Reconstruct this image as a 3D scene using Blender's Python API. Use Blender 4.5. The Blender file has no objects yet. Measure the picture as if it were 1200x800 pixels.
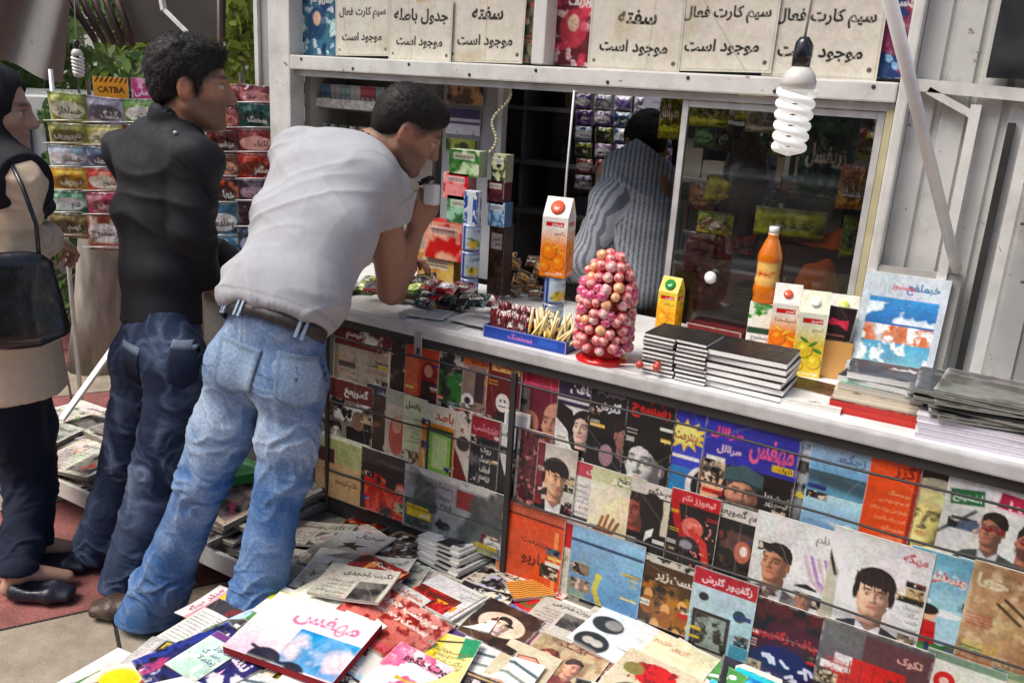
import bpy, bmesh, math, random
import numpy as np
from mathutils import Vector, Matrix
from mathutils.bvhtree import BVHTree
random.seed(7)
RNG = np.random.default_rng(7)
SC = bpy.context.scene
COL = SC.collection
# ------------------------------------------------------------------ camera
CAM_ROWS = np.array([[0.85410274, -0.19477005, 0.48225838],
     [0.51697753, 0.21640281, -0.82819325],
     [0.05694517, 0.95667887, 0.28552197]])
CAM_POS = np.array([0.0, 0.0, 1.62])
FOCAL = 1002.8            # in pixels of a 1200 px wide picture
cam_data = bpy.data.cameras.new('camera')
cam_data.sensor_width = 36.0
cam_data.lens = FOCAL / 1200.0 * 36.0
cam_data.clip_start = 0.05
cam_data.clip_end = 400.0
cam = bpy.data.objects.new('camera', cam_data)
COL.objects.link(cam)
_m = Matrix([[float(x) for x in r] for r in CAM_ROWS]).to_4x4()
_m.translation = Vector(CAM_POS)
cam.matrix_world = _m
SC.camera = cam
# ------------------------------------------------------------------ light
SUN_EL, SUN_AZ = math.radians(58), math.radians(222)   # azimuth clockwise from +Y
world = bpy.data.worlds.new('World')
SC.world = world
world.use_nodes = True
_nt = world.node_tree
_bg = _nt.nodes['Background']
_sky = _nt.nodes.new('ShaderNodeTexSky')
_sky.sky_type = 'NISHITA'
_sky.sun_disc = False
_sky.sun_elevation = SUN_EL
_sky.sun_rotation = SUN_AZ
_sky.air_density = 1.0
_sky.dust_density = 4.0
_sky.ozone_density = 1.0
_nt.links.new(_sky.outputs[0], _bg.inputs['Color'])
_bg.inputs['Strength'].default_value = 0.125
_sl = bpy.data.lights.new('sun', 'SUN')
_sl.energy = 2.4
_sl.angle = math.radians(32)
_sl.color = (1.0, 0.965, 0.91)
sun = bpy.data.objects.new('sun', _sl)
COL.objects.link(sun)
_d = Vector((math.sin(SUN_AZ) * math.cos(SUN_EL), math.cos(SUN_AZ) * math.cos(SUN_EL), math.sin(SUN_EL)))
sun.rotation_euler = (-_d).to_track_quat('-Z', 'Y').to_euler()
sun.location = _d * 20
SC.view_settings.view_transform = 'Standard'
SC.view_settings.look = 'None'
SC.view_settings.exposure = 0.36
SC.view_settings.gamma = 1.0
SC.view_settings.use_curve_mapping = False
SC.render.engine = 'CYCLES'
SC.cycles.max_bounces = 7
SC.cycles.diffuse_bounces = 3
SC.cycles.glossy_bounces = 3
SC.cycles.transmission_bounces = 5
SC.cycles.transparent_max_bounces = 10
SC.cycles.caustics_reflective = False
SC.cycles.caustics_refractive = False
SC.cycles.sample_clamp_indirect = 6.0
SC.cycles.use_denoising = True
# ------------------------------------------------------------------ helpers
def P(u, v, axis, val):
 """the world point seen at photo pixel (u, v) on the plane axis = val"""
 d = CAM_ROWS @ np.array([u - 600.0, 400.0 - v, -FOCAL])
 return CAM_POS + d * ((val - CAM_POS[axis]) / d[axis])
def PY(u, v, y): return P(u, v, 1, y)
def PZ(u, v, z): return P(u, v, 2, z)
def lin(c):
 """sRGB 0-255 (or 0-1) to linear rgb"""
 c = np.asarray(c, float)
 if c.max() > 1.001: c = c / 255.0
 return np.where(c <= 0.04045, c / 12.92, ((c + 0.055) / 1.055) ** 2.4)
def unit(v):
 v = np.asarray(v, float)
 return v / np.linalg.norm(v)
def _h(ix, iy, iz, seed):
 n = (ix.astype(np.int64) * 374761393 + iy.astype(np.int64) * 668265263 + iz.astype(np.int64) * 2147483647 + seed * 974711) & 0x7fffffff
 n = ((n ^ (n >> 13)) * 1274126177) & 0x7fffffff
 n = ((n ^ (n >> 16)) * 668265263) & 0x7fffffff
 return (n & 0xffff) / 65535.0
def noise3(Q, seed=0):
 Q = np.asarray(Q, float)
 i = np.floor(Q).astype(np.int64)
 f = Q - i
 f = f * f * (3 - 2 * f)
 r = 0
 for dx in (0, 1):
  wx = f[:, 0] if dx else 1 - f[:, 0]
  for dy in (0, 1):
   wy = f[:, 1] if dy else 1 - f[:, 1]
   for dz in (0, 1):
    wz = f[:, 2] if dz else 1 - f[:, 2]
    r = r + wx * wy * wz * _h(i[:, 0] + dx, i[:, 1] + dy, i[:, 2] + dz, seed)
 return r
def fbm(Q, seed=0, n=3):
 r = 0; a = 0.5; t = 0
 for k in range(n):
  r = r + a * noise3(np.asarray(Q) * (2 ** k), seed + k * 17); t += a; a *= 0.5
 return r / t
# ------------------------------------------------------------------ materials
MATS = {}
def mat(name, color=(0.5, 0.5, 0.5), rough=0.6, metal=0.0, vc=False, var=0.12, vscale=9.0, bump=0.0, bscale=60.0,
  spec=0.5, coat=0.0, stretch=None, sheen=0.0, stain=0.0, stain_col=(0.2, 0.16, 0.12), chips=0.0):
 if name in MATS: return MATS[name]
 m = bpy.data.materials.new(name); m.use_nodes = True
 nt = m.node_tree; N = nt.nodes; L = nt.links
 b = N['Principled BSDF']
 b.inputs['Roughness'].default_value = rough
 b.inputs['Metallic'].default_value = metal
 b.inputs['Specular IOR Level'].default_value = spec
 b.inputs['Coat Weight'].default_value = coat
 b.inputs['Coat Roughness'].default_value = 0.15
 if sheen:
  b.inputs['Sheen Weight'].default_value = sheen
 tc = N.new('ShaderNodeTexCoord')
 mp = N.new('ShaderNodeMapping')
 if stretch: mp.inputs['Scale'].default_value = stretch
 L.new(tc.outputs['Object'], mp.inputs['Vector'])
 if vc:
  at = N.new('ShaderNodeAttribute'); at.attribute_name = 'Col'; src = at.outputs['Color']
 else:
  rg = N.new('ShaderNodeRGB'); rg.outputs[0].default_value = (*[float(x) for x in color], 1); src = rg.outputs[0]
 if var:
  nz = N.new('ShaderNodeTexNoise'); nz.inputs['Scale'].default_value = vscale; nz.inputs['Detail'].default_value = 6
  L.new(mp.outputs[0], nz.inputs['Vector'])
  mr = N.new('ShaderNodeMapRange'); mr.inputs['From Min'].default_value = 0.3; mr.inputs['From Max'].default_value = 0.7
  mr.inputs['To Min'].default_value = 1 - var; mr.inputs['To Max'].default_value = 1 + var
  L.new(nz.outputs['Fac'], mr.inputs['Value'])
  mx = N.new('ShaderNodeVectorMath'); mx.operation = 'SCALE'
  L.new(src, mx.inputs[0]); L.new(mr.outputs[0], mx.inputs['Scale']); src = mx.outputs[0]
  mr2 = N.new('ShaderNodeMapRange'); mr2.inputs['From Min'].default_value = 0.3; mr2.inputs['From Max'].default_value = 0.7
  mr2.inputs['To Min'].default_value = max(0.02, rough - 0.12); mr2.inputs['To Max'].default_value = min(1, rough + 0.12)
  L.new(nz.outputs['Fac'], mr2.inputs['Value']); L.new(mr2.outputs[0], b.inputs['Roughness'])
 if stain:
  nz2 = N.new('ShaderNodeTexNoise'); nz2.inputs['Scale'].default_value = 4.3; nz2.inputs['Detail'].default_value = 9; nz2.inputs['Roughness'].default_value = 0.7
  L.new(mp.outputs[0], nz2.inputs['Vector'])
  cr = N.new('ShaderNodeMapRange'); cr.inputs['From Min'].default_value = 0.52; cr.inputs['From Max'].default_value = 0.72
  cr.inputs['To Max'].default_value = stain
  L.new(nz2.outputs['Fac'], cr.inputs['Value'])
  mm = N.new('ShaderNodeMix'); mm.data_type = 'RGBA'; L.new(cr.outputs[0], mm.inputs['Factor'])
  L.new(src, mm.inputs['A']); mm.inputs['B'].default_value = (*stain_col, 1); src = mm.outputs['Result']
 if chips:
  nz3 = N.new('ShaderNodeTexNoise'); nz3.inputs['Scale'].default_value = 38; nz3.inputs['Detail'].default_value = 8; nz3.inputs['Roughness'].default_value = .65
  L.new(mp.outputs[0], nz3.inputs['Vector'])
  c3 = N.new('ShaderNodeMapRange'); c3.inputs['From Min'].default_value = .655; c3.inputs['From Max'].default_value = .69; c3.inputs['To Max'].default_value = chips
  L.new(nz3.outputs['Fac'], c3.inputs['Value'])
  m3 = N.new('ShaderNodeMix'); m3.data_type = 'RGBA'; L.new(c3.outputs[0], m3.inputs['Factor'])
  L.new(src, m3.inputs['A']); m3.inputs['B'].default_value = (.13, .075, .045, 1); src = m3.outputs['Result']
 L.new(src, b.inputs['Base Color'])
 if bump:
  nb = N.new('ShaderNodeTexNoise'); nb.inputs['Scale'].default_value = bscale; nb.inputs['Detail'].default_value = 5
  L.new(mp.outputs[0], nb.inputs['Vector'])
  bp = N.new('ShaderNodeBump'); bp.inputs['Strength'].default_value = bump; bp.inputs['Distance'].default_value = 0.004
  L.new(nb.outputs['Fac'], bp.inputs['Height']); L.new(bp.outputs[0], b.inputs['Normal'])
 MATS[name] = m
 return m
def glass_mat(name, tint=(0.9, 0.95, 0.93), reflect=0.16):
 if name in MATS: return MATS[name]
 m = bpy.data.materials.new(name); m.use_nodes = True
 N = m.node_tree.nodes; L = m.node_tree.links
 N.remove(N['Principled BSDF'])
 out = N['Material Output']
 tr = N.new('ShaderNodeBsdfTransparent'); tr.inputs[0].default_value = (*tint, 1)
 gl = N.new('ShaderNodeBsdfGlossy'); gl.inputs['Roughness'].default_value = 0.03
 gl.inputs['Color'].default_value = (0.95, 0.97, 1, 1)
 lw = N.new('ShaderNodeFresnel'); lw.inputs['IOR'].default_value = 1.38
 mr = N.new('ShaderNodeMapRange'); mr.inputs['To Min'].default_value = reflect * 0.5; mr.inputs['To Max'].default_value = 1
 L.new(lw.outputs[0], mr.inputs['Value'])
 mx = N.new('ShaderNodeMixShader')
 L.new(mr.outputs[0], mx.inputs[0]); L.new(tr.outputs[0], mx.inputs[1]); L.new(gl.outputs[0], mx.inputs[2])
 L.new(mx.outputs[0], out.inputs['Surface'])
 MATS[name] = m
 return m
# ------------------------------------------------------------------ mesh building
def link_mesh(name, V, F, m, parent=None, cols=None, smooth=False, loc=None):
 """one mesh object; V in world coordinates, stored relative to the parent's (or its own) origin"""
 V = np.asarray(V, dtype=np.float64).reshape(-1, 3)
 o0 = np.zeros(3)
 if parent is not None:
  q = parent
  while q is not None:
   o0 += np.array(q.location); q = q.parent
 elif loc is not None:
  o0 = np.asarray(loc, float)
 me = bpy.data.meshes.new(name)
 V = V - o0
 if isinstance(F, np.ndarray) and F.ndim == 2:
  nf, k = F.shape
  me.vertices.add(len(V)); me.vertices.foreach_set('co', V.astype(np.float32).ravel())
  me.loops.add(nf * k); me.loops.foreach_set('vertex_index', F.astype(np.int32).ravel())
  me.polygons.add(nf)
  me.polygons.foreach_set('loop_start', np.arange(0, nf * k, k, dtype=np.int32))
  me.update(calc_edges=True)
 else:
  me.from_pydata(V.tolist(), [], [list(f) for f in F])
 if cols is not None:
  a = me.color_attributes.new('Col', 'FLOAT_COLOR', 'POINT')
  c = np.ones((len(V), 4), np.float32); c[:, :3] = cols
  a.data.foreach_set('color', c.ravel())
 me.materials.append(m)
 if smooth:
  me.polygons.foreach_set('use_smooth', np.ones(len(me.polygons), bool))
 me.validate()
 o = bpy.data.objects.new(name, me)
 COL.objects.link(o)
 if parent is not None: o.parent = parent
 elif loc is not None: o.location = o0
 return o
def tag(o, label=None, cat=None, group=None, kind=None):
 if label: o['label'] = label
 if cat: o['category'] = cat
 if group: o['group'] = group
 if kind: o['kind'] = kind
 return o
def thing(name, loc, label, cat, group=None):
 o = bpy.data.objects.new(name, None); COL.objects.link(o)
 o.location = [float(x) for x in loc]; o.empty_display_size = 0.05
 return tag(o, label, cat, group)
class MB:
 """collects primitive shapes (with a colour per vertex) into one mesh"""
 def __init__(s): s.V = []; s.F = []; s.C = []; s.n = 0
 def add(s, V, F, c=(0.5, 0.5, 0.5)):
  V = np.asarray(V, float)
  s.V.append(V); s.F += [[i + s.n for i in f] for f in F]
  c = np.asarray(c, float)
  s.C.append(np.tile(c, (len(V), 1)) if c.ndim == 1 else c)
  s.n += len(V); return s
 def box(s, c, size, col=(0.5, 0.5, 0.5), M=None, bev=0.0):
  x, y, z = [q / 2 for q in size]
  if bev <= 0:
   V = np.array([[a * x, b * y, d * z] for a in (-1, 1) for b in (-1, 1) for d in (-1, 1)])
   F = [(0, 1, 3, 2), (4, 6, 7, 5), (0, 4, 5, 1), (2, 3, 7, 6), (0, 2, 6, 4), (1, 5, 7, 3)]
  else:
   bm = bmesh.new(); bmesh.ops.create_cube(bm, size=1.0)
   for v in bm.verts: v.co = Vector((v.co.x * 2 * x, v.co.y * 2 * y, v.co.z * 2 * z))
   bmesh.ops.bevel(bm, geom=list(bm.edges), offset=bev, segments=2, profile=0.6, affect='EDGES')
   bm.verts.ensure_lookup_table(); bm.verts.index_update()
   V = np.array([v.co[:] for v in bm.verts]); F = [[v.index for v in f.verts] for f in bm.faces]; bm.free()
  if M is not None: V = V @ np.asarray(M).T
  return s.add(V + np.asarray(c, float), F, col)
 def bar(s, a, b, w, h, col=(0.5, 0.5, 0.5), up=(0, 0, 1)):
  a = np.asarray(a, float); b = np.asarray(b, float)
  x = unit(b - a); z = np.asarray(up, float)
  if abs(x @ z) > 0.98: z = np.array([0, 1.0, 0])
  y = unit(np.cross(z, x)); z = np.cross(x, y)
  return s.box((a + b) / 2, (np.linalg.norm(b - a), w, h), col, np.stack([x, y, z], 1))
 def tube(s, pts, r, col=(0.5, 0.5, 0.5), n=8, cap=True):
  pts = np.asarray(pts, float); k = len(pts)
  r = np.full(k, r) if np.isscalar(r) else np.asarray(r, float)
  T = np.gradient(pts, axis=0); T /= np.linalg.norm(T, axis=1, keepdims=True) + 1e-12
  ref = np.array([0, 0, 1.0]) if abs(T[0][2]) < 0.9 else np.array([1.0, 0, 0])
  V = []
  nrm = unit(np.cross(T[0], ref))
  for i in range(k):
   nrm = nrm - T[i] * (nrm @ T[i]); nrm = unit(nrm); bn = np.cross(T[i], nrm)
   for j in range(n):
    a = 2 * math.pi * j / n
    V.append(pts[i] + r[i] * (nrm * math.cos(a) + bn * math.sin(a)))
  F = [(i * n + j, i * n + (j + 1) % n, (i + 1) * n + (j + 1) % n, (i + 1) * n + j) for i in range(k - 1) for j in range(n)]
  if cap: F += [tuple(range(n))[::-1], tuple((k - 1) * n + j for j in range(n))]
  if isinstance(col, np.ndarray) and col.ndim == 2: col = np.repeat(col, n, axis=0)
  return s.add(V, F, col)
 def lathe(s, base, prof, col=(0.5, 0.5, 0.5), n=20, axis=(0, 0, 1), colfn=None):
  """prof: list of (radius, height)"""
  z = unit(axis); x = unit(np.cross(z, (0.31, 0.93, 0.2))); y = np.cross(z, x)
  V = []; C = []
  for r, h in prof:
   for j in range(n):
    a = 2 * math.pi * j / n
    V.append(np.asarray(base) + z * h + r * (x * math.cos(a) + y * math.sin(a)))
    C.append(colfn(a / (2 * math.pi), h) if colfn else col)
  k = len(prof)
  F = [(i * n + j, i * n + (j + 1) % n, (i + 1) * n + (j + 1) % n, (i + 1) * n + j) for i in range(k - 1) for j in range(n)]
  F += [tuple(range(n))[::-1], tuple((k - 1) * n + j for j in range(n))]
  return s.add(V, F, np.array(C))
 def sphere(s, c, r, col=(0.5, 0.5, 0.5), nu=10, nv=7):
  V = []; r = np.asarray(r, float) * np.ones(3)
  for i in range(nv + 1):
   t = math.pi * i / nv
   for j in range(nu):
    a = 2 * math.pi * j / nu
    V.append(np.asarray(c) + r * np.array([math.sin(t) * math.cos(a), math.sin(t) * math.sin(a), math.cos(t)]))
  F = [(i * nu + j, (i + 1) * nu + j, (i + 1) * nu + (j + 1) % nu, i * nu + (j + 1) % nu) for i in range(nv) for j in range(nu)]
  return s.add(V, F, col)
 def prism(s, poly, a, b, col=(0.5, 0.5, 0.5)):
  """poly: world points of one face; extruded by vector b-a"""
  A = np.asarray(poly, float); d = np.asarray(b, float) - np.asarray(a, float); n = len(A)
  F = [tuple(range(n))[::-1], tuple(range(n, 2 * n))] + [(i, (i + 1) % n, n + (i + 1) % n, n + i) for i in range(n)]
  return s.add(np.vstack([A, A + d]), F, col)
 def grid(s, fn, nu, nv, col=(0.5, 0.5, 0.5)):
  U, W = np.meshgrid(np.linspace(0, 1, nu), np.linspace(0, 1, nv))
  V = np.array([fn(a, b) for a, b in zip(U.ravel(), W.ravel())])
  F = [(j * nu + i, j * nu + i + 1, (j + 1) * nu + i + 1, (j + 1) * nu + i) for j in range(nv - 1) for i in range(nu - 1)]
  return s.add(V, F, col)
 def build(s, name, m, parent=None, smooth=False, loc=None):
  return link_mesh(name, np.vstack(s.V), s.F, m, parent, np.vstack(s.C), smooth, loc)
# ------------------------------------------------------------------ implicit surfaces (bodies and clothes)
class Field:
 def __init__(s, lo, hi, h):
  s.h = h; s.o = np.asarray(lo, float)
  s.n = np.ceil((np.asarray(hi) - s.o) / h).astype(int) + 1
  s.F = np.full(s.n, 0.1, np.float32)
 def _sub(s, lo, hi, m):
  a = np.clip(np.floor((np.asarray(lo) - m - s.o) / s.h).astype(int), 0, s.n - 1)
  b = np.clip(np.ceil((np.asarray(hi) + m - s.o) / s.h).astype(int) + 1, 1, s.n)
  if np.any(b <= a): return None
  ax = [(s.o[i] + s.h * np.arange(a[i], b[i])).astype(np.float32) for i in range(3)]
  return (slice(a[0], b[0]), slice(a[1], b[1]), slice(a[2], b[2])), ax[0][:, None, None], ax[1][None, :, None], ax[2][None, None, :]
 def _put(s, sl, d, k, sub=False):
  F = s.F[sl]
  if sub: F, d = -F, d
  if k > 0:
   hh = np.maximum(k - np.abs(F - d), 0) / k
   r = np.minimum(F, d) - hh * hh * k * 0.25
  else: r = np.minimum(F, d)
  s.F[sl] = -r if sub else r
 def cone(s, a, b, ra, rb, k=0.02, sub=False):
  a = np.asarray(a, float); b = np.asarray(b, float); R = max(ra, rb)
  g = s._sub(np.minimum(a, b) - R, np.maximum(a, b) + R, k + 0.03)
  if g is None: return
  sl, X, Y, Z = g
  d = b - a; L2 = max(d @ d, 1e-12)
  px, py, pz = X - a[0], Y - a[1], Z - a[2]
  t = np.clip((px * d[0] + py * d[1] + pz * d[2]) / L2, 0, 1)
  D = np.sqrt((px - t * d[0]) ** 2 + (py - t * d[1]) ** 2 + (pz - t * d[2]) ** 2) - (ra + t * (rb - ra))
  s._put(sl, D.astype(np.float32), k, sub)
 def sect(s, a, b, ra, rb, side, k=0.03, cap=None, sub=False):
  """elliptical cone: ra, rb = (half width along side, half depth)"""
  a = np.asarray(a, float); b = np.asarray(b, float); ax = unit(b - a)
  sd = np.asarray(side, float); sd = unit(sd - ax * (sd @ ax)); dp = np.cross(ax, sd)
  R = max(*ra, *rb)
  g = s._sub(np.minimum(a, b) - R, np.maximum(a, b) + R, k + 0.02)
  if g is None: return
  sl, X, Y, Z = g
  L = np.linalg.norm(b - a)
  px, py, pz = X - a[0], Y - a[1], Z - a[2]
  al = px * ax[0] + py * ax[1] + pz * ax[2]
  t = np.clip(al / L, 0, 1)
  qa = al - t * L
  qs = px * sd[0] + py * sd[1] + pz * sd[2]
  qd = px * dp[0] + py * dp[1] + pz * dp[2]
  rs = ra[0] + t * (rb[0] - ra[0]); rd = ra[1] + t * (rb[1] - ra[1])
  rc = cap if cap else min(*ra, *rb) * 0.7
  k0 = np.sqrt((qs / rs) ** 2 + (qd / rd) ** 2 + (qa / rc) ** 2)
  k1 = np.sqrt((qs / rs ** 2) ** 2 + (qd / rd ** 2) ** 2 + (qa / rc ** 2) ** 2)
  D = np.where(k1 > 1e-6, k0 * (k0 - 1) / np.maximum(k1, 1e-6), -np.minimum(rs, rd))
  s._put(sl, D.astype(np.float32), k, sub)
 def ell(s, c, r, M=None, k=0.02, sub=False):
  """ellipsoid; M rows = local axes"""
  c = np.asarray(c, float); r = np.asarray(r, float); R = r.max()
  g = s._sub(c - R, c + R, k + 0.02)
  if g is None: return
  sl, X, Y, Z = g
  M = np.eye(3) if M is None else np.asarray(M)
  q = [(X - c[0]) * M[i][0] + (Y - c[1]) * M[i][1] + (Z - c[2]) * M[i][2] for i in range(3)]
  k0 = np.sqrt(sum((q[i] / r[i]) ** 2 for i in range(3)))
  k1 = np.sqrt(sum((q[i] / r[i] ** 2) ** 2 for i in range(3)))
  D = np.where(k1 > 1e-6, k0 * (k0 - 1) / np.maximum(k1, 1e-6), -r.min())
  s._put(sl, D.astype(np.float32), k, sub)
 def cut(s, c, n):
  """keep the side where (p-c).n < 0"""
  n = unit(n); c = np.asarray(c, float)
  X, Y, Z = [(s.o[i] + s.h * np.arange(s.n[i])).astype(np.float32) for i in range(3)]
  D = (X[:, None, None] - c[0]) * n[0] + (Y[None, :, None] - c[1]) * n[1] + (Z[None, None, :] - c[2]) * n[2]
  s.F = np.maximum(s.F, D.astype(np.float32))
 def mesh(s):
  F = s.F; F[0] = F[-1] = 0.1; F[:, 0] = F[:, -1] = 0.1; F[:, :, 0] = F[:, :, -1] = 0.1
  I = F < 0
  c = [I[a:I.shape[0] - 1 + a, b:I.shape[1] - 1 + b, d:I.shape[2] - 1 + d] for a in (0, 1) for b in (0, 1) for d in (0, 1)]
  cnt = sum(x.astype(np.int8) for x in c)
  act = (cnt > 0) & (cnt < 8)
  idx = np.argwhere(act)
  ids = np.full(act.shape, -1, np.int32); ids[act] = np.arange(len(idx))
  offs = [(a, b, d) for a in (0, 1) for b in (0, 1) for d in (0, 1)]
  val = {o: F[idx[:, 0] + o[0], idx[:, 1] + o[1], idx[:, 2] + o[2]] for o in offs}
  acc = np.zeros((len(idx), 3)); num = np.zeros(len(idx))
  for o in offs:
   for ax in range(3):
    if o[ax]: continue
    p = list(o); p[ax] = 1; p = tuple(p)
    va, vb = val[o], val[p]
    mk = (va < 0) != (vb < 0)
    t = np.where(mk, va / np.where(mk, va - vb, 1), 0)
    q = np.array(o, float)[None] + 0 * acc
    q[:, ax] += t
    acc[mk] += q[mk]; num[mk] += 1
  V = s.o + s.h * (idx + acc / num[:, None])
  faces = []
  for ax in range(3):
   A = np.moveaxis(I, ax, 0)
   ch = A[:-1] != A[1:]
   w = np.argwhere(ch)
   w = w[(w[:, 1] > 0) & (w[:, 2] > 0)]
   w = w[(w[:, 1] < A.shape[1] - 1) & (w[:, 2] < A.shape[2] - 1)]
   ins = A[w[:, 0], w[:, 1], w[:, 2]]
   D = np.moveaxis(ids, ax, 0)
   q = np.stack([D[w[:, 0], w[:, 1] - 1, w[:, 2] - 1], D[w[:, 0], w[:, 1], w[:, 2] - 1], D[w[:, 0], w[:, 1], w[:, 2]], D[w[:, 0], w[:, 1] - 1, w[:, 2]]], 1)
   flip = ~ins if ax != 1 else ins
   q[flip] = q[flip][:, ::-1]
   faces.append(q)
  return V, np.vstack(faces)
def vnormals(V, F):
 n = np.zeros_like(V)
 fn = np.cross(V[F[:, 2]] - V[F[:, 0]], V[F[:, 3]] - V[F[:, 1]])
 for k in range(4): np.add.at(n, F[:, k], fn)
 return n / (np.linalg.norm(n, axis=1, keepdims=True) + 1e-12)
def relax(V, F, it=2, lam=0.5):
 n = len(V)
 for _ in range(it):
  s = np.zeros_like(V); c = np.zeros(n)
  for k in range(4):
   for q in (F[:, (k + 1) % 4], F[:, (k + 3) % 4]):
    np.add.at(s, F[:, k], V[q]); np.add.at(c, F[:, k], 1)
  V = V * (1 - lam) + lam * s / c[:, None]
 return V
def bvh_of(V, F): return BVHTree.FromPolygons([Vector(v) for v in V.tolist()], F.tolist())
def patch(bvh, o, uv, vv, d, nu, nv, shape, off=0.003, thick=0.004):
 """a piece of cloth laid on a surface: grid o+a*uv+b*vv shot along d; shape(a, b) -> warped (a, b)"""
 V = []
 for j in range(nv):
  for i in range(nu):
   a, b = shape(i / (nu - 1), j / (nv - 1))
   p = np.asarray(o) + a * np.asarray(uv) + b * np.asarray(vv)
   h = bvh.ray_cast(Vector(p - np.asarray(d) * 0.25), Vector(d), 0.8)
   if h[0] is None:
    h = bvh.find_nearest(Vector(p))
   n = np.array(h[1]);
   if n @ np.asarray(d) > 0: n = -n
   V.append(np.array(h[0]) + n * off)
 V = np.array(V); n = -np.asarray(d)
 B = V - n * thick
 F = [(j * nu + i, j * nu + i + 1, (j + 1) * nu + i + 1, (j + 1) * nu + i) for j in range(nv - 1) for i in range(nu - 1)]
 k = nu * nv
 F += [tuple(x + k for x in f[::-1]) for f in F]
 rim = [i for i in range(nu)] + [j * nu + nu - 1 for j in range(1, nv)] + [(nv - 1) * nu + i for i in range(nu - 2, -1, -1)] + [j * nu for j in range(nv - 2, 0, -1)]
 F += [(rim[i], rim[i - 1], rim[i - 1] + k, rim[i] + k) for i in range(len(rim))]
 return np.vstack([V, B]), F
# ------------------------------------------------------------------ printed surfaces: a small painter that colours a fine mesh
_GLYPH = {}
def glyphs(text, bold=.012):
 """triangles of a line of type, height about 1, left to right"""
 if (text, bold) in _GLYPH: return _GLYPH[(text, bold)]
 cu = bpy.data.curves.new('type', 'FONT'); cu.body = text; cu.fill_mode = 'FRONT'; cu.resolution_u = 1; cu.offset = bold
 o = bpy.data.objects.new('type', cu); COL.objects.link(o)
 me = bpy.data.meshes.new_from_object(o.evaluated_get(bpy.context.evaluated_depsgraph_get()))
 me.calc_loop_triangles()
 V = np.array([v.co[:2] for v in me.vertices]).reshape(-1, 2)
 T = np.array([t.vertices[:] for t in me.loop_triangles], int).reshape(-1, 3)
 bpy.data.objects.remove(o); bpy.data.curves.remove(cu); bpy.data.meshes.remove(me)
 if len(V): V = V - V.min(0)
 _GLYPH[(text, bold)] = (V, T)
 return V, T
# Persian letters in joined forms: (isolated, final, initial, medial)
_AR = {'ا': ('\ufe8d', '\ufe8e', None, None), 'ب': ('\ufe8f', '\ufe90', '\ufe91', '\ufe92'), 'ت': ('\ufe95', '\ufe96', '\ufe97', '\ufe98'),
 'ج': ('\ufe9d', '\ufe9e', '\ufe9f', '\ufea0'), 'د': ('\ufea9', '\ufeaa', None, None), 'ر': ('\ufead', '\ufeae', None, None),
 'س': ('\ufeb1', '\ufeb2', '\ufeb3', '\ufeb4'), 'ط': ('\ufec1', '\ufec2', '\ufec3', '\ufec4'), 'ع': ('\ufec9', '\ufeca', '\ufecb', '\ufecc'),
 'ف': ('\ufed1', '\ufed2', '\ufed3', '\ufed4'), 'ک': ('\ufb8e', '\ufb8f', '\ufb90', '\ufb91'), 'ل': ('\ufedd', '\ufede', '\ufedf', '\ufee0'),
 'م': ('\ufee1', '\ufee2', '\ufee3', '\ufee4'), 'و': ('\ufeed', '\ufeee', None, None), 'ه': ('\ufee9', '\ufeea', '\ufeeb', '\ufeec'),
 'ی': ('\ufbfc', '\ufbfd', '\ufbfe', '\ufbff'), 'ن': ('\ufee5', '\ufee6', '\ufee7', '\ufee8'), 'ش': ('\ufeb5', '\ufeb6', '\ufeb7', '\ufeb8'),
 'ز': ('\ufeaf', '\ufeb0', None, None), 'گ': ('\ufb92', '\ufb93', '\ufb94', '\ufb95'), 'خ': ('\ufea5', '\ufea6', '\ufea7', '\ufea8')}
def persian(s):
 out = []
 for i, ch in enumerate(s):
  f = _AR.get(ch)
  if not f: out.append(ch); continue
  pj = i > 0 and s[i - 1] in _AR and _AR[s[i - 1]][2] is not None
  nj = i + 1 < len(s) and s[i + 1] in _AR and f[2] is not None
  out.append(f[3] if pj and nj else f[1] if pj else f[2] if nj else f[0])
 return ''.join(out[::-1])
_WORDS = {}; _SC = [0]
def _word(i):
 if i not in _WORDS:
  r = random.Random(100 + i); L = list(_AR)
  _WORDS[i] = persian(''.join(r.choice(L) for k in range(r.randint(3, 6))))
 return _WORDS[i]
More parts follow.
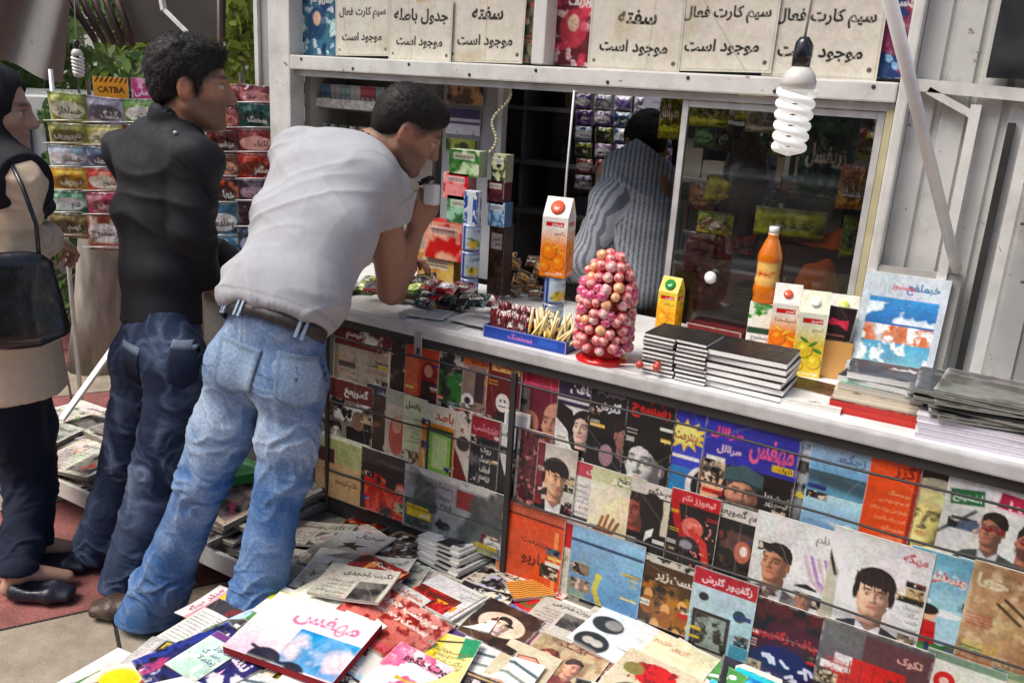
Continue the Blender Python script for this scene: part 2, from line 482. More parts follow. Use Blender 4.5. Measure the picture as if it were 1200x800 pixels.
class Cv:
 """canvas; x runs 0..1, y runs 0..a from the top; colours are sRGB 0-255"""
 def __init__(s, a=1.4, n=60, bg=(235, 232, 225)):
  s.a = a; s.w = n; s.h = max(3, int(round(n * a))); s.px = 1.0 / (n - 1)
  s.x = np.linspace(0, 1, s.w)[None, :].repeat(s.h, 0); s.y = np.linspace(0, a, s.h)[:, None].repeat(s.w, 1)
  s.C = np.tile(lin(bg), (s.h, s.w, 1))
 def put(s, m, c, al=1.0):
  m = (np.clip(m, 0, 1) * al)[..., None]
  s.C = s.C * (1 - m) + lin(c) * m; return s
 def soft(s, d, k=1.0): return np.clip(.5 - d / (s.px * k), 0, 1)
 def grad(s, c0, c1, horiz=False, p=1.0, box=None):
  t = (s.x if horiz else s.y / s.a)
  m = np.ones_like(t)
  if box:
   x0, y0, x1, y1 = box; m = ((s.x >= x0) & (s.x <= x1) & (s.y >= y0) & (s.y <= y1)).astype(float)
   t = (s.x - x0) / (x1 - x0) if horiz else (s.y - y0) / (y1 - y0)
  t = (np.clip(t, 0, 1) ** p)[..., None]
  G = lin(c0) * (1 - t) + lin(c1) * t
  s.C = s.C * (1 - m[..., None]) + G * m[..., None]; return s
 def rect(s, x0, y0, x1, y1, c, al=1.0, rot=0.0):
  cx, cy = (x0 + x1) / 2, (y0 + y1) / 2; q = math.radians(rot)
  X = (s.x - cx) * math.cos(q) + (s.y - cy) * math.sin(q); Y = -(s.x - cx) * math.sin(q) + (s.y - cy) * math.cos(q)
  return s.put(s.soft(np.maximum(np.abs(X) - (x1 - x0) / 2, np.abs(Y) - (y1 - y0) / 2)), c, al)
 def ell(s, cx, cy, rx, ry, c, al=1.0, rot=0.0, k=1.0):
  q = math.radians(rot)
  X = (s.x - cx) * math.cos(q) + (s.y - cy) * math.sin(q); Y = -(s.x - cx) * math.sin(q) + (s.y - cy) * math.cos(q)
  return s.put(s.soft((np.sqrt((X / rx) ** 2 + (Y / ry) ** 2) - 1) * min(rx, ry), k), c, al)
 def poly(s, pts, c, al=1.0):
  p = np.asarray(pts, float); ins = np.zeros(s.x.shape, bool); D = np.full(s.x.shape, 9.0)
  for i in range(len(p)):
   a, b = p[i], p[(i + 1) % len(p)]
   cr = ((a[1] > s.y) != (b[1] > s.y)) & (s.x < (b[0] - a[0]) * (s.y - a[1]) / (b[1] - a[1] + 1e-12) + a[0])
   ins ^= cr
   d = b - a; t = np.clip(((s.x - a[0]) * d[0] + (s.y - a[1]) * d[1]) / (d @ d + 1e-12), 0, 1)
   D = np.minimum(D, np.hypot(s.x - a[0] - t * d[0], s.y - a[1] - t * d[1]))
  return s.put(s.soft(np.where(ins, -D, D)), c, al)
 def line(s, pts, w, c, al=1.0):
  p = np.asarray(pts, float); D = np.full(s.x.shape, 9.0)
  for a, b in zip(p[:-1], p[1:]):
   d = b - a; t = np.clip(((s.x - a[0]) * d[0] + (s.y - a[1]) * d[1]) / (d @ d + 1e-12), 0, 1)
   D = np.minimum(D, np.hypot(s.x - a[0] - t * d[0], s.y - a[1] - t * d[1]))
  return s.put(s.soft(D - w / 2), c, al)
 def nz(s, sc, c, seed, lo=.5, hi=.6, box=None, al=1.0, sx=1.0):
  Q = np.stack([s.x.ravel() * sc * sx, s.y.ravel() * sc, np.full(s.x.size, seed * 3.7)], 1); n = fbm(Q, seed, 5).reshape(s.x.shape)
  m = np.clip((n - lo) / (hi - lo), 0, 1)
  if box: x0, y0, x1, y1 = box; m = m * ((s.x >= x0) & (s.x <= x1) & (s.y >= y0) & (s.y <= y1))
  keep = s.C.copy(); s.put(m, c, al); v = fbm(Q * 1.7 + 40, seed + 3, 3).reshape(s.x.shape)[..., None]
  s.C = keep + (s.C - keep) * (.55 + .9 * v); return s
 def text(s, t, x0, y0, x1, y1, c, al=1.0, fit=True, bold=.012):
  V, T = glyphs(t, bold)
  if not len(V): return s
  sz = V.max(0); V = V / sz
  if fit:
   ar = sz[0] / sz[1]; w, h = x1 - x0, y1 - y0
   if w / h > ar: d = (w - h * ar) / 2; x0 += d; x1 -= d
   else: d = (h - w / ar) / 2; y0 += d; y1 -= d
  X = x0 + V[:, 0] * (x1 - x0); Y = y1 - V[:, 1] * (y1 - y0)
  m = np.zeros(s.x.shape)
  for ox in (-.25, .25):
   for oy in (-.25, .25):
    k = np.zeros(s.x.shape, bool)
    for a, b, d in T:
     xa, xb, xd, ya, yb, yd = X[a], X[b], X[d], Y[a], Y[b], Y[d]
     den = (yb - yd) * (xa - xd) + (xd - xb) * (ya - yd)
     if abs(den) < 1e-12: continue
     i0 = max(0, int(min(ya, yb, yd) / s.px) - 1); i1 = min(s.h, int(max(ya, yb, yd) / s.px) + 3)
     j0 = max(0, int(min(xa, xb, xd) / s.px) - 1); j1 = min(s.w, int(max(xa, xb, xd) / s.px) + 3)
     gx = s.x[i0:i1, j0:j1] + ox * s.px; gy = s.y[i0:i1, j0:j1] + oy * s.px
     l1 = ((yb - yd) * (gx - xd) + (xd - xb) * (gy - yd)) / den
     l2 = ((yd - ya) * (gx - xd) + (xa - xd) * (gy - yd)) / den
     k[i0:i1, j0:j1] |= (l1 >= 0) & (l2 >= 0) & (l1 + l2 <= 1)
    m += k / 4
  return s.put(m, c, al)
 def printed(s, seed=0, amt=.5, wear=.5):
  """the unevenness of a real printed photograph: tone, tint, creases and rubbed edges"""
  r = np.random.default_rng(seed); q = np.stack([s.x.ravel(), s.y.ravel(), np.full(s.x.size, seed * 1.3)], 1)
  sh = lambda a: a.reshape(s.x.shape)
  g0, g1 = r.uniform(-.5, .5, 2); lum = 1 + amt * (g0 * (s.x - .5) + g1 * (s.y / s.a - .5) + .7 * (sh(fbm(q * 4, seed, 3)) - .5) + .5 * (sh(fbm(q * 18, seed + 3, 2)) - .5) + .7 * (sh(noise3(q * 46, seed + 5)) - .5))
  s.C = s.C * lum[..., None]
  tint = np.stack([1 + amt * .35 * (sh(fbm(q * 7, seed + 11 + k * 7, 2)) - .5) for k in range(3)], -1)
  g = s.C.mean(-1, keepdims=True); s.C = np.clip((g + (s.C - g) * 1.08) * tint, .004, .93); s.C = np.where(s.C < .5, s.C * (.72 + .56 * s.C), s.C)
  if wear:
   e = np.minimum(np.minimum(s.x, 1 - s.x), np.minimum(s.y, s.a - s.y)); n = sh(fbm(q * 18, seed + 31, 2))
   m = np.clip(1 - e / (.012 + .03 * n), 0, 1) * (n > .45) * wear; s.put(m, (214, 208, 198))
   a_ = r.uniform(0, 3.14); t = np.abs((s.x - r.random()) * math.cos(a_) + (s.y - r.random() * s.a) * math.sin(a_) + .02 * n)
   s.put(np.clip(1 - t / .012, 0, 1) * .35 * wear, (225, 222, 214))
  return s
 def busy(s, seed, x0=0.0, y0=.3, k=6):
  """small headlines, price boxes and inset photographs round the main picture"""
  r = random.Random(seed)
  for i in range(k):
   w = r.uniform(.13, .28); h = w * r.uniform(.25, .8); x = r.choice([r.uniform(.02, .06), r.uniform(.95 - w, .99 - w)]); y = r.uniform(y0, max(y0 + .1, s.a - h))
   c = s.C[min(s.h - 1, int(y / s.px)), min(s.w - 1, int(x / s.px))].mean(); ink = (30, 26, 30) if c > .25 else (236, 232, 224)
   t = r.random()
   if t < .30:
    s.rect(x, y, x + w, y + h, r.choice([(60, 50, 52), (150, 130, 112), (90, 110, 130), (130, 60, 50), (200, 180, 150)])); s.nz(9 / w * .3, (30, 26, 28), seed + i, .46, .56, (x, y, x + w, y + h)); s.nz(14 / w * .3, (224, 206, 186), seed + i + 9, .58, .66, (x, y, x + w, y + h))
   elif t < .5: s.rect(x, y, x + w, y + h * .45, r.choice([(196, 40, 40), (230, 196, 60), (40, 70, 140), (240, 236, 228), (30, 110, 70)])); s.scrib(x + .01, y, x + w - .01, y + h * .45, r.choice([(250, 246, 240), (30, 26, 30)]), seed + i, 1)
   else: s.scrib(x, y, x + w, y + h, r.choice([ink, ink, (196, 40, 44), (214, 180, 50)]), seed + i, r.choice([2, 3, 4]))
  return s
 def scrib(s, x0, y0, x1, y1, c, seed, rows=1, w=None, al=1.0):
  """unreadable lines of running script"""
  _SC[0] += 1; r = random.Random(seed * 7919 + _SC[0]); rh = (y1 - y0) / rows
  for k in range(rows):
   yb = y0 + rh * (k + .62); x = x1; w_ = w or max(s.px * 1.1, rh * .16)
   if rh < s.px * 4.5:
    xx = x1
    while xx > x0 + .01:
     L = r.uniform(.03, .1) * max(.4, (x1 - x0)); a = max(x0, xx - L)
     s.line([(a, yb), (xx, yb)], w_, c, al * .8); xx = a - r.uniform(.01, .025)
    continue
   while x > x0 + rh * .5:
    wd = _word(r.randrange(70)); V, T = glyphs(wd, .03 if w_ > rh * .15 else .012)
    if not len(V): break
    sz = V.max(0); hh = rh * min(1.0, .62 + sz[1] * .25); ww = hh * sz[0] / sz[1]
    if ww > x - x0:
     if x < x1 - .02: break
     ww = x - x0
    y_ = yb + rh * .38
    s.text(wd, x - ww, y_ - hh, x, y_, c, al, False, .03 if w_ > rh * .15 else .012)
    x -= ww + rh * r.uniform(.1, .22)
  return s
 def face(s, cx, cy, r, skin=(222, 178, 150), hair=(30, 22, 20), cloth=(60, 60, 70), turn=0.0, style='short', beard=None, glasses=None,
   shirt=None, smile=.5, body=True, shade=.35, hat=None):
  """a printed portrait: r is half the height of the face"""
  mid = tuple(v * .72 for v in skin); w = r * .74
  n = fbm(np.stack([s.x.ravel() / r * 1.6, s.y.ravel() / r * 1.6, np.full(s.x.size, cx * 9)], 1), 3, 4).reshape(s.x.shape)
  if body:
   c2 = tuple(v * .55 for v in cloth); c3 = tuple(min(255, v * 1.3 + 14) for v in cloth)
   pl = [(cx - w * .45, cy + r * .5), (cx + w * .45, cy + r * .5), (cx + w * .6, cy + r * 1.3), (cx + w * 1.7, cy + r * 1.6), (cx + w * 2.35, cy + r * 2.2), (cx + w * 2.5, cy + r * 3.4),
    (cx - w * 2.5, cy + r * 3.4), (cx - w * 2.35, cy + r * 2.2), (cx - w * 1.7, cy + r * 1.6), (cx - w * .6, cy + r * 1.3)]
   old = s.C.copy(); s.poly(pl, cloth); m = np.clip(np.abs(s.C - old).sum(-1) * 8, 0, 1)
   s.put(m * np.clip((n - .5) * 4, 0, 1), c2); s.put(m * np.clip((.46 - n) * 4, 0, 1), c3, .7)
   s.poly([(cx - w * .48, cy + r * .5), (cx + w * .48, cy + r * .5), (cx + w * .58, cy + r * 1.3), (cx, cy + r * 1.75), (cx - w * .58, cy + r * 1.3)], mid)
   if shirt: s.poly([(cx - w * .7, cy + r * 1.25), (cx, cy + r * 1.75), (cx + w * .7, cy + r * 1.25), (cx + w * .5, cy + r * 3.4), (cx - w * .5, cy + r * 3.4)], shirt)
  if style == 'long': s.ell(cx, cy + r * .35, w * 1.35, r * 1.45, hair)
  if style == 'scarf': s.ell(cx, cy + r * .1, w * 1.45, r * 1.5, hair); s.ell(cx + w * .5, cy, w * .5, r, tuple(min(255, v * 1.4 + 14) for v in hair), .5, 20, 9)
  hs = abs(math.sin(cx * 91 + cy * 57 + r * 131)); hb = (hs - .45) * .5; sd = math.sin(cx * 37 + r * 211) * .35
  PM = portrait_map(round(turn * 2) / 2, style); X = (s.x - cx) / r * (.118 + .010 * (hs - .5)); Z = -(s.y - cy) / r * .118
  i = np.clip(((X + .15) / .30 * (PM['n'] - 1)), 0, PM['n'] - 1); j = np.clip(((Z + .16) / .32 * (PM['m'] - 1)), 0, PM['m'] - 1); ok = (np.abs(X) < .149) & (np.abs(Z) < .159)
  i0, j0 = i.astype(int), j.astype(int); i1, j1 = np.minimum(i0 + 1, PM['n'] - 1), np.minimum(j0 + 1, PM['m'] - 1); fi, fj = (i - i0)[..., None], (j - j0)[..., None]
  def smp(A): return A[i0, j0] * (1 - fi) * (1 - fj) + A[i1, j0] * fi * (1 - fj) + A[i0, j1] * (1 - fi) * fj + A[i1, j1] * fi * fj
  T = smp(PM['tone']); M = smp(PM['mask'])[..., 0] * ok; n2 = fbm(np.stack([s.x.ravel() / r * 7, s.y.ravel() / r * 3, np.full(s.x.size, cy * 7)], 1), 5, 3).reshape(s.x.shape); Hm = np.clip((smp(PM['hair'])[..., 0] - .5 + hb + sd * np.clip((s.x - cx) / w, -1, 1) + (n2 - .5) * 1.1) * 3 + .5, 0, 1) * (smp(PM['hair'])[..., 0] > .02)
  lx = .75 if shade > .2 else .4
  N = smp(PM['nrm']); lam = np.clip(N @ unit((-lx, .7, .45)), 0, 1)[..., None]; amb = .42 - .25 * min(1, shade)
  sk = lin(skin) * T * (amb + (1.12 - amb) * lam) * 1.05
  hr = (lin(hair) * (.4 + 2.6 * n2[..., None] ** 2) + .004) * (.5 + .8 * lam)
  col = sk * (1 - Hm[..., None]) + hr * Hm[..., None]
  if style == 'bald': col = sk
  mk = np.clip((M - .35) / .3, 0, 1)[..., None]; s.C = s.C * (1 - mk) + col * mk
  t = turn * r * .28
  if beard: s.put(s.soft((np.sqrt(((s.x - cx - t * .5) / (w * .9)) ** 2 + ((s.y - cy - r * .46) / (r * .55)) ** 2) - 1) * w, 4) * np.clip((s.y - cy - r * .26) / (r * .2), 0, 1) * np.clip(.5 + n, 0, 1), beard, .8)
  if smile > .6 and abs(turn) < .35: s.ell(cx + t * .5, cy + r * .555, w * .24, r * .045, (244, 238, 230))
  for k in (-1, 1):
   ex = cx + t + k * w * .40; ey = cy - r * .02
   if glasses: s.ell(ex, ey + r * .02, w * .32, r * .19, glasses, .92); s.ell(ex - w * .1, ey - r * .05, w * .1, r * .05, (200, 150, 150), .5)
  if glasses: s.line([(cx + t - w * .2, cy - r * .05), (cx + t + w * .2, cy - r * .05)], r * .06, glasses)
  if style == 'shaggy':
   s.ell(cx, cy - r * .52, w * 1.12, r * .78, hair); s.ell(cx - w * .98, cy - r * .05, w * .16, r * .42, hair); s.ell(cx + w * .98, cy - r * .05, w * .16, r * .42, hair)
   s.C = np.where(((np.abs(s.x - cx) < w * .82) & (s.y > cy - r * (.36 + .5 * (n2 - .5))))[..., None] & (mk > .5) & (s.y < cy + r)[..., None], np.where(Hm[..., None] > .5, sk, col), s.C)
   for k in range(12): a = cx - w * 1.05 + k * w * .19; s.line([(a, cy - r * (.9 + .2 * math.sin(k))), (a + w * .14, cy - r * (.3 + .14 * math.sin(k * 2.3)))], r * .07, tuple(v * (1 + .6 * (k % 2)) for v in hair), .8)
  if hat: s.poly([(cx - w * 1.12, cy - r * .40), (cx - w * 1.12, cy - r * 1.0), (cx, cy - r * 1.28), (cx + w * 1.12, cy - r * 1.0), (cx + w * 1.12, cy - r * .40), (cx, cy - r * .52)], hat); s.line([(cx - w * 1.1, cy - r * .42), (cx, cy - r * .53), (cx + w * 1.1, cy - r * .42)], r * .07, tuple(v * .6 for v in hat))
  return s
_PM = {}
def portrait_map(turn, style):
 """front picture of a modelled head: normals, tone and where the hair is"""
 bald = style == 'bald'; key = (turn, bald)
 if key in _PM: return _PM[key]
 a = turn * .75; H = Frame((0, 0, 0), (math.sin(a), math.cos(a), 0), (0, 0, 1)); h = .005
 fd = Field((-.15, -.16, -.16), (.15, .17, .16), h); add_head(fd, H); fd.cone((0, -.03, -.09), (0, -.05, -.16), .055, .06, .03)
 hf = Field((-.15, -.16, -.16), (.15, .17, .16), h)
 hf.ell(H.w(0, -.018, .045), np.array([.080, .102, .085]), H.M, .01); hf.ell(H.w(0, .034, .082), np.array([.060, .046, .034]), H.M, .02); hf.ell(H.w(0, .10, -.010), np.array([.085, .066, .080]), H.M, .01, True); hf.cut((0, 0, -.045), (0, 0, -1.0))
 D = fd.F; HD = hf.F * 1.0 if not bald else np.full_like(hf.F, .1); U = np.minimum(D, HD)
 ins = U < 0; ny = ins.shape[1]; last = ny - 1 - np.argmax(ins[:, ::-1], axis=1); any_ = ins.any(1)
 I, J = np.meshgrid(np.arange(ins.shape[0]), np.arange(ins.shape[2]), indexing='ij')
 G = np.stack(np.gradient(U, h), -1); k = np.clip(last, 1, ny - 2); nr = G[I, k, J] + G[I, k + 1, J]; nr = nr / (np.linalg.norm(nr, axis=-1, keepdims=True) + 1e-9)
 nr[..., 0] *= 1; Hm = (HD[I, k, J] < D[I, k, J]).astype(float)
 P_ = np.stack([fd.o[0] + h * I, fd.o[1] + h * k, fd.o[2] + h * J], -1).reshape(-1, 3)
 T = paint_skin(P_, H, (.5, .5, .5), 0, (.34, .16, .15)) / .5
 # seen from the front the picture is mirrored left to right
 r = dict(n=ins.shape[0], m=ins.shape[2], mask=any_[..., None].astype(float)[::-1], nrm=(nr * np.array([-1, 1, 1]))[::-1], tone=T.reshape(*any_.shape, 3)[::-1], hair=Hm[..., None][::-1])
 _PM[key] = r
 return r
M_PRINT = mat('printed paper', vc=True, rough=.42, var=.04, vscale=30, bump=.05, bscale=200, coat=.25)
M_PAGES = mat('page edges', vc=True, rough=.85, var=.10, vscale=240, spec=.2)
M_NEWS = mat('newsprint', vc=True, rough=.9, var=.06, vscale=30, spec=.15)
M_CARD = mat('coated carton', vc=True, rough=.38, var=.05, vscale=20, spec=.5)
def sheet_mesh(cv, fn):
 """the canvas as a mesh: fn(x 0..1, y 0..1 from the top) arrays -> points"""
 V = fn(cv.x.ravel(), (cv.y / cv.a).ravel())
 w, h = cv.w, cv.h
 i, j = np.meshgrid(np.arange(w - 1), np.arange(h - 1)); a = (j * w + i).ravel()
 F = np.stack([a, a + w, a + w + 1, a + 1], 1)
 return V, F, cv.C.reshape(-1, 3)
def booklet(name, cv, o, ux, uy, up, th, label, cat='magazine', group=None, curl=0.0, edge=(232, 228, 218), warp=None, m=None, back=(200, 196, 188), seed=0):
 """a magazine: o top-left corner of the cover, ux along its width, uy down its height, up out of the cover"""
 o, ux, uy, up = [np.asarray(q, float) for q in (o, ux, uy, up)]; up = unit(up)
 rg = random.Random(seed + 5)
 def bend(x, y):
  z = curl * (x * x * .6 + .4 * (y - .3) ** 2)
  if warp is not None: z = z + warp(x, y)
  return z
 def top(x, y):
  return o + x[:, None] * ux + y[:, None] * uy + (bend(x, y))[:, None] * up
 V, F, C = sheet_mesh(cv, top)
 root = link_mesh(name, V, F, m or M_PRINT, None, C, True, loc=o)
 tag(root, label, cat, group)
 # page block below the cover
 k = 9
 ed = [(i / (k - 1), 0.) for i in range(k)] + [(1., j / (k - 1)) for j in range(1, k)] + [(i / (k - 1), 1.) for i in range(k - 2, -1, -1)] + [(0., j / (k - 1)) for j in range(k - 2, 0, -1)]
 e = np.array(ed); n = len(e)
 lay = max(3, min(8, int(th / .0022)))
 VV = []; CC = []
 for q in range(lay + 1):
  ins = .004 + .006 * rg.random() if q else .0015
  sx = .5 + (e[:, 0] - .5) * (1 - ins); sy = .5 + (e[:, 1] - .5) * (1 - ins)
  VV.append(top(sx, sy) - up * (.0006 + th * q / lay)); CC.append(np.tile(lin(edge) * rg.uniform(.72, 1.05), (n, 1)))
 VV = np.vstack(VV); FF = [(q * n + i, (q + 1) * n + i, (q + 1) * n + (i + 1) % n, q * n + (i + 1) % n) for q in range(lay) for i in range(n)]
 FF += [tuple(lay * n + i for i in range(n))]
 link_mesh('page_block', VV, FF, M_PAGES, root, np.vstack(CC))
 return root
# ------------------------------------------------------------------ setting: ground
def ground_material():
 m = bpy.data.materials.new('pavement tiles'); m.use_nodes = True
 N = m.node_tree.nodes; L = m.node_tree.links; b = N['Principled BSDF']
 tc = N.new('ShaderNodeTexCoord'); mp = N.new('ShaderNodeMapping')
 mp.inputs['Rotation'].default_value = (0, 0, math.radians(TILE_ROT)); mp.inputs['Location'].default_value = TILE_LOC
 L.new(tc.outputs['Object'], mp.inputs['Vector'])
 br = N.new('ShaderNodeTexBrick'); br.inputs['Scale'].default_value = 1.0
 br.offset = 0; br.inputs['Brick Width'].default_value = .40; br.inputs['Row Height'].default_value = .40
 br.inputs['Mortar Size'].default_value = .006; br.inputs['Mortar'].default_value = (.045, .04, .035, 1)
 br.inputs['Color1'].default_value = (1, 1, 1, 1); br.inputs['Color2'].default_value = (.86, .86, .86, 1)
 L.new(mp.outputs[0], br.inputs['Vector'])
 sp = N.new('ShaderNodeSeparateXYZ'); L.new(mp.outputs[0], sp.inputs[0])
 # bands of red and grey tiles
 md = N.new('ShaderNodeMath'); md.operation = 'FLOORED_MODULO'; md.inputs[1].default_value = 1.2; L.new(sp.outputs['Y'], md.inputs[0])
 lt = N.new('ShaderNodeMath'); lt.operation = 'LESS_THAN'; lt.inputs[1].default_value = .4; L.new(md.outputs[0], lt.inputs[0])
 nz = N.new('ShaderNodeTexNoise'); nz.inputs['Scale'].default_value = 7; nz.inputs['Detail'].default_value = 9; nz.inputs['Roughness'].default_value = .75
 L.new(tc.outputs['Object'], nz.inputs['Vector'])
 mx = N.new('ShaderNodeMix'); mx.data_type = 'RGBA'
 mx.inputs['A'].default_value = (.27, .085, .075, 1); mx.inputs['B'].default_value = (.33, .27, .20, 1)
 L.new(lt.outputs[0], mx.inputs['Factor'])
 mr = N.new('ShaderNodeMapRange'); mr.inputs['From Min'].default_value = .3; mr.inputs['From Max'].default_value = .7; mr.inputs['To Min'].default_value = .6; mr.inputs['To Max'].default_value = 1.35
 L.new(nz.outputs['Fac'], mr.inputs['Value'])
 m2 = N.new('ShaderNodeVectorMath'); m2.operation = 'MULTIPLY'; L.new(mx.outputs['Result'], m2.inputs[0]); L.new(br.outputs['Color'], m2.inputs[1])
 m3 = N.new('ShaderNodeVectorMath'); m3.operation = 'SCALE'; L.new(m2.outputs[0], m3.inputs[0]); L.new(mr.outputs[0], m3.inputs['Scale'])
 n2 = N.new('ShaderNodeTexNoise'); n2.inputs['Scale'].default_value = 160; n2.inputs['Detail'].default_value = 3; L.new(tc.outputs['Object'], n2.inputs['Vector'])
 c2 = N.new('ShaderNodeMapRange'); c2.inputs['From Min'].default_value = .62; c2.inputs['From Max'].default_value = .68; c2.inputs['To Max'].default_value = .55
 L.new(n2.outputs['Fac'], c2.inputs['Value'])
 m4 = N.new('ShaderNodeMix'); m4.data_type = 'RGBA'; m4.inputs['B'].default_value = (.5, .42, .36, 1)
 L.new(c2.outputs[0], m4.inputs['Factor']); L.new(m3.outputs[0], m4.inputs['A'])
 L.new(m4.outputs['Result'], b.inputs['Base Color']); b.inputs['Roughness'].default_value = .8
 bp = N.new('ShaderNodeBump'); bp.inputs['Strength'].default_value = .4; bp.inputs['Distance'].default_value = .006
 L.new(n2.outputs['Fac'], bp.inputs['Height'])
 bp2 = N.new('ShaderNodeBump'); bp2.inputs['Strength'].default_value = .6; bp2.inputs['Distance'].default_value = .004; bp2.invert = True
 L.new(br.outputs['Fac'], bp2.inputs['Height']); L.new(bp.outputs[0], bp2.inputs['Normal']); L.new(bp2.outputs[0], b.inputs['Normal'])
 return m
# the edge between the red and the grey tiles runs through these two points of the pavement
_e0, _e1 = PZ(0, 738, 0), PZ(145, 706, 0)
_ed = unit((_e1 - _e0)[:2]); TILE_ROT = -math.degrees(math.atan2(_ed[1], _ed[0]))
_cr, _sr = math.cos(math.radians(TILE_ROT)), math.sin(math.radians(TILE_ROT))
_ry = _sr * _e0[0] + _cr * _e0[1]
TILE_LOC = (-(_cr * _e0[0] - _sr * _e0[1]) + .1, .4 - _ry, 0)
def flat_sheet(name, x0, x1, y0, y1, z, m, kind='structure'):
 b = MB(); b.add([(x0, y0, z), (x1, y0, z), (x1, y1, z), (x0, y1, z)], [(0, 1, 2, 3)]); o = b.build(name, m, None); tag(o, kind=kind); return o
M_ASPH = mat('asphalt', (.055, .054, .052), .9, var=.25, vscale=3, bump=.5, bscale=120)
M_PALE = mat('pale paving', (.62, .60, .56), .8, var=.12, vscale=2, bump=.3, bscale=60)
flat_sheet('ground', -90, 90, -90, 90, -.012, M_PALE)
flat_sheet('pavement', -6.5, 7, -3.2, 6, 0, ground_material())
flat_sheet('road', -90, 90, -14, -3.9, -.008, M_ASPH)
_b = MB(); _b.box((0, -3.55, .0), (180, .25, .12), bev=.02); tag(_b.build('kerb', mat('kerb stone', (.34, .33, .31), .85, var=.2, bump=.4), None), kind='structure')
# ------------------------------------------------------------------ the kiosk
YF, YW, ZC = 2.0, 2.46, .91
XL = PY(342, 120, YW)[0]; XR = PY(1052, 112, YW)[0]
zb0 = PY(640, 98, YW)[2]; zb1 = PY(640, 78, YW)[2]
M_PAINT = mat('chalky white paint', (.68, .67, .63), .5, var=.10, vscale=14, bump=.2, bscale=40, chips=.8, stain=.6, stain_col=(.34, .30, .25))
M_ALU = mat('aluminium section', (.62, .62, .61), .42, .3, var=.1, vscale=20, stain=.4, stain_col=(.25, .22, .2))
M_DARK = mat('dark steel', (.045, .043, .042), .55, .3, var=.2)
M_INNER = mat('dim inner panel', (.42, .39, .34), .7, var=.2, vscale=5)
M_COUNTER = mat('counter laminate', (.80, .80, .78), .32, var=.06, vscale=9, bump=.05, stain=.35, stain_col=(.40, .36, .32))
M_GLASS = glass_mat('window glass', (.95, .97, .95), .07)
kiosk = thing('newspaper_kiosk', (-1.0, 2.6, 0), 'white framed newspaper kiosk with sliding windows, long counter and magazine wall', 'kiosk')
KX0, KX1, KY1 = -2.50, .75, 4.1
def kpart(name, mb, m, smooth=False, parent=None): return mb.build(name, m, parent or kiosk, smooth)
b = MB(); b.box(((KX0 + KX1) / 2, 2.055, .44), (KX1 - KX0 - .01, .05, .87)); kpart('front_panel', b, mat('rough board', (.12, .11, .10), .85, var=.3, vscale=12, bump=.4))
b = MB(); b.box(((KX0 + KX1) / 2, (YF + 2.62) / 2 + .004, ZC - .0125), (KX1 - KX0, 2.62 - YF - .008, .025)); kpart('counter', b, M_COUNTER)
b = MB()
b.box(((KX0 + KX1) / 2, YF + .004, ZC - .014), (KX1 - KX0 + .01, .024, .036), bev=.006); kpart('counter_edge', b, M_ALU)
b = MB(); b.box(((KX0 + KX1) / 2, YF + .012, ZC - .046), (KX1 - KX0, .018, .026)); kpart('edge_rail', b, M_DARK)
# posts and beam of the window front
ZT = 2.42
xp0 = PY(318, 150, YW)[0]
for nm, x0, x1, z0, z1, y in (('window_post', xp0, XL, ZC, ZT, YW), ('window_post', XR, PY(1068, 100, YW)[0], ZC, ZT, YW - .002)):
 b = MB(); b.box(((x0 + x1) / 2, y + .03, (z0 + z1) / 2), (x1 - x0, .075, z1 - z0), bev=.006); kpart(nm, b, M_PAINT)
b = MB(); b.box(((XL + XR) / 2, YW + .026, (zb0 + zb1) / 2), (XR - XL - .004, .07, zb1 - zb0), bev=.005); kpart('window_beam', b, M_PAINT)
b = MB(); b.box(((XL + XR) / 2, YW + .03, zb0 - .012), (XR - XL - .006, .03, .020)); kpart('sliding_track', b, M_ALU)
xm0, xm1 = PY(626, 40, YW)[0], PY(641, 40, YW)[0]
b = MB(); b.box(((xm0 + xm1) / 2, YW + .024, (zb1 + ZT) / 2 + .002), (xm1 - xm0, .07, ZT - zb1 - .006), bev=.004); kpart('upper_mullion', b, M_PAINT)
b = MB(); b.box(((XL + XR) / 2, YW + .085, (zb1 + ZT) / 2), (XR - XL - .01, .02, ZT - zb1 - .01)); kpart('upper_panel', b, mat('dusty dark board', (.07, .08, .09), .5, var=.4, vscale=8))
b = MB()
for k in range(9):
 x = XL + .06 + k * (XR - XL - .12) / 8; q = np.array([x, YW - .0095, (zb0 + zb1) / 2 + .012 * (-1) ** k]); sc = MB(); sc.lathe(q, [(0, -.002), (.0055, -.001), (.0055, .003), (0, .003)], (.2, .17, .14), 10, (0, 1, 0)); kpart('screw', sc, M_DARK)
# yellowed strip beside the right pane
b = MB(); b.box((XR - .012, YW + .035, (ZC + zb0) / 2), (.018, .05, zb0 - ZC - .03)); kpart('window_jamb', b, mat('yellowed paint', (.50, .45, .27), .55, var=.15, stain=.4))
# panes
def pane(x0, x1, z0, z1, y, fr=.014):
 b = MB(); b.box(((x0 + x1) / 2, y, (z0 + z1) / 2), (x1 - x0 - 2 * fr, .004, z1 - z0 - 2 * fr))
 p = kpart('glass_pane', b, M_GLASS)
 b = MB()
 for xx in (x0 + fr / 2, x1 - fr / 2): b.box((xx, y, (z0 + z1) / 2), (fr, .018, z1 - z0))
 for zz in (z0 + fr / 2, z1 - fr / 2): b.box(((x0 + x1) / 2, y, zz), (x1 - x0 - 2 * fr - .002, .016, fr))
 kpart('sash', b, M_ALU, parent=p)
xg1 = PY(801, 200, YW + .04)[0]; xg0 = PY(668, 150, YW + .06)[0]
pane(xg1 - .018, XR - .024, ZC + .004, zb0 - .024, YW + .030, .018)
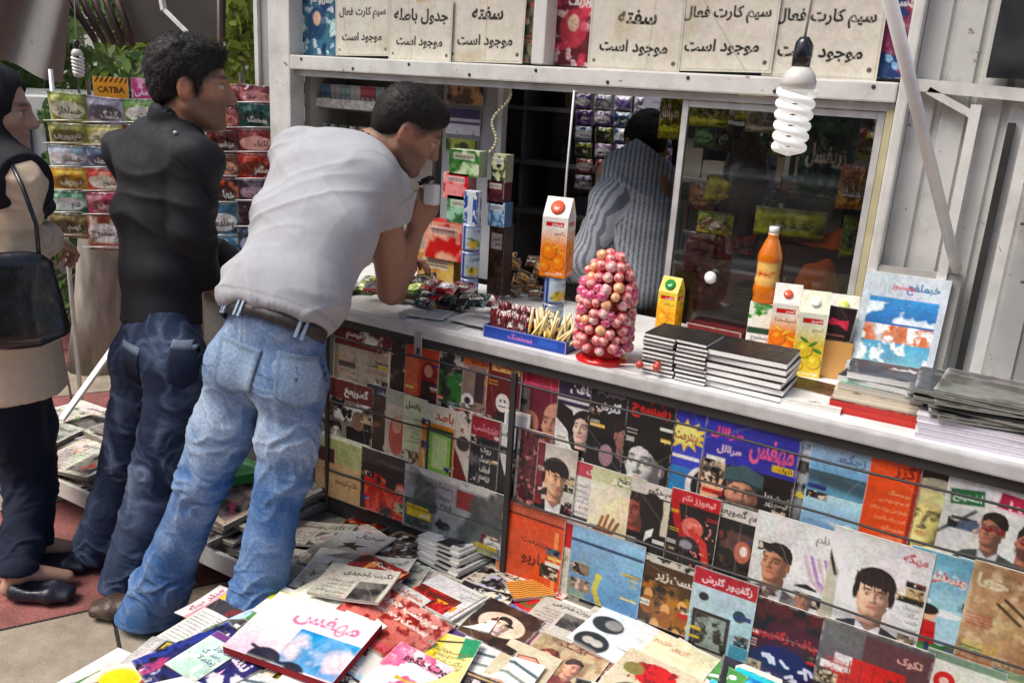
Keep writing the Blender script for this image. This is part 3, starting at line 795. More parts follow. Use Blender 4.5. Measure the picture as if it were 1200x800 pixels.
# shell of the kiosk
for nm, c, s in (('side_wall', (KX0 + .02, (YW + .085 + KY1) / 2, 1.2), (.03, KY1 - YW - .12, 2.4)), ('back_wall', ((KX0 + KX1) / 2, KY1, 1.2), (KX1 - KX0, .04, 2.4)),
    ('inner_partition', (PY(1062, 110, YW)[0] + .02, (YW + .09 + KY1) / 2, 1.2), (.03, KY1 - YW - .13, 2.39)),
    ('floor_board', ((KX0 + KX1) / 2, 3.1, .06), (KX1 - KX0 - .08, 1.9, .06)), ('ceiling_panel', ((KX0 + KX1) / 2, 2.67, 2.30), (KX1 - KX0 - .08, .26, .03))):  # ceiling cut short so daylight falls into the room
 b = MB(); b.box(c, s); kpart(nm, b, M_INNER)
b = MB(); b.box(((KX0 + KX1) / 2, 2.56, ZT + .035), (KX1 - KX0 + .12, .47, .06)); b.box((KX0 + .15, 3.46, ZT + .034), (.4, 1.32, .058)); b.box((.4, 3.46, ZT + .034), (.8, 1.32, .058)); b.box((-1.0, 4.05, ZT + .0345), (1.6, .3, .059)); kpart('roof', b, M_PAINT)  # roof left open over the room, a gap added to light the interior
b = MB(); b.box((-1.07, 3.36, ZT + .02), (2.10, 1.10, .006)); kpart('added_skylight', b, glass_mat('skylight glass', (.97, .98, .98), .08))  # invented glazing over the roof gap, lets daylight onto the goods
b = MB(); xo = PY(297, 60, YW)[0]
b.box(((xo + xp0) / 2 - .002, YW + .055, 1.2), (xp0 - xo - .008, .03, 2.4)); kpart('corner_panel', b, mat('grey paint', (.36, .36, .34), .55, var=.12, stain=.5))
b = MB(); b.box((xo - .012, YW + .05, 1.2), (.02, .05, 2.4)); kpart('corner_trim', b, M_PAINT)
# corrugated panel to the right of the window
xr0 = PY(1070, 110, YW + .05)[0]
prof = []; x = xr0
while x < KX1 - .01:
 for dx, dy in ((0, 0), (.055, 0), (.060, .012), (.070, .012), (.075, 0)):
  prof.append((x + dx, YW + .045 + dy))
 x += .076
b = MB(); n = len(prof)
b.add([(q[0], q[1], z) for z in (ZC, ZT) for q in prof] + [(q[0], q[1] + .012, z) for z in (ZC, ZT) for q in prof],
 [(i, i + 1, n + i + 1, n + i) for i in range(n - 1)] + [(2 * n + i + 1, 2 * n + i, 3 * n + i, 3 * n + i + 1) for i in range(n - 1)] + [(0, n, 3 * n, 2 * n), (n - 1, 3 * n - 1, 4 * n - 1, 2 * n - 1)])
kpart('corrugated_panel', b, mat('dirty white sheet', (.62, .62, .59), .5, var=.1, vscale=6, chips=.7, stain=.8, stain_col=(.30, .28, .25)))
yr = YW + .02
b = MB(); b.bar(PY(1068, 99, yr), PY(1235, 115, yr), .022, .030); kpart('frame_rail', b, M_PAINT)
p0, p1 = PY(1147, 112, yr - .004), PY(1147, 112, yr - .004); p1 = p0.copy(); p1[2] = ZC
b = MB(); b.bar(p0 - (0, 0, .022), p1, .024, .022); kpart('frame_post', b, M_PAINT)
p0 = PY(1163, 100, yr - .004); p1 = p0.copy(); p1[2] = ZT - .01
b = MB(); b.bar(p0 + (0, 0, .03), p1, .026, .022); kpart('frame_post', b, M_PAINT)
b = MB(); b.bar(PY(1088, 106, yr - .002), PY(1142, 136, yr - .002), .018, .018); kpart('frame_brace', b, M_PAINT)
p0 = PY(1200, 180, yr - .05); p1 = p0.copy(); p1[2] = ZC; p2 = p0.copy(); p2[2] = zb0 - .03
b = MB(); b.bar(p2, p1, .026, .024); kpart('frame_post', b, M_PAINT)
q0, q1 = PY(1172, 10, YW + .01), PY(1172, 92, YW + .01); b = MB(); b.box((q0[0] + .2, YW + .012, (q1[2] + ZT) / 2), (.4, .02, ZT - q1[2])); kpart('dark_window', b, mat('dark dusty glass', (.035, .038, .042), .25, var=.5, vscale=10))
for v in (190, 215, 262, 330):
 q = PY(1196, v, yr - .04); b = MB(); b.tube([q, q + (.12, -.01, .004), q + (.3, .0, -.01)], .004, n=6); kpart('wire', b, M_DARK)
p0 = PY(1181, 150, YW - .01); b = MB(); b.box((p0[0] + .006, YW + .03, (ZC + zb0) / 2), (.018, .02, zb0 - ZC - .06)); kpart('shadow_gap_strip', b, M_DARK)  # dark strip stands in for the shade in the gap between posts
q = PY(1203, 300, YW - .01); b = MB(); b.box((q[0] + .16, YW + .025, (ZC + zb0) / 2), (.25, .02, zb0 - ZC - .06)); kpart('dark_door', b, mat('grey door paint', (.24, .24, .235), .5, var=.3, vscale=7, stain=.6, chips=.6))
# the long strut that props the awning
b = MB(); s0, s1 = PY(1121, 316, YW + .02), PY(1028, -60, 1.78)
b.tube([s0, s1], .0135, n=12); kpart('awning_strut', b, mat('white enamel', (.75, .75, .73), .35, var=.06, stain=.3), True)
# cords that hold the magazines
def cord(u0, v0, u1, v1, r=.0032, y=YF - .022):
 a, c = PY(u0, v0, y), PY(u1, v1, y); c[2] = a[2] = (a[2] + c[2]) / 2; d = c - a
 pts = [a + d * t + np.array([0, 0, -.002 * math.sin(t * 19)]) for t in np.linspace(0, 1, 24)]
 b = MB(); b.tube(pts, r, n=6); kpart('display_cord', b, M_DARK, True)
# interior shelves on the back and left walls
M_SHELF = mat('grey shelf', (.16, .15, .15), .6, var=.2)
yb = KY1 - .20
for z in (1.02, 1.26, 1.52, 1.76, 2.0):
 b = MB(); b.box(((KX0 + KX1) / 2 - .5, yb, z), (KX1 - KX0 - 1.1, .30, .018)); kpart('back_shelf', b, M_SHELF)
for x in (-2.2, -1.55, -.9, -.3):
 b = MB(); b.box((x, yb + .01, 1.3), (.02, .28, 2.0)); kpart('shelf_upright', b, M_SHELF)
# light grey inner panel and alu upright beside the open window
ip0, ip1 = PY(520, 120, 2.70)[0], PY(586, 120, 2.70)[0]
b = MB(); b.box(((ip0 + ip1) / 2, 2.71, 1.35), (ip1 - ip0, .02, .88)); kpart('inner_board', b, mat('pale grey board', (.33, .34, .36), .6, var=.12))
b = MB(); b.box((ip1 + .012, 2.70, 1.35), (.022, .035, .9)); kpart('inner_upright', b, M_ALU)
# shelf for cigarettes at the upper left of the window
c0, c1 = PY(347, 118, 2.66), PY(482, 128, 2.66)
b = MB(); b.box(((c0[0] + c1[0]) / 2, 2.67, c0[2] - .012), (c1[0] - c0[0], .14, .012)); kpart('cigarette_shelf', b, M_SHELF)
b = MB(); b.box(((c0[0] + c1[0]) / 2, 2.597, c0[2] + .004), (c1[0] - c0[0], .006, .034), lin((225, 222, 215)))
kpart('shelf_price_strip', b, mat('price strip', vc=True, rough=.5, var=.35, vscale=70))
b = MB(); b.box(((c0[0] + c1[0]) / 2, 2.78, 1.4), (c1[0] - c0[0] + .05, .02, 1.0)); kpart('shelf_back', b, M_INNER)
b = MB(); b.box(((c0[0] + c1[0]) / 2, 2.67, PY(350, 168, 2.66)[2]), (c1[0] - c0[0], .14, .012)); kpart('cigarette_shelf', b, M_SHELF)
# hasp and padlock plates on the counter edge
def hasp(u, v, yv, h, w):
 c = PY(u, v, yv); o = MB()
 o.box(c, (w, .005, h), (.6, .6, .58), None, .002)
 return kpart('hasp_plate', o, mat('zinc plate', (.62, .61, .58), .35, .8, var=.15))
hp = hasp(490, 404, YF - .012, .075, .028)
c = PY(490, 411, YF - .016); MB().box(c, (.008, .004, .016), (.02, .02, .02)).build('slot', M_DARK, hp)
hp = hasp(472, 374, YF + .03, .045, .03)
# ------------------------------------------------------------------ the low display tray in front of the wall
TX0, TX1 = -1.68, .9
TR0, TR1 = 0.60, 2.02
def tx0(y): return -1.80 + (y - .8) * .28
def tz(y): return .195 + .035 * (y - 1.2)
M_TRAY = mat('worn white tray', (.62, .60, .56), .55, var=.12, stain=.6)
tray = thing('display_tray', (-.5, 1.3, 0), 'low sloping wooden display tray covered with loose magazines', 'tray')
b = MB(); b.prism([(tx0(TR0), TR0, tz(TR0) - .012), (TX1, TR0, tz(TR0) - .012), (TX1, TR1, tz(TR1) - .012), (tx0(TR1), TR1, tz(TR1) - .012)], (0, 0, 0), (0, 0, -.02)); b.build('tray_board', mat('tray board', (.22, .20, .17), .8, var=.25), tray)
b = MB(); b.prism([(tx0(TR0) - .016, TR0, .10), (tx0(TR0) - .001, TR0, .10), (tx0(1.5) - .001, 1.5, .12), (tx0(1.5) - .016, 1.5, .12)], (0, 0, 0), (0, 0, .05)); b.build('side_board', M_TRAY, tray)
for x in (TX0 + .06, TX1 - .1):
 for y in (.8, 1.9):
  b = MB(); b.box((x, y, .075), (.05, .05, .15)); b.build('leg', M_DARK, tray)
tray2 = thing('display_tray', (-2.4, 1.8, 0), 'long white edged tray heaped with old newspapers behind the men', 'tray')
b = MB(); b.box((-2.60, 1.80, .150), (1.80, .43, .02)); b.build('tray_board', mat('tray board', (.22, .20, .17), .8), tray2)
b = MB(); b.box((-2.60, 1.575, .165), (1.81, .014, .065), bev=.003); b.build('front_board', M_TRAY, tray2)
for x in (-3.4, -1.76):
 for y in (1.62, 1.98):
  b = MB(); b.box((x, y, .07), (.05, .05, .14)); b.build('leg', M_DARK, tray2)
# ------------------------------------------------------------------ people
class Frame:
 def __init__(s, c, f, u, k=1.0):
  s.c = np.asarray(c, float); s.f = unit(f); u = np.asarray(u, float)
  s.u = unit(u - s.f * (u @ s.f)); s.r = np.cross(s.f, s.u); s.k = k
  s.M = np.stack([s.r, s.f, s.u])
 def w(s, x, y, z): return s.c + s.k * (s.r * x + s.f * y + s.u * z)
 def loc(s, V): return ((V - s.c) @ s.M.T) / s.k
def add_head(fd, H):
 k = H.k; E = lambda c, r, kk=0.02, sub=False: fd.ell(H.w(*c), np.array(r) * k, H.M, kk * k, sub)
 Cn = lambda a, b, ra, rb, kk=0.012, sub=False: fd.cone(H.w(*a), H.w(*b), ra * k, rb * k, kk * k, sub)
 E((0, -.012, .032), (.074, .096, .084))
 E((0, .028, -.03), (.060, .062, .085), .03)
 E((0, .040, -.080), (.043, .045, .034), .03)
 Cn((-.012, .078, -.104), (.012, .078, -.104), .013, .013, .02)
 for q in (-1, 1):
  Cn((q * .056, -.005, -.06), (q * .022, .062, -.098), .014, .014, .03)     # jaw line
  E((q * .038, .056, -.028), (.020, .020, .018), .03)                     # cheek bone
  Cn((q * .012, .088, .020), (q * .042, .076, .022), .009, .007, .014)     # brow
  E((q * .033, .092, .000), (.017, .012, .011), .012, True)               # eye socket
  E((q * .032, .076, -.001), (.0135, .0135, .0125), .003)                 # eyeball
  Cn((q * .008, .100, -.036), (q * .012, .094, -.038), .008, .007, .008)    # nostril wing
  E((q * .072, -.012, -.012), (.010, .019, .031), .008)                   # ear
  E((q * .083, -.008, -.008), (.006, .010, .017), .006, True)
 Cn((0, .090, .012), (0, .110, -.032), .0075, .0115, .014)                   # nose
 Cn((-.017, .083, -.060), (.017, .083, -.060), .006, .006, .010)               # lips
 Cn((-.014, .083, -.071), (.014, .083, -.071), .007, .007, .008)
 Cn((-.022, .094, -.0655), (.022, .094, -.0655), .002, .002, .004, True)
def paint_skin(V, H, skin, stubble=0.0, lips=(0.30, 0.10, 0.08)):
 skin = np.asarray(skin)
 n = fbm(V * 14, 5)[:, None]
 C = skin * (0.86 + 0.28 * n)
 if H is not None:
  q = H.loc(V); x, y, z = q.T; ax = np.abs(x)
  def mix(m, c, a=1.0):
   nonlocal C
   m = (np.clip(m, 0, 1) * a)[:, None]; C = C * (1 - m) + np.asarray(c) * m
  head = (np.abs(z) < .14) & (np.abs(y) < .14) & (ax < .1)
  if stubble:
   b = np.clip((-.025 - z) / .02, 0, 1) * np.clip((y + .02) / .03, 0, 1) * (ax < .075)
   b = b * (1 - np.exp(-((ax / .022) ** 2) - ((z + .066) / .012) ** 2))
   mix(np.where(head, b, 0), (0.05, 0.035, 0.03), stubble)
  mix(np.where(head & (y > .07), np.exp(-(ax / .022) ** 4 - ((z + .066) / .011) ** 4), 0), lips, .7)
  mix(np.where(head & (y > .055), np.exp(-((ax - .030) / .021) ** 4 - ((z - .026 + 6 * (ax - .03) ** 2) / .006) ** 4), 0), (0.02, 0.015, 0.012), .9)
  e = np.exp(-((ax - .032) / .013) ** 4 - (z / .0065) ** 4)
  mix(np.where(head & (y > .065), e, 0), (0.55, 0.5, 0.46), .9)
  mix(np.where(head & (y > .065), np.exp(-(((ax - .032) ** 2 + z ** 2) / .0065 ** 2) ** 2), 0), (0.015, 0.01, 0.008), 1)
  mix(np.where(head & (y > .06), np.exp(-((ax - .032) / .016) ** 4 - ((z - .0075) / .0025) ** 2), 0), (0.02, 0.014, 0.012), .8)
  mix(np.where(head, np.exp(-((ax - .078) / .014) ** 4 - ((z + .012) / .03) ** 4), 0), skin * (1.15, .8, .75), .5)
 return C
def add_hand(fd, wr, d, n, side, curl=(20, 35, 25), k=1.0, spread=.1, thumb=(.5, .55)):
 """wr wrist, d direction of the fingers, n out of the back of the hand, side: towards the thumb"""
 d = unit(d); n = np.asarray(n, float); n = unit(n - d * (n @ d)); t = np.cross(n, d)
 if t @ np.asarray(side) < 0: t = -t
 wr = np.asarray(wr, float)
 kn = wr + d * .088 * k
 fd.sect(wr + d * .012 * k, kn - d * .01 * k, (.031 * k, .019 * k), (.041 * k, .014 * k), t, .015)
 ln = [(.040, .025, .020), (.045, .029, .021), (.041, .027, .020), (.032, .020, .018)]
 for i in range(4):
  a = (1.5 - i) * .0205 * k
  p = kn + t * a - d * (abs(i - 1.2) * .005 * k)
  dd = unit(d + t * spread * (1.5 - i) * .35); r = (.0098 - (.0012 if i == 3 else 0)) * k
  ang = 0
  prev = p - d * .03 * k
  fd.cone(prev, p, .009 * k, r, .008)
  for s in range(3):
   ang += math.radians(curl[s])
   q = p + (dd * math.cos(ang) - n * math.sin(ang)) * ln[i][s] * k
   r2 = r * .9
   fd.cone(p, q, r, r2, .004); p, r = q, r2
 p = wr + d * .025 * k + t * .026 * k
 e1 = unit(d * thumb[0] + t * .75 - n * thumb[1])
 q = p + e1 * .04 * k; fd.cone(p, q, .015 * k, .0115 * k, .012)
 e2 = unit(d * .85 + t * .25 - n * .45)
 s_ = q + e2 * .032 * k; fd.cone(q, s_, .0112 * k, .010 * k, .006)
 fd.cone(s_, s_ + unit(d * .9 - n * .5) * .024 * k, .010 * k, .008 * k, .005)
def strands(name, V, F, N, H, count, length, width, m, parent, seed, flow, keep=None, cols=(0.012, 0.01, 0.009)):
 """short hairs standing on the surface of the hair"""
 rg = np.random.default_rng(seed)
 fi = rg.integers(0, len(F), count * 2)
 w = rg.dirichlet((1, 1, 1, 1), len(fi))
 Pt = (V[F[fi]] * w[:, :, None]).sum(1); Nn = (N[F[fi]] * w[:, :, None]).sum(1)
 if keep is not None:
  mk = keep(H.loc(Pt)); Pt, Nn = Pt[mk], Nn[mk]
 Pt, Nn = Pt[:count], Nn[:count]
 fl = np.array([flow(p) for p in H.loc(Pt)]) @ H.M
 fl += rg.normal(0, .2, fl.shape)
 dr = Nn * .55 + fl; dr /= np.linalg.norm(dr, axis=1, keepdims=True)
 L = length * rg.uniform(.5, 1.3, len(Pt))[:, None]
 sd = np.cross(dr, Nn); sd /= np.linalg.norm(sd, axis=1, keepdims=True) + 1e-9
 b = Pt - Nn * .004
 mid = b + dr * L * .6
 tip = mid + (dr - Nn * .5) * L * .45
 VV = np.stack([b - sd * width, b + sd * width, mid + sd * width * .7, mid - sd * width * .7, tip], 1).reshape(-1, 3)
 n = len(Pt); i0 = np.arange(n) * 5
 FF = [(a, a + 1, a + 2, a + 3) for a in i0] + [(a + 3, a + 2, a + 4) for a in i0]
 cc = np.repeat(np.asarray(cols) * rg.uniform(.6, 1.8, n)[:, None], 5, 0)
 return VV, FF, cc
def cloth(name, fd, m, parent, fold=None, colfn=None, it=1, noise=(.0015, 16)):
 V, F = fd.mesh(); V = relax(V, F, it)
 N = vnormals(V, F)
 d = noise[0] * (fbm(V * noise[1], 3) - .5) * 2
 if fold is not None: d = d + fold(V)
 V = V + N * d[:, None]
 N = vnormals(V, F)
 C = colfn(V, N) if colfn else np.full((len(V), 3), .5)
 o = link_mesh(name, V, F, m, parent, C, True)
 return o, V, F, N
def ridged(Q, seed=0):
 return 1 - np.abs(2 * noise3(Q, seed) - 1)
def seg_t(V, a, b):
 d = b - a; t = ((V - a) @ d) / (d @ d)
 return t, np.linalg.norm(V - (a + np.clip(t, 0, 1)[:, None] * d), axis=1)
def leg_folds(V, hip, knee, ank, seed, amp=1.0):
 """creases across the leg: behind the knee, at the ankle and below the seat"""
 ax = unit(knee - hip); ax2 = unit(ank - knee)
 tk, dk = seg_t(V, hip, knee); ta, da = seg_t(V, knee, ank)
 up = tk < 1
 s = np.where(up, np.clip(tk, -.2, 1) * np.linalg.norm(knee - hip), np.linalg.norm(knee - hip) + np.clip(ta, 0, 1.2) * np.linalg.norm(ank - knee))
 Lk = np.linalg.norm(knee - hip); Lt = Lk + np.linalg.norm(ank - knee)
 side = V @ np.array([.8, .6, 0])
 wob = fbm(V * 9, seed, 2) * 1.3; lat = V @ np.array([.85, -.5, 0])
 Q = np.stack([s * 22 + wob * 5.0 + side * 9 + lat * 12, side * 10 + 3, lat * 11], 1)
 r = ridged(Q, seed) ** 3
 Q2 = np.stack([s * 13 + wob * 4 - side * 12 - lat * 10, side * 8, lat * 7 + 9], 1)
 r2 = ridged(Q2, seed + 5) ** 2.5
 Q3 = np.stack([s * 55 + wob * 5 - side * 9, side * 9, V[:, 1] * 8 + 5], 1)
 r3 = ridged(Q3, seed + 9) ** 3
 k = np.exp(-((s - Lk) / .11) ** 2); e = np.exp(-((s - Lt + .05) / .10) ** 2); c = np.exp(-((s - .17) / .09) ** 2)
 w = .0016 + .0065 * k + .0085 * e + .0036 * c
 m_ = np.clip(noise3(V * 5, seed + 7) * 1.8 - .3, 0, 1)
 return amp * w * ((r - .25) + .55 * (r2 - .3) + .5 * (r3 - .25)) * (.45 + .55 * m_), np.clip(r * .7 + r2 * .5 + .35 * r3, 0, 1.2) * (.4 + .6 * m_), s, Lk, Lt
def belt_ring(c, ax, side, rs, rd, h, th, name, m, parent, n=64, col=(0.03, 0.025, 0.022)):
 ax = unit(ax); side = unit(np.asarray(side) - ax * (np.asarray(side) @ ax)); dp = np.cross(ax, side)
 V = []
 for off, hh in ((0, -h / 2), (th, -h / 2 + .002), (th, h / 2 - .002), (0, h / 2)):
  for j in range(n):
   a = 2 * math.pi * j / n
   V.append(np.asarray(c) + ax * (hh + .003 * math.sin(3 * a)) + side * (rs + off) * math.cos(a) + dp * (rd + off) * math.sin(a))
 F = [(k * n + j, k * n + (j + 1) % n, (k + 1) * n + (j + 1) % n, (k + 1) * n + j) for k in range(3) for j in range(n)]
 F += [(3 * n + j, 3 * n + (j + 1) % n, (j + 1) % n, j) for j in range(n)]
 return link_mesh(name, V, F, m, parent, np.tile(col, (len(V), 1)), True)
def shoe(name, heel, toe, m, parent, upper, sole, hgt=.085, w=.046, laces=False):
 """a low shoe; heel and toe on the ground"""
 heel = np.asarray(heel, float); toe = np.asarray(toe, float)
 d = unit(toe - heel); L = np.linalg.norm(toe - heel); s = np.cross(d, (0, 0, 1.0))
 lo = np.minimum(heel, toe) - .1; hi = np.maximum(heel, toe) + .1; hi[2] += .1; lo[2] = heel[2] - .02
 fd = Field(lo, hi, .005)
 z = np.array([0, 0, 1.0])
 fd.cone(heel + d * .045 + z * .040, heel + d * .055 + z * hgt, .038, .036, .02)
 fd.sect(heel + d * .05 + z * .038, heel + d * (L * .68) + z * .032, (w * .82, .036), (w, .030), s, .02)
 fd.sect(heel + d * (L * .68) + z * .032, toe - d * .035 + z * .024, (w, .030), (w * .78, .022), s, .02)
 fd.cut(heel + z * .003, -z)
 def cf(V, N):
  hz = V[:, 2] - heel[2]
  C = np.tile(np.asarray(upper, float), (len(V), 1)) * (.7 + .6 * fbm(V * 30, 2))[:, None]
  m_ = hz < .022
  C[m_] = np.asarray(sole)
  return C
 o, V, F, N = cloth(name, fd, m, parent, None, cf, 1, (.001, 40))
 if laces:
  b = MB()
  for k in range(4):
   c = heel + d * (L * (.42 + .09 * k)) + z * (hgt * .86 - .011 * k)
   b.tube([c - s * .026 - z * .012, c - s * .008 + z * .004, c + s * .008 + z * .004, c + s * .026 - z * .012], .0028, (.55, .5, .42), 6)
  b.build('laces', m, o, True)
 return o
M_SKIN = mat('skin', vc=True, rough=.48, var=.10, vscale=90, bump=.35, bscale=260)
_sk = M_SKIN.node_tree.nodes['Principled BSDF']; _sk.inputs['Subsurface Weight'].default_value = .12; _sk.inputs['Subsurface Scale'].default_value = .008
M_HAIR = mat('dark hair', vc=True, spec=.25, rough=.6, var=.2, vscale=60, bump=.6, bscale=140)
M_DENIM = mat('denim', vc=True, rough=.85, var=.22, vscale=130, bump=.6, bscale=300, spec=.2)
M_KNIT = mat('cotton knit', vc=True, rough=.9, var=.05, vscale=50, bump=.25, bscale=500, spec=.2)
M_SHIRT = mat('black shirt cotton', vc=True, rough=.75, var=.12, vscale=30, bump=.3, bscale=380, spec=.3)
M_LEATHER = mat('leather', vc=True, rough=.4, var=.15, vscale=50, bump=.3, bscale=160)
M_LEATHER2 = mat('shiny bag leather', vc=True, rough=.26, var=.1, vscale=20, bump=.3, bscale=60, coat=.3)
DARKHAIR = np.array([0.012, 0.010, 0.009])
def finish_body(fd, H, skin, root, stub, hair=None):
 V, F = fd.mesh(); V = relax(V, F, 1, .3)
 C = paint_skin(V, H, skin, stub)
 if hair is not None:
  hv, hF = hair.mesh(); bv = bvh_of(hv, hF)
  near = np.where(np.linalg.norm(V - H.c, axis=1) < .17)[0]
  d = np.array([bv.find_nearest(Vector(V[i]), .03)[3] or .03 for i in near]) if len(near) else np.zeros(0)
  n = fbm(V[near] * 220, 9, 2); m = np.clip(1.15 - d / (.004 + .016 * n), 0, 1)[:, None] * .85
  C[near] = C[near] * (1 - m) + DARKHAIR * m
 return link_mesh('body', V, F, M_SKIN, root, C, True)
def legs_body(fd, Jh, Jk, Ja, r=(.07, .05, .035)):
 fd.cone(Jh, Jk, r[0], r[1], .03); fd.cone(Jk, Ja, r[1], r[2], .02)
# ================================================================== the man leaning at the window
def build_leaning_man():
 g = {}
 hipL, hipR = PY(287, 428, 1.57), PY(346, 447, 1.60)
 kneeL, kneeR = PY(240, 562, 1.47), PY(330, 562, 1.55)
 ankL, ankR = PY(186, 694, 1.41), PY(300, 706, 1.475)
 belt = PY(318, 386, 1.57)
 waist, mid, back, shl, nb = PY(338, 336, 1.64), PY(368, 268, 1.75), PY(392, 215, 1.85), PY(404, 193, 1.91), PY(432, 178, 1.965)
 shR, shL = PY(450, 230, 1.955), PY(352, 183, 1.87)
 elR, wrR = PY(459, 340, 2.045), PY(487, 268, 2.10)
 elL, wrL = shL + np.array([-.05, .17, -.26]), shL + np.array([.05, .33, -.33])
 elL[2] = max(elL[2], 1.02); wrL[2] = max(wrL[2], 1.0)
 hc = PY(479, 150, 2.045)
 H = Frame(hc, (.62, .62, -.50), (.42, .30, .86), 1.0)
 base = np.array([(ankL[0] + ankR[0]) / 2, (ankL[1] + ankR[1]) / 2, 0])
 root = thing('person', base, 'man in a pale grey T-shirt and light blue jeans bending to the window', 'person')
 X = np.array([1.0, 0, -.03])
 # --- body
 lo = np.min([hipL, kneeL, ankL, ankR, belt, shL, elL], 0) - .17; hi = np.max([hc, elR, wrR, hipR, wrL], 0) + .22
 lo[2] = .0
 fd = Field(lo, hi, .0055)
 add_head(fd, H)
 fd.cone(nb - (shl - nb) * .2, H.w(0, -.025, -.055), .058, .054, .03)
 fd.sect(belt, mid, (.11, .06), (.14, .08), X, .03); fd.sect(mid, shl, (.15, .09), (.13, .075), X, .03)
 fd.cone(shl, nb, .07, .055, .03)
 for a, b, c, f in ((shR, elR, wrR, 1), (shL, elL, wrL, -1)):
  fd.cone(shl, a, .05, .05, .03)
  fd.cone(a, a * .45 + b * .55, .052, .050, .02); fd.cone(a * .45 + b * .55, b, .050, .043, .02)
  m_ = b * .65 + c * .35
  fd.cone(b, m_, .042, .044, .02); fd.cone(m_, c, .044, .028, .02)
 hd = unit(PY(503, 236, 2.115) - wrR)
 add_hand(fd, wrR, hd, (.75, -.55, -.1), (-.6, -.2, .4), (45, 55, 35), 1.0)
 add_hand(fd, wrL, (.7, .7, -.05), (-.1, .1, 1), (1, -.2, 0), (20, 30, 20), 1.0)
 for h, k, a in ((hipL, kneeL, ankL), (hipR, kneeR, ankR)): legs_body(fd, h, k, a)
 fd.cone(belt, (hipL + hipR) / 2, .055, .06, .03)
 for a, t in ((ankL, PY(150, 720, 1.36)), (ankR, ankR + (.06, .14, -.08))):
  fd.cone(a, np.array([t[0], t[1], .05]), .032, .025, .02)
 hf = Field(H.c - .17, H.c + .19, .005)
 hf.ell(H.w(0, -.014, .040), np.array([.0775, .101, .084]), H.M, .01)
 hf.ell(H.w(0, -.055, .0), np.array([.066, .058, .072]), H.M, .02)
 hf.ell(H.w(0, .030, .072), np.array([.062, .06, .045]), H.M, .02)
 hf.ell(H.w(0, .085, -.03), np.array([.10, .065, .085]), H.M, .01, True)
 for q in (-1, 1): hf.ell(H.w(q * .085, .01, -.035), np.array([.03, .045, .062]), H.M, .008, True)
 hf.cut(H.w(0, -.09, -.062), -(H.u + H.f * .35))
 finish_body(fd, H, (0.36, 0.185, 0.115), root, .55, hf)
 # --- hair: short, cropped at the neck
 def hcol(V, N): return DARKHAIR * (.7 + .9 * fbm(V * 60, 3))[:, None]
 ho, V, F, N = cloth('hair', hf, M_HAIR, root, lambda V: .002 * (fbm(V * 90, 4) - .5) * 2, hcol, 2)
 fl = lambda p: np.array([p[0] * 3, -.3 - p[2], -.5 if p[2] < .05 else .2])
 VV, FF, cc = strands('hair', V, F, N, H, 5000, .010, .0008, M_HAIR, root, 3, fl)
 link_mesh('cropped_strands', VV, FF, M_HAIR, ho, cc)
 # --- jeans
 lo = np.min([hipL, kneeL, ankL, ankR], 0) - .19; hi = np.max([belt, hipR, kneeR, ankR], 0) + .19
 lo[2] = -.02
 jf = Field(lo, hi, .005)
 up = unit(waist - belt)
 pel = (hipL + hipR) / 2
 jf.sect(belt + up * .045, pel + up * .02, (.150, .106), (.154, .112), X, .03)
 for h, k, a, q in ((hipL, kneeL, ankL, -1), (hipR, kneeR, ankR, 1)):
  jf.ell(h + np.array([q * .002, -.04, .005]), (.078, .080, .095), None, .05)    # seat
  jf.cone(h, h * .45 + k * .55, .088, .079, .03); jf.cone(h * .45 + k * .55, k, .082, .069, .03)
  jf.cone(k, k * .5 + a * .5, .068, .068, .03)
  e = a + unit(a - k) * .13; jf.cone(k * .5 + a * .5, e, .066, .094, .02)
 jf.cut(belt + up * .03, up)
 eL = ankL + unit(ankL - kneeL) * .045; eR = ankR + unit(ankR - kneeR) * .045
 jf2 = jf
 zz = np.array([0, 0, -1.0])
 jf.cut((0, 0, .026), zz)
 R_ = {}
 def jfold(V):
  dL, rL, sL, Lk, Lt = leg_folds(V, hipL, kneeL, ankL, 11, 1.25); dR, rR, sR, Lk2, Lt2 = leg_folds(V, hipR, kneeR, ankR, 23, 1.25)
  isL = seg_t(V, hipL, kneeL)[1] + seg_t(V, kneeL, ankL)[1] < seg_t(V, hipR, kneeR)[1] + seg_t(V, kneeR, ankR)[1]
  R_['r'] = np.where(isL, rL, rR); R_['s'] = np.where(isL, sL, sR); R_['L'] = isL
  return np.where(isL, dL, dR)
 def jcol(V, N):
  r, s = R_['r'], R_['s']
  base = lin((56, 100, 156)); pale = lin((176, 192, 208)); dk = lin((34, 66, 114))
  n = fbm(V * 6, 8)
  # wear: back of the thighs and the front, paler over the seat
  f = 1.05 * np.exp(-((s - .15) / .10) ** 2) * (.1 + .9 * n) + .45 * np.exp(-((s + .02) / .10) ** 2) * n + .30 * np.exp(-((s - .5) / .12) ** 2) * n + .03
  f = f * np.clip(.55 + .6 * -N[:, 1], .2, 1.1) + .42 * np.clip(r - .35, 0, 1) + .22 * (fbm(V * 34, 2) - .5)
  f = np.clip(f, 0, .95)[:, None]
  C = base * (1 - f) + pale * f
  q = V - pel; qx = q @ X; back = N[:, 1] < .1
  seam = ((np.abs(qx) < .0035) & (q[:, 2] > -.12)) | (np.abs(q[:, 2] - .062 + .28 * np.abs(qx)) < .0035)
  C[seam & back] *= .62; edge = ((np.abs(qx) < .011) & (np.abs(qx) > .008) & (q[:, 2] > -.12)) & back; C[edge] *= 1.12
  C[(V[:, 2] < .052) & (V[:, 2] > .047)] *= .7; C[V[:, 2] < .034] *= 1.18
  C *= (.90 + .2 * noise3(V * np.array([420, 420, 60]), 12))[:, None]
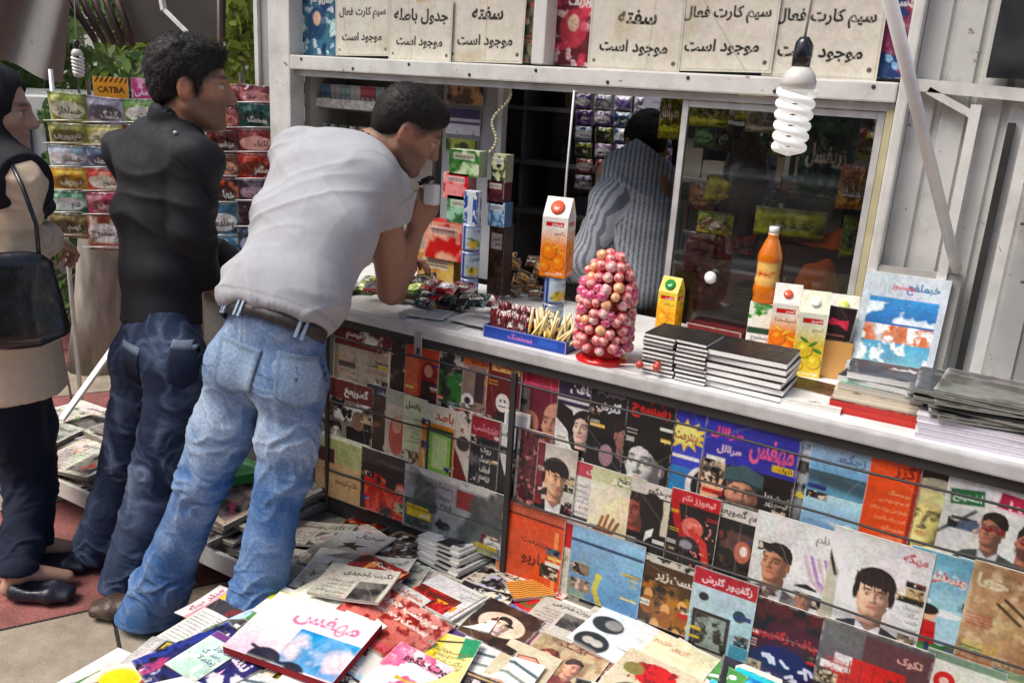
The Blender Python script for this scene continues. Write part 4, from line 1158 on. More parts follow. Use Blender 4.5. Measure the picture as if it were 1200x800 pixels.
  d = (1.3 * np.clip(.25 - r, 0, 1))[:, None]; C = C * (1 - d) + dk * d
  return C
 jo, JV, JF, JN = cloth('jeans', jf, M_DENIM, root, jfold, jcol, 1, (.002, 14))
 bv = bvh_of(JV, JF)
 # back pockets, with a stitched edge
 def pocket(c, du, dv, nm):
  def shp(a, b):
   w = 1 - .16 * b if b < .8 else (1 - .16 * b)
   bb = b * 1.0
   if b > .75: bb = .75 + (b - .75) * (1 - 1.4 * abs(a - .5))
   return (a - .5) * w, bb
  d = unit(np.array([-.52, .85, -.1]))
  PV, PF = patch(bv, c, du, dv, d, 15, 15, shp, .0035, .006)
  a = np.tile(np.linspace(0, 1, 15), 15); b = np.repeat(np.linspace(0, 1, 15), 15)
  ed = np.minimum(np.minimum(a, 1 - a), np.minimum(b, 1 - b)) < .09
  f = (.35 + .45 * fbm(PV[:225] * 14, 4))[:, None]
  cc = lin((70, 116, 170)) * (1 - f) + lin((176, 194, 210)) * f
  cc[ed] *= .66
  link_mesh(nm, PV, PF, M_DENIM, jo, np.vstack([cc, cc]), True)
 pocket(PY(342, 428, 1.45), np.array([.135, .02, -.02]), np.array([-.01, -.02, -.145]), 'pocket')
 pocket(PY(272, 408, 1.42), np.array([.135, .02, -.02]), np.array([-.02, -.03, -.145]), 'pocket')
 # belt and loops
 b0 = belt + up * .016
 bo = belt_ring(b0, up, X, .153, .110, .036, .006, 'belt', M_LEATHER, root)
 dp = np.cross(up, X)
 for a in (-128, -121, -100, -94, -30, -22):
  t = math.radians(a); c = b0 + X * (.161) * math.cos(t) + dp * (.119) * math.sin(t)
  tn = unit(-X * .16 * math.sin(t) + dp * .11 * math.cos(t)); nn = np.cross(up, tn)
  mb = MB(); mb.box(c, (.008, .004, .056), lin((150, 166, 184)), np.stack([tn, nn, up], 1)); mb.build('belt_loop', M_DENIM, jo)
 # --- T-shirt
 lo = np.min([belt, shL, waist], 0) - .22; hi = np.max([shR, nb, mid], 0) + .22
 tf = Field(lo, hi, .006)
 ax = unit(waist - belt)
 tf.sect(belt + ax * .02, waist, (.160, .118), (.166, .126), X, .04)
 tf.sect(waist, mid, (.166, .126), (.186, .128), X, .04)
 tf.sect(mid, back, (.190, .130), (.192, .122), X, .04)
 tf.sect(back, shl, (.186, .118), (.160, .098), X, .05)
 tf.cone(shl, nb, .085, .064, .04)
 for s_, e_ in ((shR, elR), (shL, elL)):
  tf.cone(shl + (s_ - shl) * .4, s_, .085, .073, .05)
  tf.cone(s_, s_ + (e_ - s_) * .5, .073, .071, .03)
 tf.cut(belt + ax * .042, -ax)
 axn = unit(H.w(0, -.025, -.06) - nb)
 tf.cone(nb + axn * .012, nb + axn * .2, .062, .075, .006, True)
 for s_, e_ in ((shR, elR), (shL, elL)):
  u_ = unit(e_ - s_); tf.cone(s_ + u_ * .168, s_ + u_ * .40, .115, .12, .004, True)
 for (e_, w_, s_) in ((elR, wrR, shR),):
  tf.cone(s_ + (e_ - s_) * .42, e_, .056, .055, .004, True)
 def tfold(V):
  q = V - belt; s = q @ ax; x = q @ X
  Q = np.stack([(s + x * .75) * 9 + noise3(V * 5, 2) * 1.6, x * 3 - s * 1.5, V[:, 1] * 2], 1)
  r = ridged(Q, 31) ** 2.2
  Q2 = np.stack([(s - x * .5) * 17 + noise3(V * 6, 9) * 2, x * 4, V[:, 1] * 3], 1)
  r2 = ridged(Q2, 37) ** 2
  low = np.exp(-(s / .14) ** 2)
  arm = np.exp(-(np.linalg.norm(V - (shR + np.array([-.06, 0, -.09])), axis=1) / .12) ** 2)
  up_ = np.exp(-((s - .3) / .2) ** 2)
  return (.014 + .008 * low + .012 * arm) * (r ** 1.4 - .2) * (.35 + 1.1 * noise3(V * 5, 77)) + (.005 + .014 * low + .009 * arm) * (r2 ** 1.4 - .2) + .002 * up_ * (ridged(V * 9, 79) ** 3 - .3)
 def tcol(V, N):
  C = np.tile(lin((172, 173, 177)), (len(V), 1)) * (.95 + .1 * fbm(V * 8, 2))[:, None]
  dn = np.linalg.norm(V - (nb + axn * .012), axis=1)
  C[np.abs(dn - .066) < .009] = lin((66, 58, 64))
  for sh_, el_ in ((shR, elR), (shL, elL)):
   u_ = unit(el_ - sh_); ss = (V - sh_) @ u_; dist = seg_t(V, sh_, el_)[1]
   m_ = (dist < .1) & ((np.abs(ss - .148) < .0035) | (np.abs(ss + .012) < .0035)); C[m_] *= .74
  s_ = (V - belt) @ ax; C[np.abs(s_ - .058) < .003] *= .8
  return C
 cloth('t_shirt', tf, M_KNIT, root, tfold, tcol, 2, (.0012, 20))
 # --- shoes
 M_SH = M_LEATHER
 hl = PZ(196, 722, .0); tl = PZ(143, 722, .0)
 hl[2] = tl[2] = 0.004
 d = unit(tl - hl); shoe('shoe', hl - d * .03, hl + d * .245, M_SH, root, (.07, .045, .03), (.10, .075, .05), .09, .048, True)
 hr = np.array([ankR[0] - .01, ankR[1] - .05, .004]); shoe('shoe', hr, hr + np.array([.07, .26, 0]) * .98, M_SH, root, (.07, .045, .03), (.10, .075, .05), .09, .047, True)
 return dict(hand=PY(503, 236, 2.115), H=H)
# ================================================================== the man in black
def build_black_shirt_man():
 hipL, hipR = PY(171, 420, 1.62), PY(211, 425, 1.60)
 kneeL, kneeR = PY(146, 532, 1.57), PY(184, 540, 1.54)
 ankL, ankR = PY(112, 648, 1.50), PY(150, 668, 1.46)
 belt = PY(188, 372, 1.64)
 waist, mid, back, shl, nb = PY(188, 320, 1.66), PY(188, 250, 1.69), PY(190, 200, 1.71), PY(198, 168, 1.72), PY(208, 150, 1.73)
 shR, shL = PY(230, 190, 1.68), PY(149, 180, 1.72)
 elR, wrR = PY(224, 268, 1.66), PY(244, 330, 1.74)
 elL, wrL = shL + np.array([.0, .10, -.27]), shL + np.array([.12, .30, -.36])
 hc = PY(224, 99, 1.76)
 f = (.70, .72, -.05)
 H = Frame(hc, f, (-.06, .0, 1), 1.08)
 S = unit((.93, -.36, 0))
 base = np.array([(ankL[0] + ankR[0]) / 2, (ankL[1] + ankR[1]) / 2, 0])
 root = thing('person', base, 'man in a black shirt and dark jeans facing the snack rack', 'person')
 lo = np.min([hipL, kneeL, ankL, ankR, shL, elL], 0) - .16; hi = np.max([hc, elR, wrR, wrL, hipR], 0) + .2
 lo[2] = 0
 fd = Field(lo, hi, .0055)
 add_head(fd, H)
 fd.cone(nb, H.w(0, -.025, -.06), .060, .056, .03)
 fd.sect(belt, mid, (.12, .08), (.14, .085), S, .03); fd.sect(mid, shl, (.14, .085), (.12, .07), S, .03)
 fd.cone(shl, nb, .065, .058, .03)
 for a, b, c in ((shR, elR, wrR), (shL, elL, wrL)):
  fd.cone(shl, a, .045, .045, .03); fd.cone(a, b, .046, .038, .02); fd.cone(b, c, .038, .026, .02)
 add_hand(fd, wrR, unit((.16, .55, -.45)), (.75, -.5, .3), (-.3, .3, .8), (25, 40, 25))
 add_hand(fd, wrL, unit((.6, .6, -.3)), (-.3, .3, .8), (.5, -.4, .3), (25, 40, 25))
 for h, k, a in ((hipL, kneeL, ankL), (hipR, kneeR, ankR)):
  legs_body(fd, h, k, a, (.065, .045, .033)); fd.cone(a, (a[0] + .02, a[1] + .1, .05), .03, .025, .02)
 fd.cone(belt, (hipL + hipR) / 2, .05, .055, .03)
 k = H.k; hf = Field(H.c - .20, H.c + .22, .0055)
 hf.ell(H.w(0, -.020, .046), np.array([.081, .103, .086]) * k, H.M, .01)
 hf.ell(H.w(0, -.056, .005), np.array([.069, .058, .078]) * k, H.M, .02)
 hf.ell(H.w(0, .036, .086), np.array([.062, .056, .036]) * k, H.M, .02)
 for q in (-1, 1):
  hf.cone(H.w(q * .068, .020, .03), H.w(q * .067, .024, -.030), .012 * k, .006 * k, .01)
 hf.ell(H.w(0, .105, -.015), np.array([.10, .068, .072]) * k, H.M, .01, True)
 for q in (-1, 1):
  hf.ell(H.w(q * .090, -.012, -.024), np.array([.03, .028, .045]) * k, H.M, .006, True)
  hf.ell(H.w(q * .085, .060, -.05), np.array([.05, .042, .07]) * k, H.M, .006, True)
 hf.cut(H.w(0, -.09, -.078), -(H.u + H.f * .25))
 finish_body(fd, H, (0.40, 0.20, 0.115), root, .5, hf)
 # hair: thick and wavy
 def hf_(V): return .0035 * (fbm(V * 34, 4, 2) - .5) * 2 + .004 * (fbm(V * 80, 7) - .5) * 2
 ho, V, F, N = cloth('hair', hf, M_HAIR, root, hf_, lambda V, N: DARKHAIR * (.6 + .9 * fbm(V * 60, 3))[:, None], 1)
 VV, FF, cc = strands('hair', V, F, N, H, 5000, .015, .0009, M_HAIR, root, 5, lambda p: np.array([p[0] * 3, .5 if p[2] > .05 else -.3, .2 if p[2] > .06 else -.7]), lambda q: q[:, 2] > -.02)
 link_mesh('wavy_strands', VV, FF, M_HAIR, ho, cc)
 # jeans
 lo = np.min([hipL, kneeL, ankL, ankR], 0) - .17; hi = np.max([belt, hipR, kneeR], 0) + .17; lo[2] = -.02
 jf = Field(lo, hi, .005)
 up = unit(waist - belt); pel = (hipL + hipR) / 2
 jf.sect(belt + up * .03, pel + up * .02, (.138, .105), (.150, .115), S, .03)
 for h, k_, a in ((hipL, kneeL, ankL), (hipR, kneeR, ankR)):
  jf.ell(h + np.array([-.008, -.03, .0]), (.080, .080, .095), None, .05)
  jf.cone(h, k_, .088, .064, .03); jf.cone(k_, k_ * .5 + a * .5, .064, .066, .03)
  jf.cone(k_ * .5 + a * .5, a + unit(a - k_) * .12, .064, .078, .02)
 jf.cut(belt + up * .03, up); jf.cut((0, 0, .035), (0, 0, -1.0))
 R_ = {}
 def jfold(V):
  dL, rL, sL, Lk, _ = leg_folds(V, hipL, kneeL, ankL, 41, 1.4); dR, rR, sR, _, _ = leg_folds(V, hipR, kneeR, ankR, 53, 1.4)
  isL = seg_t(V, hipL, kneeL)[1] + seg_t(V, kneeL, ankL)[1] < seg_t(V, hipR, kneeR)[1] + seg_t(V, kneeR, ankR)[1]
  R_['r'] = np.where(isL, rL, rR); R_['s'] = np.where(isL, sL, sR); R_['k'] = Lk
  return np.where(isL, dL, dR)
 def jcol(V, N):
  r, s = R_['r'], R_['s']
  base = lin((42, 54, 80)); pale = lin((132, 150, 178))
  kn = np.exp(-((s - R_['k']) / .13) ** 2)
  f = np.clip(r - .35, 0, 1) * (.6 + 1.0 * kn) + .2 * np.exp(-((s - R_['k'] - .18) / .16) ** 2) * fbm(V * 6, 3) * 1.4 + .08 * np.exp(-((s - .15) / .12) ** 2)
  f = np.clip(f + .1 * (fbm(V * 40, 2) - .5), 0, .85)[:, None]
  return base * (1 - f) + pale * f
 jo, JV, JF, JN = cloth('jeans', jf, M_DENIM, root, jfold, jcol, 1, (.002, 14))
 bv = bvh_of(JV, JF)
 def shp(a, b):
  bb = b if b < .75 else .75 + (b - .75) * (1 - 1.4 * abs(a - .5))
  return (a - .5) * (1 - .15 * b), bb
 for c in (PY(205, 408, 1.50), PY(158, 402, 1.52)):
  PV, PF = patch(bv, c, S * .125, np.array([-.01, -.01, -.14]), unit((-.5, .85, -.1)), 13, 13, shp, .0035, .006)
  a = np.tile(np.linspace(0, 1, 13), 13); b = np.repeat(np.linspace(0, 1, 13), 13)
  cc = np.tile(lin((42, 50, 70)), (169, 1)); cc[b < .09] = lin((120, 132, 150));
  link_mesh('pocket', PV, PF, M_DENIM, jo, np.vstack([cc, cc]), True)
 # shirt, hanging over the waistband
 lo = np.min([belt, shL, waist], 0) - .2; hi = np.max([shR, nb, elR, wrR, wrL], 0) + .16
 tf = Field(lo, hi, .006)
 hem = belt - up * .012
 tf.sect(hem, waist, (.150, .118), (.142, .110), S, .04)
 tf.sect(waist, mid, (.142, .110), (.166, .118), S, .04)
 tf.sect(mid, back, (.166, .118), (.174, .110), S, .04)
 tf.sect(back, shl, (.172, .112), (.135, .09), S, .05)
 tf.cone(shl, nb, .08, .064, .04)
 for a, b, c in ((shR, elR, wrR), (shL, elL, wrL)):
  tf.cone(shl + (a - shl) * .5, a, .075, .066, .04)
  tf.cone(a, b, .066, .056, .02); tf.cone(b, b + (c - b) * .94, .055, .040, .02)
 tf.cone(nb - H.u * .02, nb + H.u * .028 - H.f * .012, .070, .068, .008)          # collar stand
 tf.cone(nb + H.u * .026, nb + H.u * .2, .061, .075, .004, True)
 tf.cone(nb + H.f * .05 + H.u * .0, nb + H.f * .16 + H.u * .05, .025, .05, .01, True)
 tf.cut(hem, -up)
 def tfold(V):
  q = V - belt; s = q @ up; x = q @ S
  Q = np.stack([(s + x * .35) * 10 + noise3(V * 5, 2) * 1.8, x * 3.5, V[:, 1] * 2], 1)
  r = ridged(Q, 61) ** 2
  Q2 = np.stack([x * 13 + noise3(V * 4, 6), s * 3, V[:, 1] * 4], 1)
  r2 = ridged(Q2, 67) ** 2
  t, dd = seg_t(V, shR, elR); arm = np.exp(-(dd / .07) ** 2)
  ra = ridged(np.stack([V[:, 2] * 22 + V[:, 0] * 12 + noise3(V * 8, 3) * 2, x * 4, V[:, 1] * 4], 1), 71) ** 2
  low = np.exp(-((s - .1) / .14) ** 2)
  return (.011 + .007 * low) * (r - .35) * (.5 + noise3(V * 5, 77)) + .008 * (r2 - .35) + .012 * arm * (ra - .35)
 def tcol(V, N): return np.tile(lin((33, 33, 37)), (len(V), 1)) * (.75 + .5 * fbm(V * 9, 2))[:, None]
 so, SV, SF, SN = cloth('shirt', tf, M_SHIRT, root, tfold, tcol, 1, (.0015, 16))
 sb = bvh_of(SV, SF)
 PV, PF = patch(sb, PY(203, 175, 1.62), PY(236, 190, 1.62) - PY(203, 175, 1.62), np.array([0, .0, -.035]), unit((-.35, .55, -.75)), 10, 4, lambda a, b: (a, b), .004, .005)
 eo = link_mesh('epaulette', PV, PF, M_SHIRT, so, np.tile(lin((24, 24, 28)), (len(PV), 1)))
 h = sb.ray_cast(Vector(PY(206, 157, 1.2)), Vector(unit(PY(206, 157, 2) - CAM_POS)), 2)
 if h[0]: MB().sphere(np.array(h[0]) + np.array(h[1]) * .004, .006, (.6, .6, .6)).build('button', M_LEATHER, so, True)
 h1 = np.array([ankL[0] - .03, ankL[1] - .07, .004]); shoe('shoe', h1, h1 + np.array([.12, .23, 0]), M_LEATHER, root, (.02, .018, .018), (.06, .055, .05), .085, .044)
 h1 = np.array([ankR[0] - .03, ankR[1] - .07, .004]); shoe('shoe', h1, h1 + np.array([.14, .22, 0]), M_LEATHER, root, (.02, .018, .018), (.06, .055, .05), .085, .044)
# ================================================================== the woman
def build_woman():
 hc = PY(-8, 128, 1.40)
 f = (.68, .72, -.08); H = Frame(hc, f, (0, 0, 1), .98)
 S = unit((.86, -.5, 0)); Fw = unit((.5, .86, 0))
 ground = PZ(30, 686, 0)
 cx = np.array([hc[0] - .03, hc[1] - .04, 0])
 hip = np.array([cx[0] - .01, cx[1] + .0, .86])
 hipR, hipL = hip + S * .075, hip - S * .085
 kneeR, kneeL = PY(34, 565, 1.42), hipL + np.array([.02, .06, -.40])
 ankR = PZ(22, 668, .09); ankL = np.array([ankR[0], ankR[1], .09]) - S * .16 + Fw * .05
 belt = hip + np.array([0, 0, .13]); mid = belt + np.array([0, .01, .17]); shl = mid + np.array([.0, 0.0, .17]);
 nb = H.w(0, -.03, -.13)
 shl[:2] = nb[:2]
 shR, shL = PY(22, 212, 1.36), shl - S * .16 - np.array([0, 0, .03])
 elR, wrR = PY(16, 288, 1.34), PY(58, 279, 1.48)
 elL, wrL = shL + np.array([0, .03, -.26]), shL - Fw * .02 + np.array([-.03, 0, -.50])
 root = thing('person', (hip[0], hip[1], 0), 'woman in a black headscarf and beige coat at the left edge of the picture', 'person')
 lo = np.min([hipL, ankL, ankR, shL, elL, kneeL], 0) - .16; hi = np.max([hc, elR, wrR, wrL, hipR], 0) + .24; lo[2] = 0
 fd = Field(lo, hi, .006)
 add_head(fd, H)
 fd.cone(nb, H.w(0, -.02, -.06), .05, .05, .03)
 fd.sect(belt, mid, (.11, .075), (.12, .08), S, .03); fd.sect(mid, shl, (.12, .08), (.10, .06), S, .03)
 fd.cone(shl, nb, .055, .05, .03)
 for a, b, c in ((shR, elR, wrR), (shL, elL, wrL)):
  fd.cone(shl, a, .04, .04, .03); fd.cone(a, b, .04, .034, .02); fd.cone(b, c, .034, .024, .02)
 add_hand(fd, wrR, unit(PY(90, 291, 1.58) - wrR), (.3, -.5, .8), (-.3, .6, .5), (30, 45, 30), .92)
 add_hand(fd, wrL, Fw, (0, 0, 1), S, (20, 30, 20), .9)
 for h, k, a in ((hipL, kneeL, ankL), (hipR, kneeR, ankR)):
  legs_body(fd, h, k, a, (.07, .045, .03))
  fd.cone(a, np.array([a[0], a[1], .035]) + Fw * .13, .03, .022, .02)
  fd.cone(a, np.array([a[0], a[1], .035]) - Fw * .03, .03, .028, .02)
 fd.cone(belt, hip, .09, .09, .03)
 finish_body(fd, H, (0.50, 0.29, 0.20), root, 0)
 # headscarf
 sf = Field(np.array([hc[0] - .3, hc[1] - .3, hc[2] - .42]), hc + .2, .006)
 sf.ell(H.w(0, -.020, .035), (.092, .112, .100), H.M, .01)
 sf.ell(H.w(0, -.02, -.06), (.086, .085, .10), H.M, .03)
 sf.cone(H.w(0, -.02, -.12), nb + np.array([0, 0, -.03]), .085, .10, .04)
 sf.sect(nb, shl - np.array([0, 0, .13]), (.10, .09), (.215, .172), S, .05); sf.cone(nb, shR + np.array([-.01, 0, -.005]), .085, .094, .04)
 sf.ell(H.w(0, .09, -.012), (.064, .062, .092), H.M, .01, True)
 def sfold(V):
  q = H.loc(V); a = np.arctan2(q[:, 0], q[:, 1])
  return .010 * (ridged(np.stack([q[:, 2] * 16 + q[:, 1] * 9 + noise3(V * 6, 1) * 2, a * 1.5, q[:, 0] * 4], 1), 5) - .5)
 cloth('headscarf', sf, M_SHIRT, root, sfold, lambda V, N: np.tile(lin((28, 27, 31)), (len(V), 1)) * (.8 + .4 * fbm(V * 12, 2))[:, None], 2)
 # coat
 lo = np.min([shL, elL, hipL], 0) - .25; hi = np.max([shR, elR, wrR, wrL, shl, hipR], 0) + .2; lo[2] = .55
 tf = Field(lo, hi, .0065)
 hemc = np.array([hip[0] + .01, hip[1] + .01, .60])
 tf.sect(hemc, hip, (.185, .165), (.185, .155), S, .05)
 tf.sect(hip, belt, (.185, .155), (.150, .125), S, .05); tf.sect(belt, mid, (.150, .125), (.165, .125), S, .05)
 tf.sect(mid, shl - np.array([0, 0, .02]), (.165, .125), (.13, .085), S, .05)
 for a, b, c in ((shR, elR, wrR), (shL, elL, wrL)):
  tf.cone(shl + (a - shl) * .5, a, .07, .062, .04); tf.cone(a, b, .062, .056, .02); tf.cone(b, b + (c - b) * .92, .056, .046, .02)
 tf.cut((0, 0, .628), (0, 0, -1.0))
 def cfold(V):
  q = V - hip; x = q @ S
  r = ridged(np.stack([V[:, 2] * 19 + x * 14 + fbm(V * 8, 3) * 4, x * 7, V[:, 1] * 7], 1), 15) ** 2.4
  r2 = ridged(np.stack([np.arctan2(q @ Fw, x) * 4, V[:, 2] * 1.5, x * 0], 1), 19) ** 2
  lw = V[:, 2] < hip[2]
  return np.where(lw, .006 * (r2 - .3), .016 * (r - .25) * (.4 + noise3(V * 6, 4)))
 cloth('coat', tf, M_KNIT, root, cfold, lambda V, N: np.tile(lin((224, 200, 170)), (len(V), 1)) * (.92 + .16 * fbm(V * 8, 2))[:, None], 1)
 # trousers
 lo = np.min([hipL, ankL, ankR, kneeL], 0) - .14; hi = np.max([hipR, kneeR, ankR], 0) + .14; lo[2] = .06; hi[2] = .8
 jf = Field(lo, hi, .006)
 for h, k, a in ((hipL, kneeL, ankL), (hipR, kneeR, ankR)):
  jf.cone(h, k, .095, .072, .03); jf.cone(k, a, .070, .052, .03)
 jf.cut((0, 0, .09), (0, 0, -1.0))
 def jfold(V): return leg_folds(V, hipR, kneeR, ankR, 83, 1.2)[0]
 cloth('jeans', jf, M_DENIM, root, jfold, lambda V, N: np.tile(lin((30, 36, 52)), (len(V), 1)) * (.6 + .8 * fbm(V * 12, 2))[:, None], 1)
 for a in (ankR, ankL):
  h1 = np.array([a[0], a[1], .004]) - Fw * .05
  sh = Field(h1 - .12, h1 + np.array([.26, .3, .14]), .005)
  t1 = h1 + unit(Fw + S * .5) * .235; dd = unit(t1 - h1); s_ = np.cross(dd, (0, 0, 1.0)); z = np.array([0, 0, 1.0])
  sh.sect(h1 + dd * .04 + z * .03, h1 + dd * .15 + z * .028, (.036, .032), (.044, .030), s_, .02)
  sh.sect(h1 + dd * .15 + z * .028, t1 - dd * .03 + z * .022, (.044, .028), (.034, .020), s_, .02)
  sh.ell(h1 + dd * .105 + z * .07, (.06, .032, .034), np.stack([dd, s_, z]), .01, True)
  sh.cut(h1 + z * .002, -z)
  cloth('shoe', sh, M_LEATHER, root, None, lambda V, N: np.tile(lin((30, 32, 46)), (len(V), 1)), 1, (.001, 40))
 # shoulder bag: carried by the woman, a thing of its own
 bc = PY(16, 350, 1.24)
 bag = thing('shoulder_bag', bc - np.array([0, 0, .17]), 'large shiny black leather bag hanging from the woman\'s shoulder', 'bag')
 bf = Field(bc - .32, bc + .32, .006)
 bf.sect(bc + np.array([0, 0, .085]) , bc - np.array([0, 0, .095]), (.105, .03), (.128, .055), Fw, .02, .045)
 def bfold(V):
  q = V - bc; x = q @ Fw
  return .007 * (ridged(np.stack([x * 14 + noise3(V * 7, 3), q[:, 2] * 3, q[:, 1] * 2], 1), 25) - .5)
 bcol = lambda V, N: np.tile(lin((22, 22, 25)), (len(V), 1))
 cloth('bag_body', bf, M_LEATHER2, bag, bfold, bcol, 1)
 for q in (-1, 1):
  p0, p1 = bc + Fw * (.07 * q) + np.array([0, 0, .10]), bc + Fw * (.035 * q) + np.array([-.01, .02, .30])
  top = shR + np.array([-.03, -.02, .075])
  pts = [p0, p0 * .5 + p1 * .5 + Fw * .012 * q, p1, top + Fw * .008 * q]
  MB().tube(pts, .006, lin((24, 24, 27)), 8).build('strap', M_LEATHER2, bag, True)
# ================================================================== the vendor inside
def build_vendor():
 sh_c = PY(742, 200, 2.86); S = unit((.94, .35, 0)); Fw = unit((-.35, .94, 0))
 hip = PY(738, 345, 2.74)
 H = Frame(PY(756, 172, 3.02), (-.5, .62, -.62), (-.25, .45, .8), 1.0)
 shL, shR = PY(716, 238, 2.74), PY(770, 210, 2.92)
 elL, wrL = PY(686, 306, 2.62), PY(660, 318, 2.86)
 elR, wrR = PY(785, 300, 2.95), PY(760, 330, 3.12)
 seat = np.array([hip[0], hip[1], 0])
 root = thing('person', (hip[0], hip[1], .40), 'vendor in a grey striped shirt sitting hunched inside the kiosk', 'person')
 lo = np.min([hip, shL, elL, wrL], 0) - .2; hi = np.max([shR, H.c, wrR, elR], 0) + .2; lo[2] = .42; hi[1] += .35;
 fd = Field(lo, hi, .007)
 add_head(fd, H)
 nb = sh_c + unit(H.c - sh_c) * .06
 fd.cone(nb, H.w(0, -.02, -.06), .055, .055, .03)
 fd.sect(hip, sh_c, (.13, .09), (.13, .075), S, .04)
 for a, b, c in ((shL, elL, wrL), (shR, elR, wrR)):
  fd.cone(sh_c, a, .04, .04, .03); fd.cone(a, b, .042, .036, .02); fd.cone(b, c, .036, .026, .02)
  add_hand(fd, c, unit(c - b), (0, 0, 1), (0, 1, 0), (20, 30, 20))
 for q in (-1, 1):
  k = hip + S * (.09 * q) + Fw * .40 + np.array([0, 0, -.02]); a = k + np.array([0, 0, -.42])
  fd.cone(hip + S * .08 * q, k, .075, .055, .03); fd.cone(k, a, .052, .035, .03)
 finish_body(fd, H, (0.34, 0.18, 0.11), root, .3)
 hf = Field(H.c - .17, H.c + .19, .006)
 hf.ell(H.w(0, -.016, .045), (.080, .102, .086), H.M, .01); hf.ell(H.w(0, -.055, .0), (.068, .058, .075), H.M, .02)
 hf.ell(H.w(0, .10, -.02), (.10, .068, .085), H.M, .01, True)
 cloth('hair', hf, M_HAIR, root, lambda V: .004 * (fbm(V * 50, 4) - .5) * 2, lambda V, N: DARKHAIR * (.7 + .9 * fbm(V * 60, 3))[:, None], 1)
 lo = np.min([hip, shL, elL, wrL], 0) - .2; hi = np.max([shR, sh_c, elR, wrR], 0) + .2
 tf = Field(lo, hi, .0042)
 m1 = hip * .5 + sh_c * .5
 tf.sect(hip, m1, (.150, .12), (.160, .12), S, .04); tf.sect(m1, sh_c, (.160, .12), (.100, .085), S, .04)
 for a, b, c in ((shL, elL, wrL), (shR, elR, wrR)):
  tf.cone(sh_c + (a - sh_c) * .4, a, .066, .066, .03); tf.cone(a, b, .066, .060, .015); tf.cone(b, b + (c - b) * .9, .058, .046, .015)
 tf.cone(sh_c, nb, .085, .07, .04)
 tf.cone(nb + (nb - sh_c) * .2, H.c, .058, .08, .005, True)
 def fold(V):
  q = V - hip
  r = ridged(np.stack([q[:, 2] * 11 + q[:, 0] * 9 + noise3(V * 5, 3) * 2, q[:, 0] * 3, q[:, 1] * 3], 1), 35) ** 2
  return .022 * (r - .3)
 def col(V, N):
  q = V - hip
  tL, dL = seg_t(V, shL, elL)
  s = np.where(dL < .085, (V - shL) @ unit(np.cross(elL - shL, (.4, .8, .3))), q @ S) + .004 * noise3(V * 9, 2)
  st = (np.sin(s * 2 * math.pi / .0165) > .2)
  C = np.where(st[:, None], lin((104, 109, 118)), lin((160, 164, 170)))
  return C
 so, V, F, N = cloth('striped_shirt', tf, M_KNIT, root, fold, col, 1)
 # stool under him
 st = thing('stool', (hip[0], hip[1], .0), 'dark stool under the seated vendor', 'stool')
 mb = MB(); mb.lathe((hip[0], hip[1], .55), [(.0, 0), (.17, 0), (.18, .02), (.17, .045), (0, .05)], (.04, .03, .03)); mb.build('seat', M_LEATHER, st, True)
 for a in range(4):
  t = a * math.pi / 2 + .7
  MB().bar((hip[0] + .12 * math.cos(t), hip[1] + .12 * math.sin(t), .55), (hip[0] + .18 * math.cos(t), hip[1] + .18 * math.sin(t), .0), .025, .025, (.05, .05, .05)).build('leg', M_LEATHER, st)
# ------------------------------------------------------------------ magazines standing on the wall below the counter
WALL_GROUP = 'magazines displayed on the wall below the counter'
def wallmag(row, layer, tl, br, paint, label, n=58, cat='magazine', th=.005, edge=(228, 224, 214), lean=.010):
 y = {'A': 2.020, 'B': 2.006, 'C': 1.990}[row] - .0022 * layer
 a, c = PY(tl[0], tl[1], y), PY(br[0], br[1], y)
 w, h = c[0] - a[0], a[2] - c[2]
 cv = Cv(h / w, int(min(96, max(30, n * w / .14))))
 paint(cv)
 if 'booklet' not in label and 'strip' not in label and 'narrow' not in label: cv.busy(int(tl[0] * 5 + tl[1]), 0, .34, 7)
 cv.printed(int(tl[0] * 3 + tl[1]), .55, .4); cv.C = cv.C * .86
 return booklet('magazine', cv, a, (w, 0, 0), (0, -lean, -h), (0, -1, .02), th, label, cat, WALL_GROUP, curl=.0, edge=edge, seed=int(tl[0] + tl[1]))
SKY, WH, BK = (120, 170, 215), (240, 238, 232), (18, 17, 18)
def wA1(c):
 c.grad((120, 20, 50), (70, 18, 28)); c.rect(0, 0, 1, .34, (165, 22, 62)); c.rect(.05, .02, .16, .30, (250, 240, 240)); c.rect(.08, .05, .16, .27, (165, 22, 62));
 c.scrib(.3, .06, .95, .2, WH, 3, 1, .035); c.rect(.1, .26, 1, .30, (205, 90, 130))
 c.rect(.05, .36, .25, 1.1, (120, 116, 112)); c.face(.72, .82, .34, (196, 150, 128), (40, 26, 22), (70, 66, 62), .5, 'bald', None, None, None, .9)
 c.ell(.28, .9, .15, .2, (182, 130, 112)); c.ell(.36, 1.15, .17, .16, (30, 20, 20)); c.nz(7, (110, 30, 40), 3, .5, .6, (0, 1.15, 1, 9)); c.nz(9, (200, 170, 160), 5, .58, .66, (0, 1.3, 1, 9))
def wA2(c):
 c.rect(0, 0, 1, .62, (58, 34, 78)); c.scrib(.12, .08, .92, .4, (244, 240, 246), 8, 1, .06); c.rect(0, .48, 1, .53, (225, 222, 226))
 c.poly([(0, .55), (.35, .7), (.5, 1.2), (.7, 1.4), (1, 1.45), (1, 1.6), (.55, 1.6), (.25, 1.1), (0, .9)], BK); c.face(.62, 1.0, .33, (222, 190, 176), BK, WH, .6, 'long', body=False)
 for i in range(9): c.line([(.1 + i * .1, 1.5 + .12 * (i % 2)), (.16 + i * .1, 1.75), (.1 + i * .1, 2.0)], .05, BK)
 c.rect(0, 2.15, 1, 9, (226, 220, 170)); c.ell(.6, 2.35, .2, .18, (190, 60, 80))
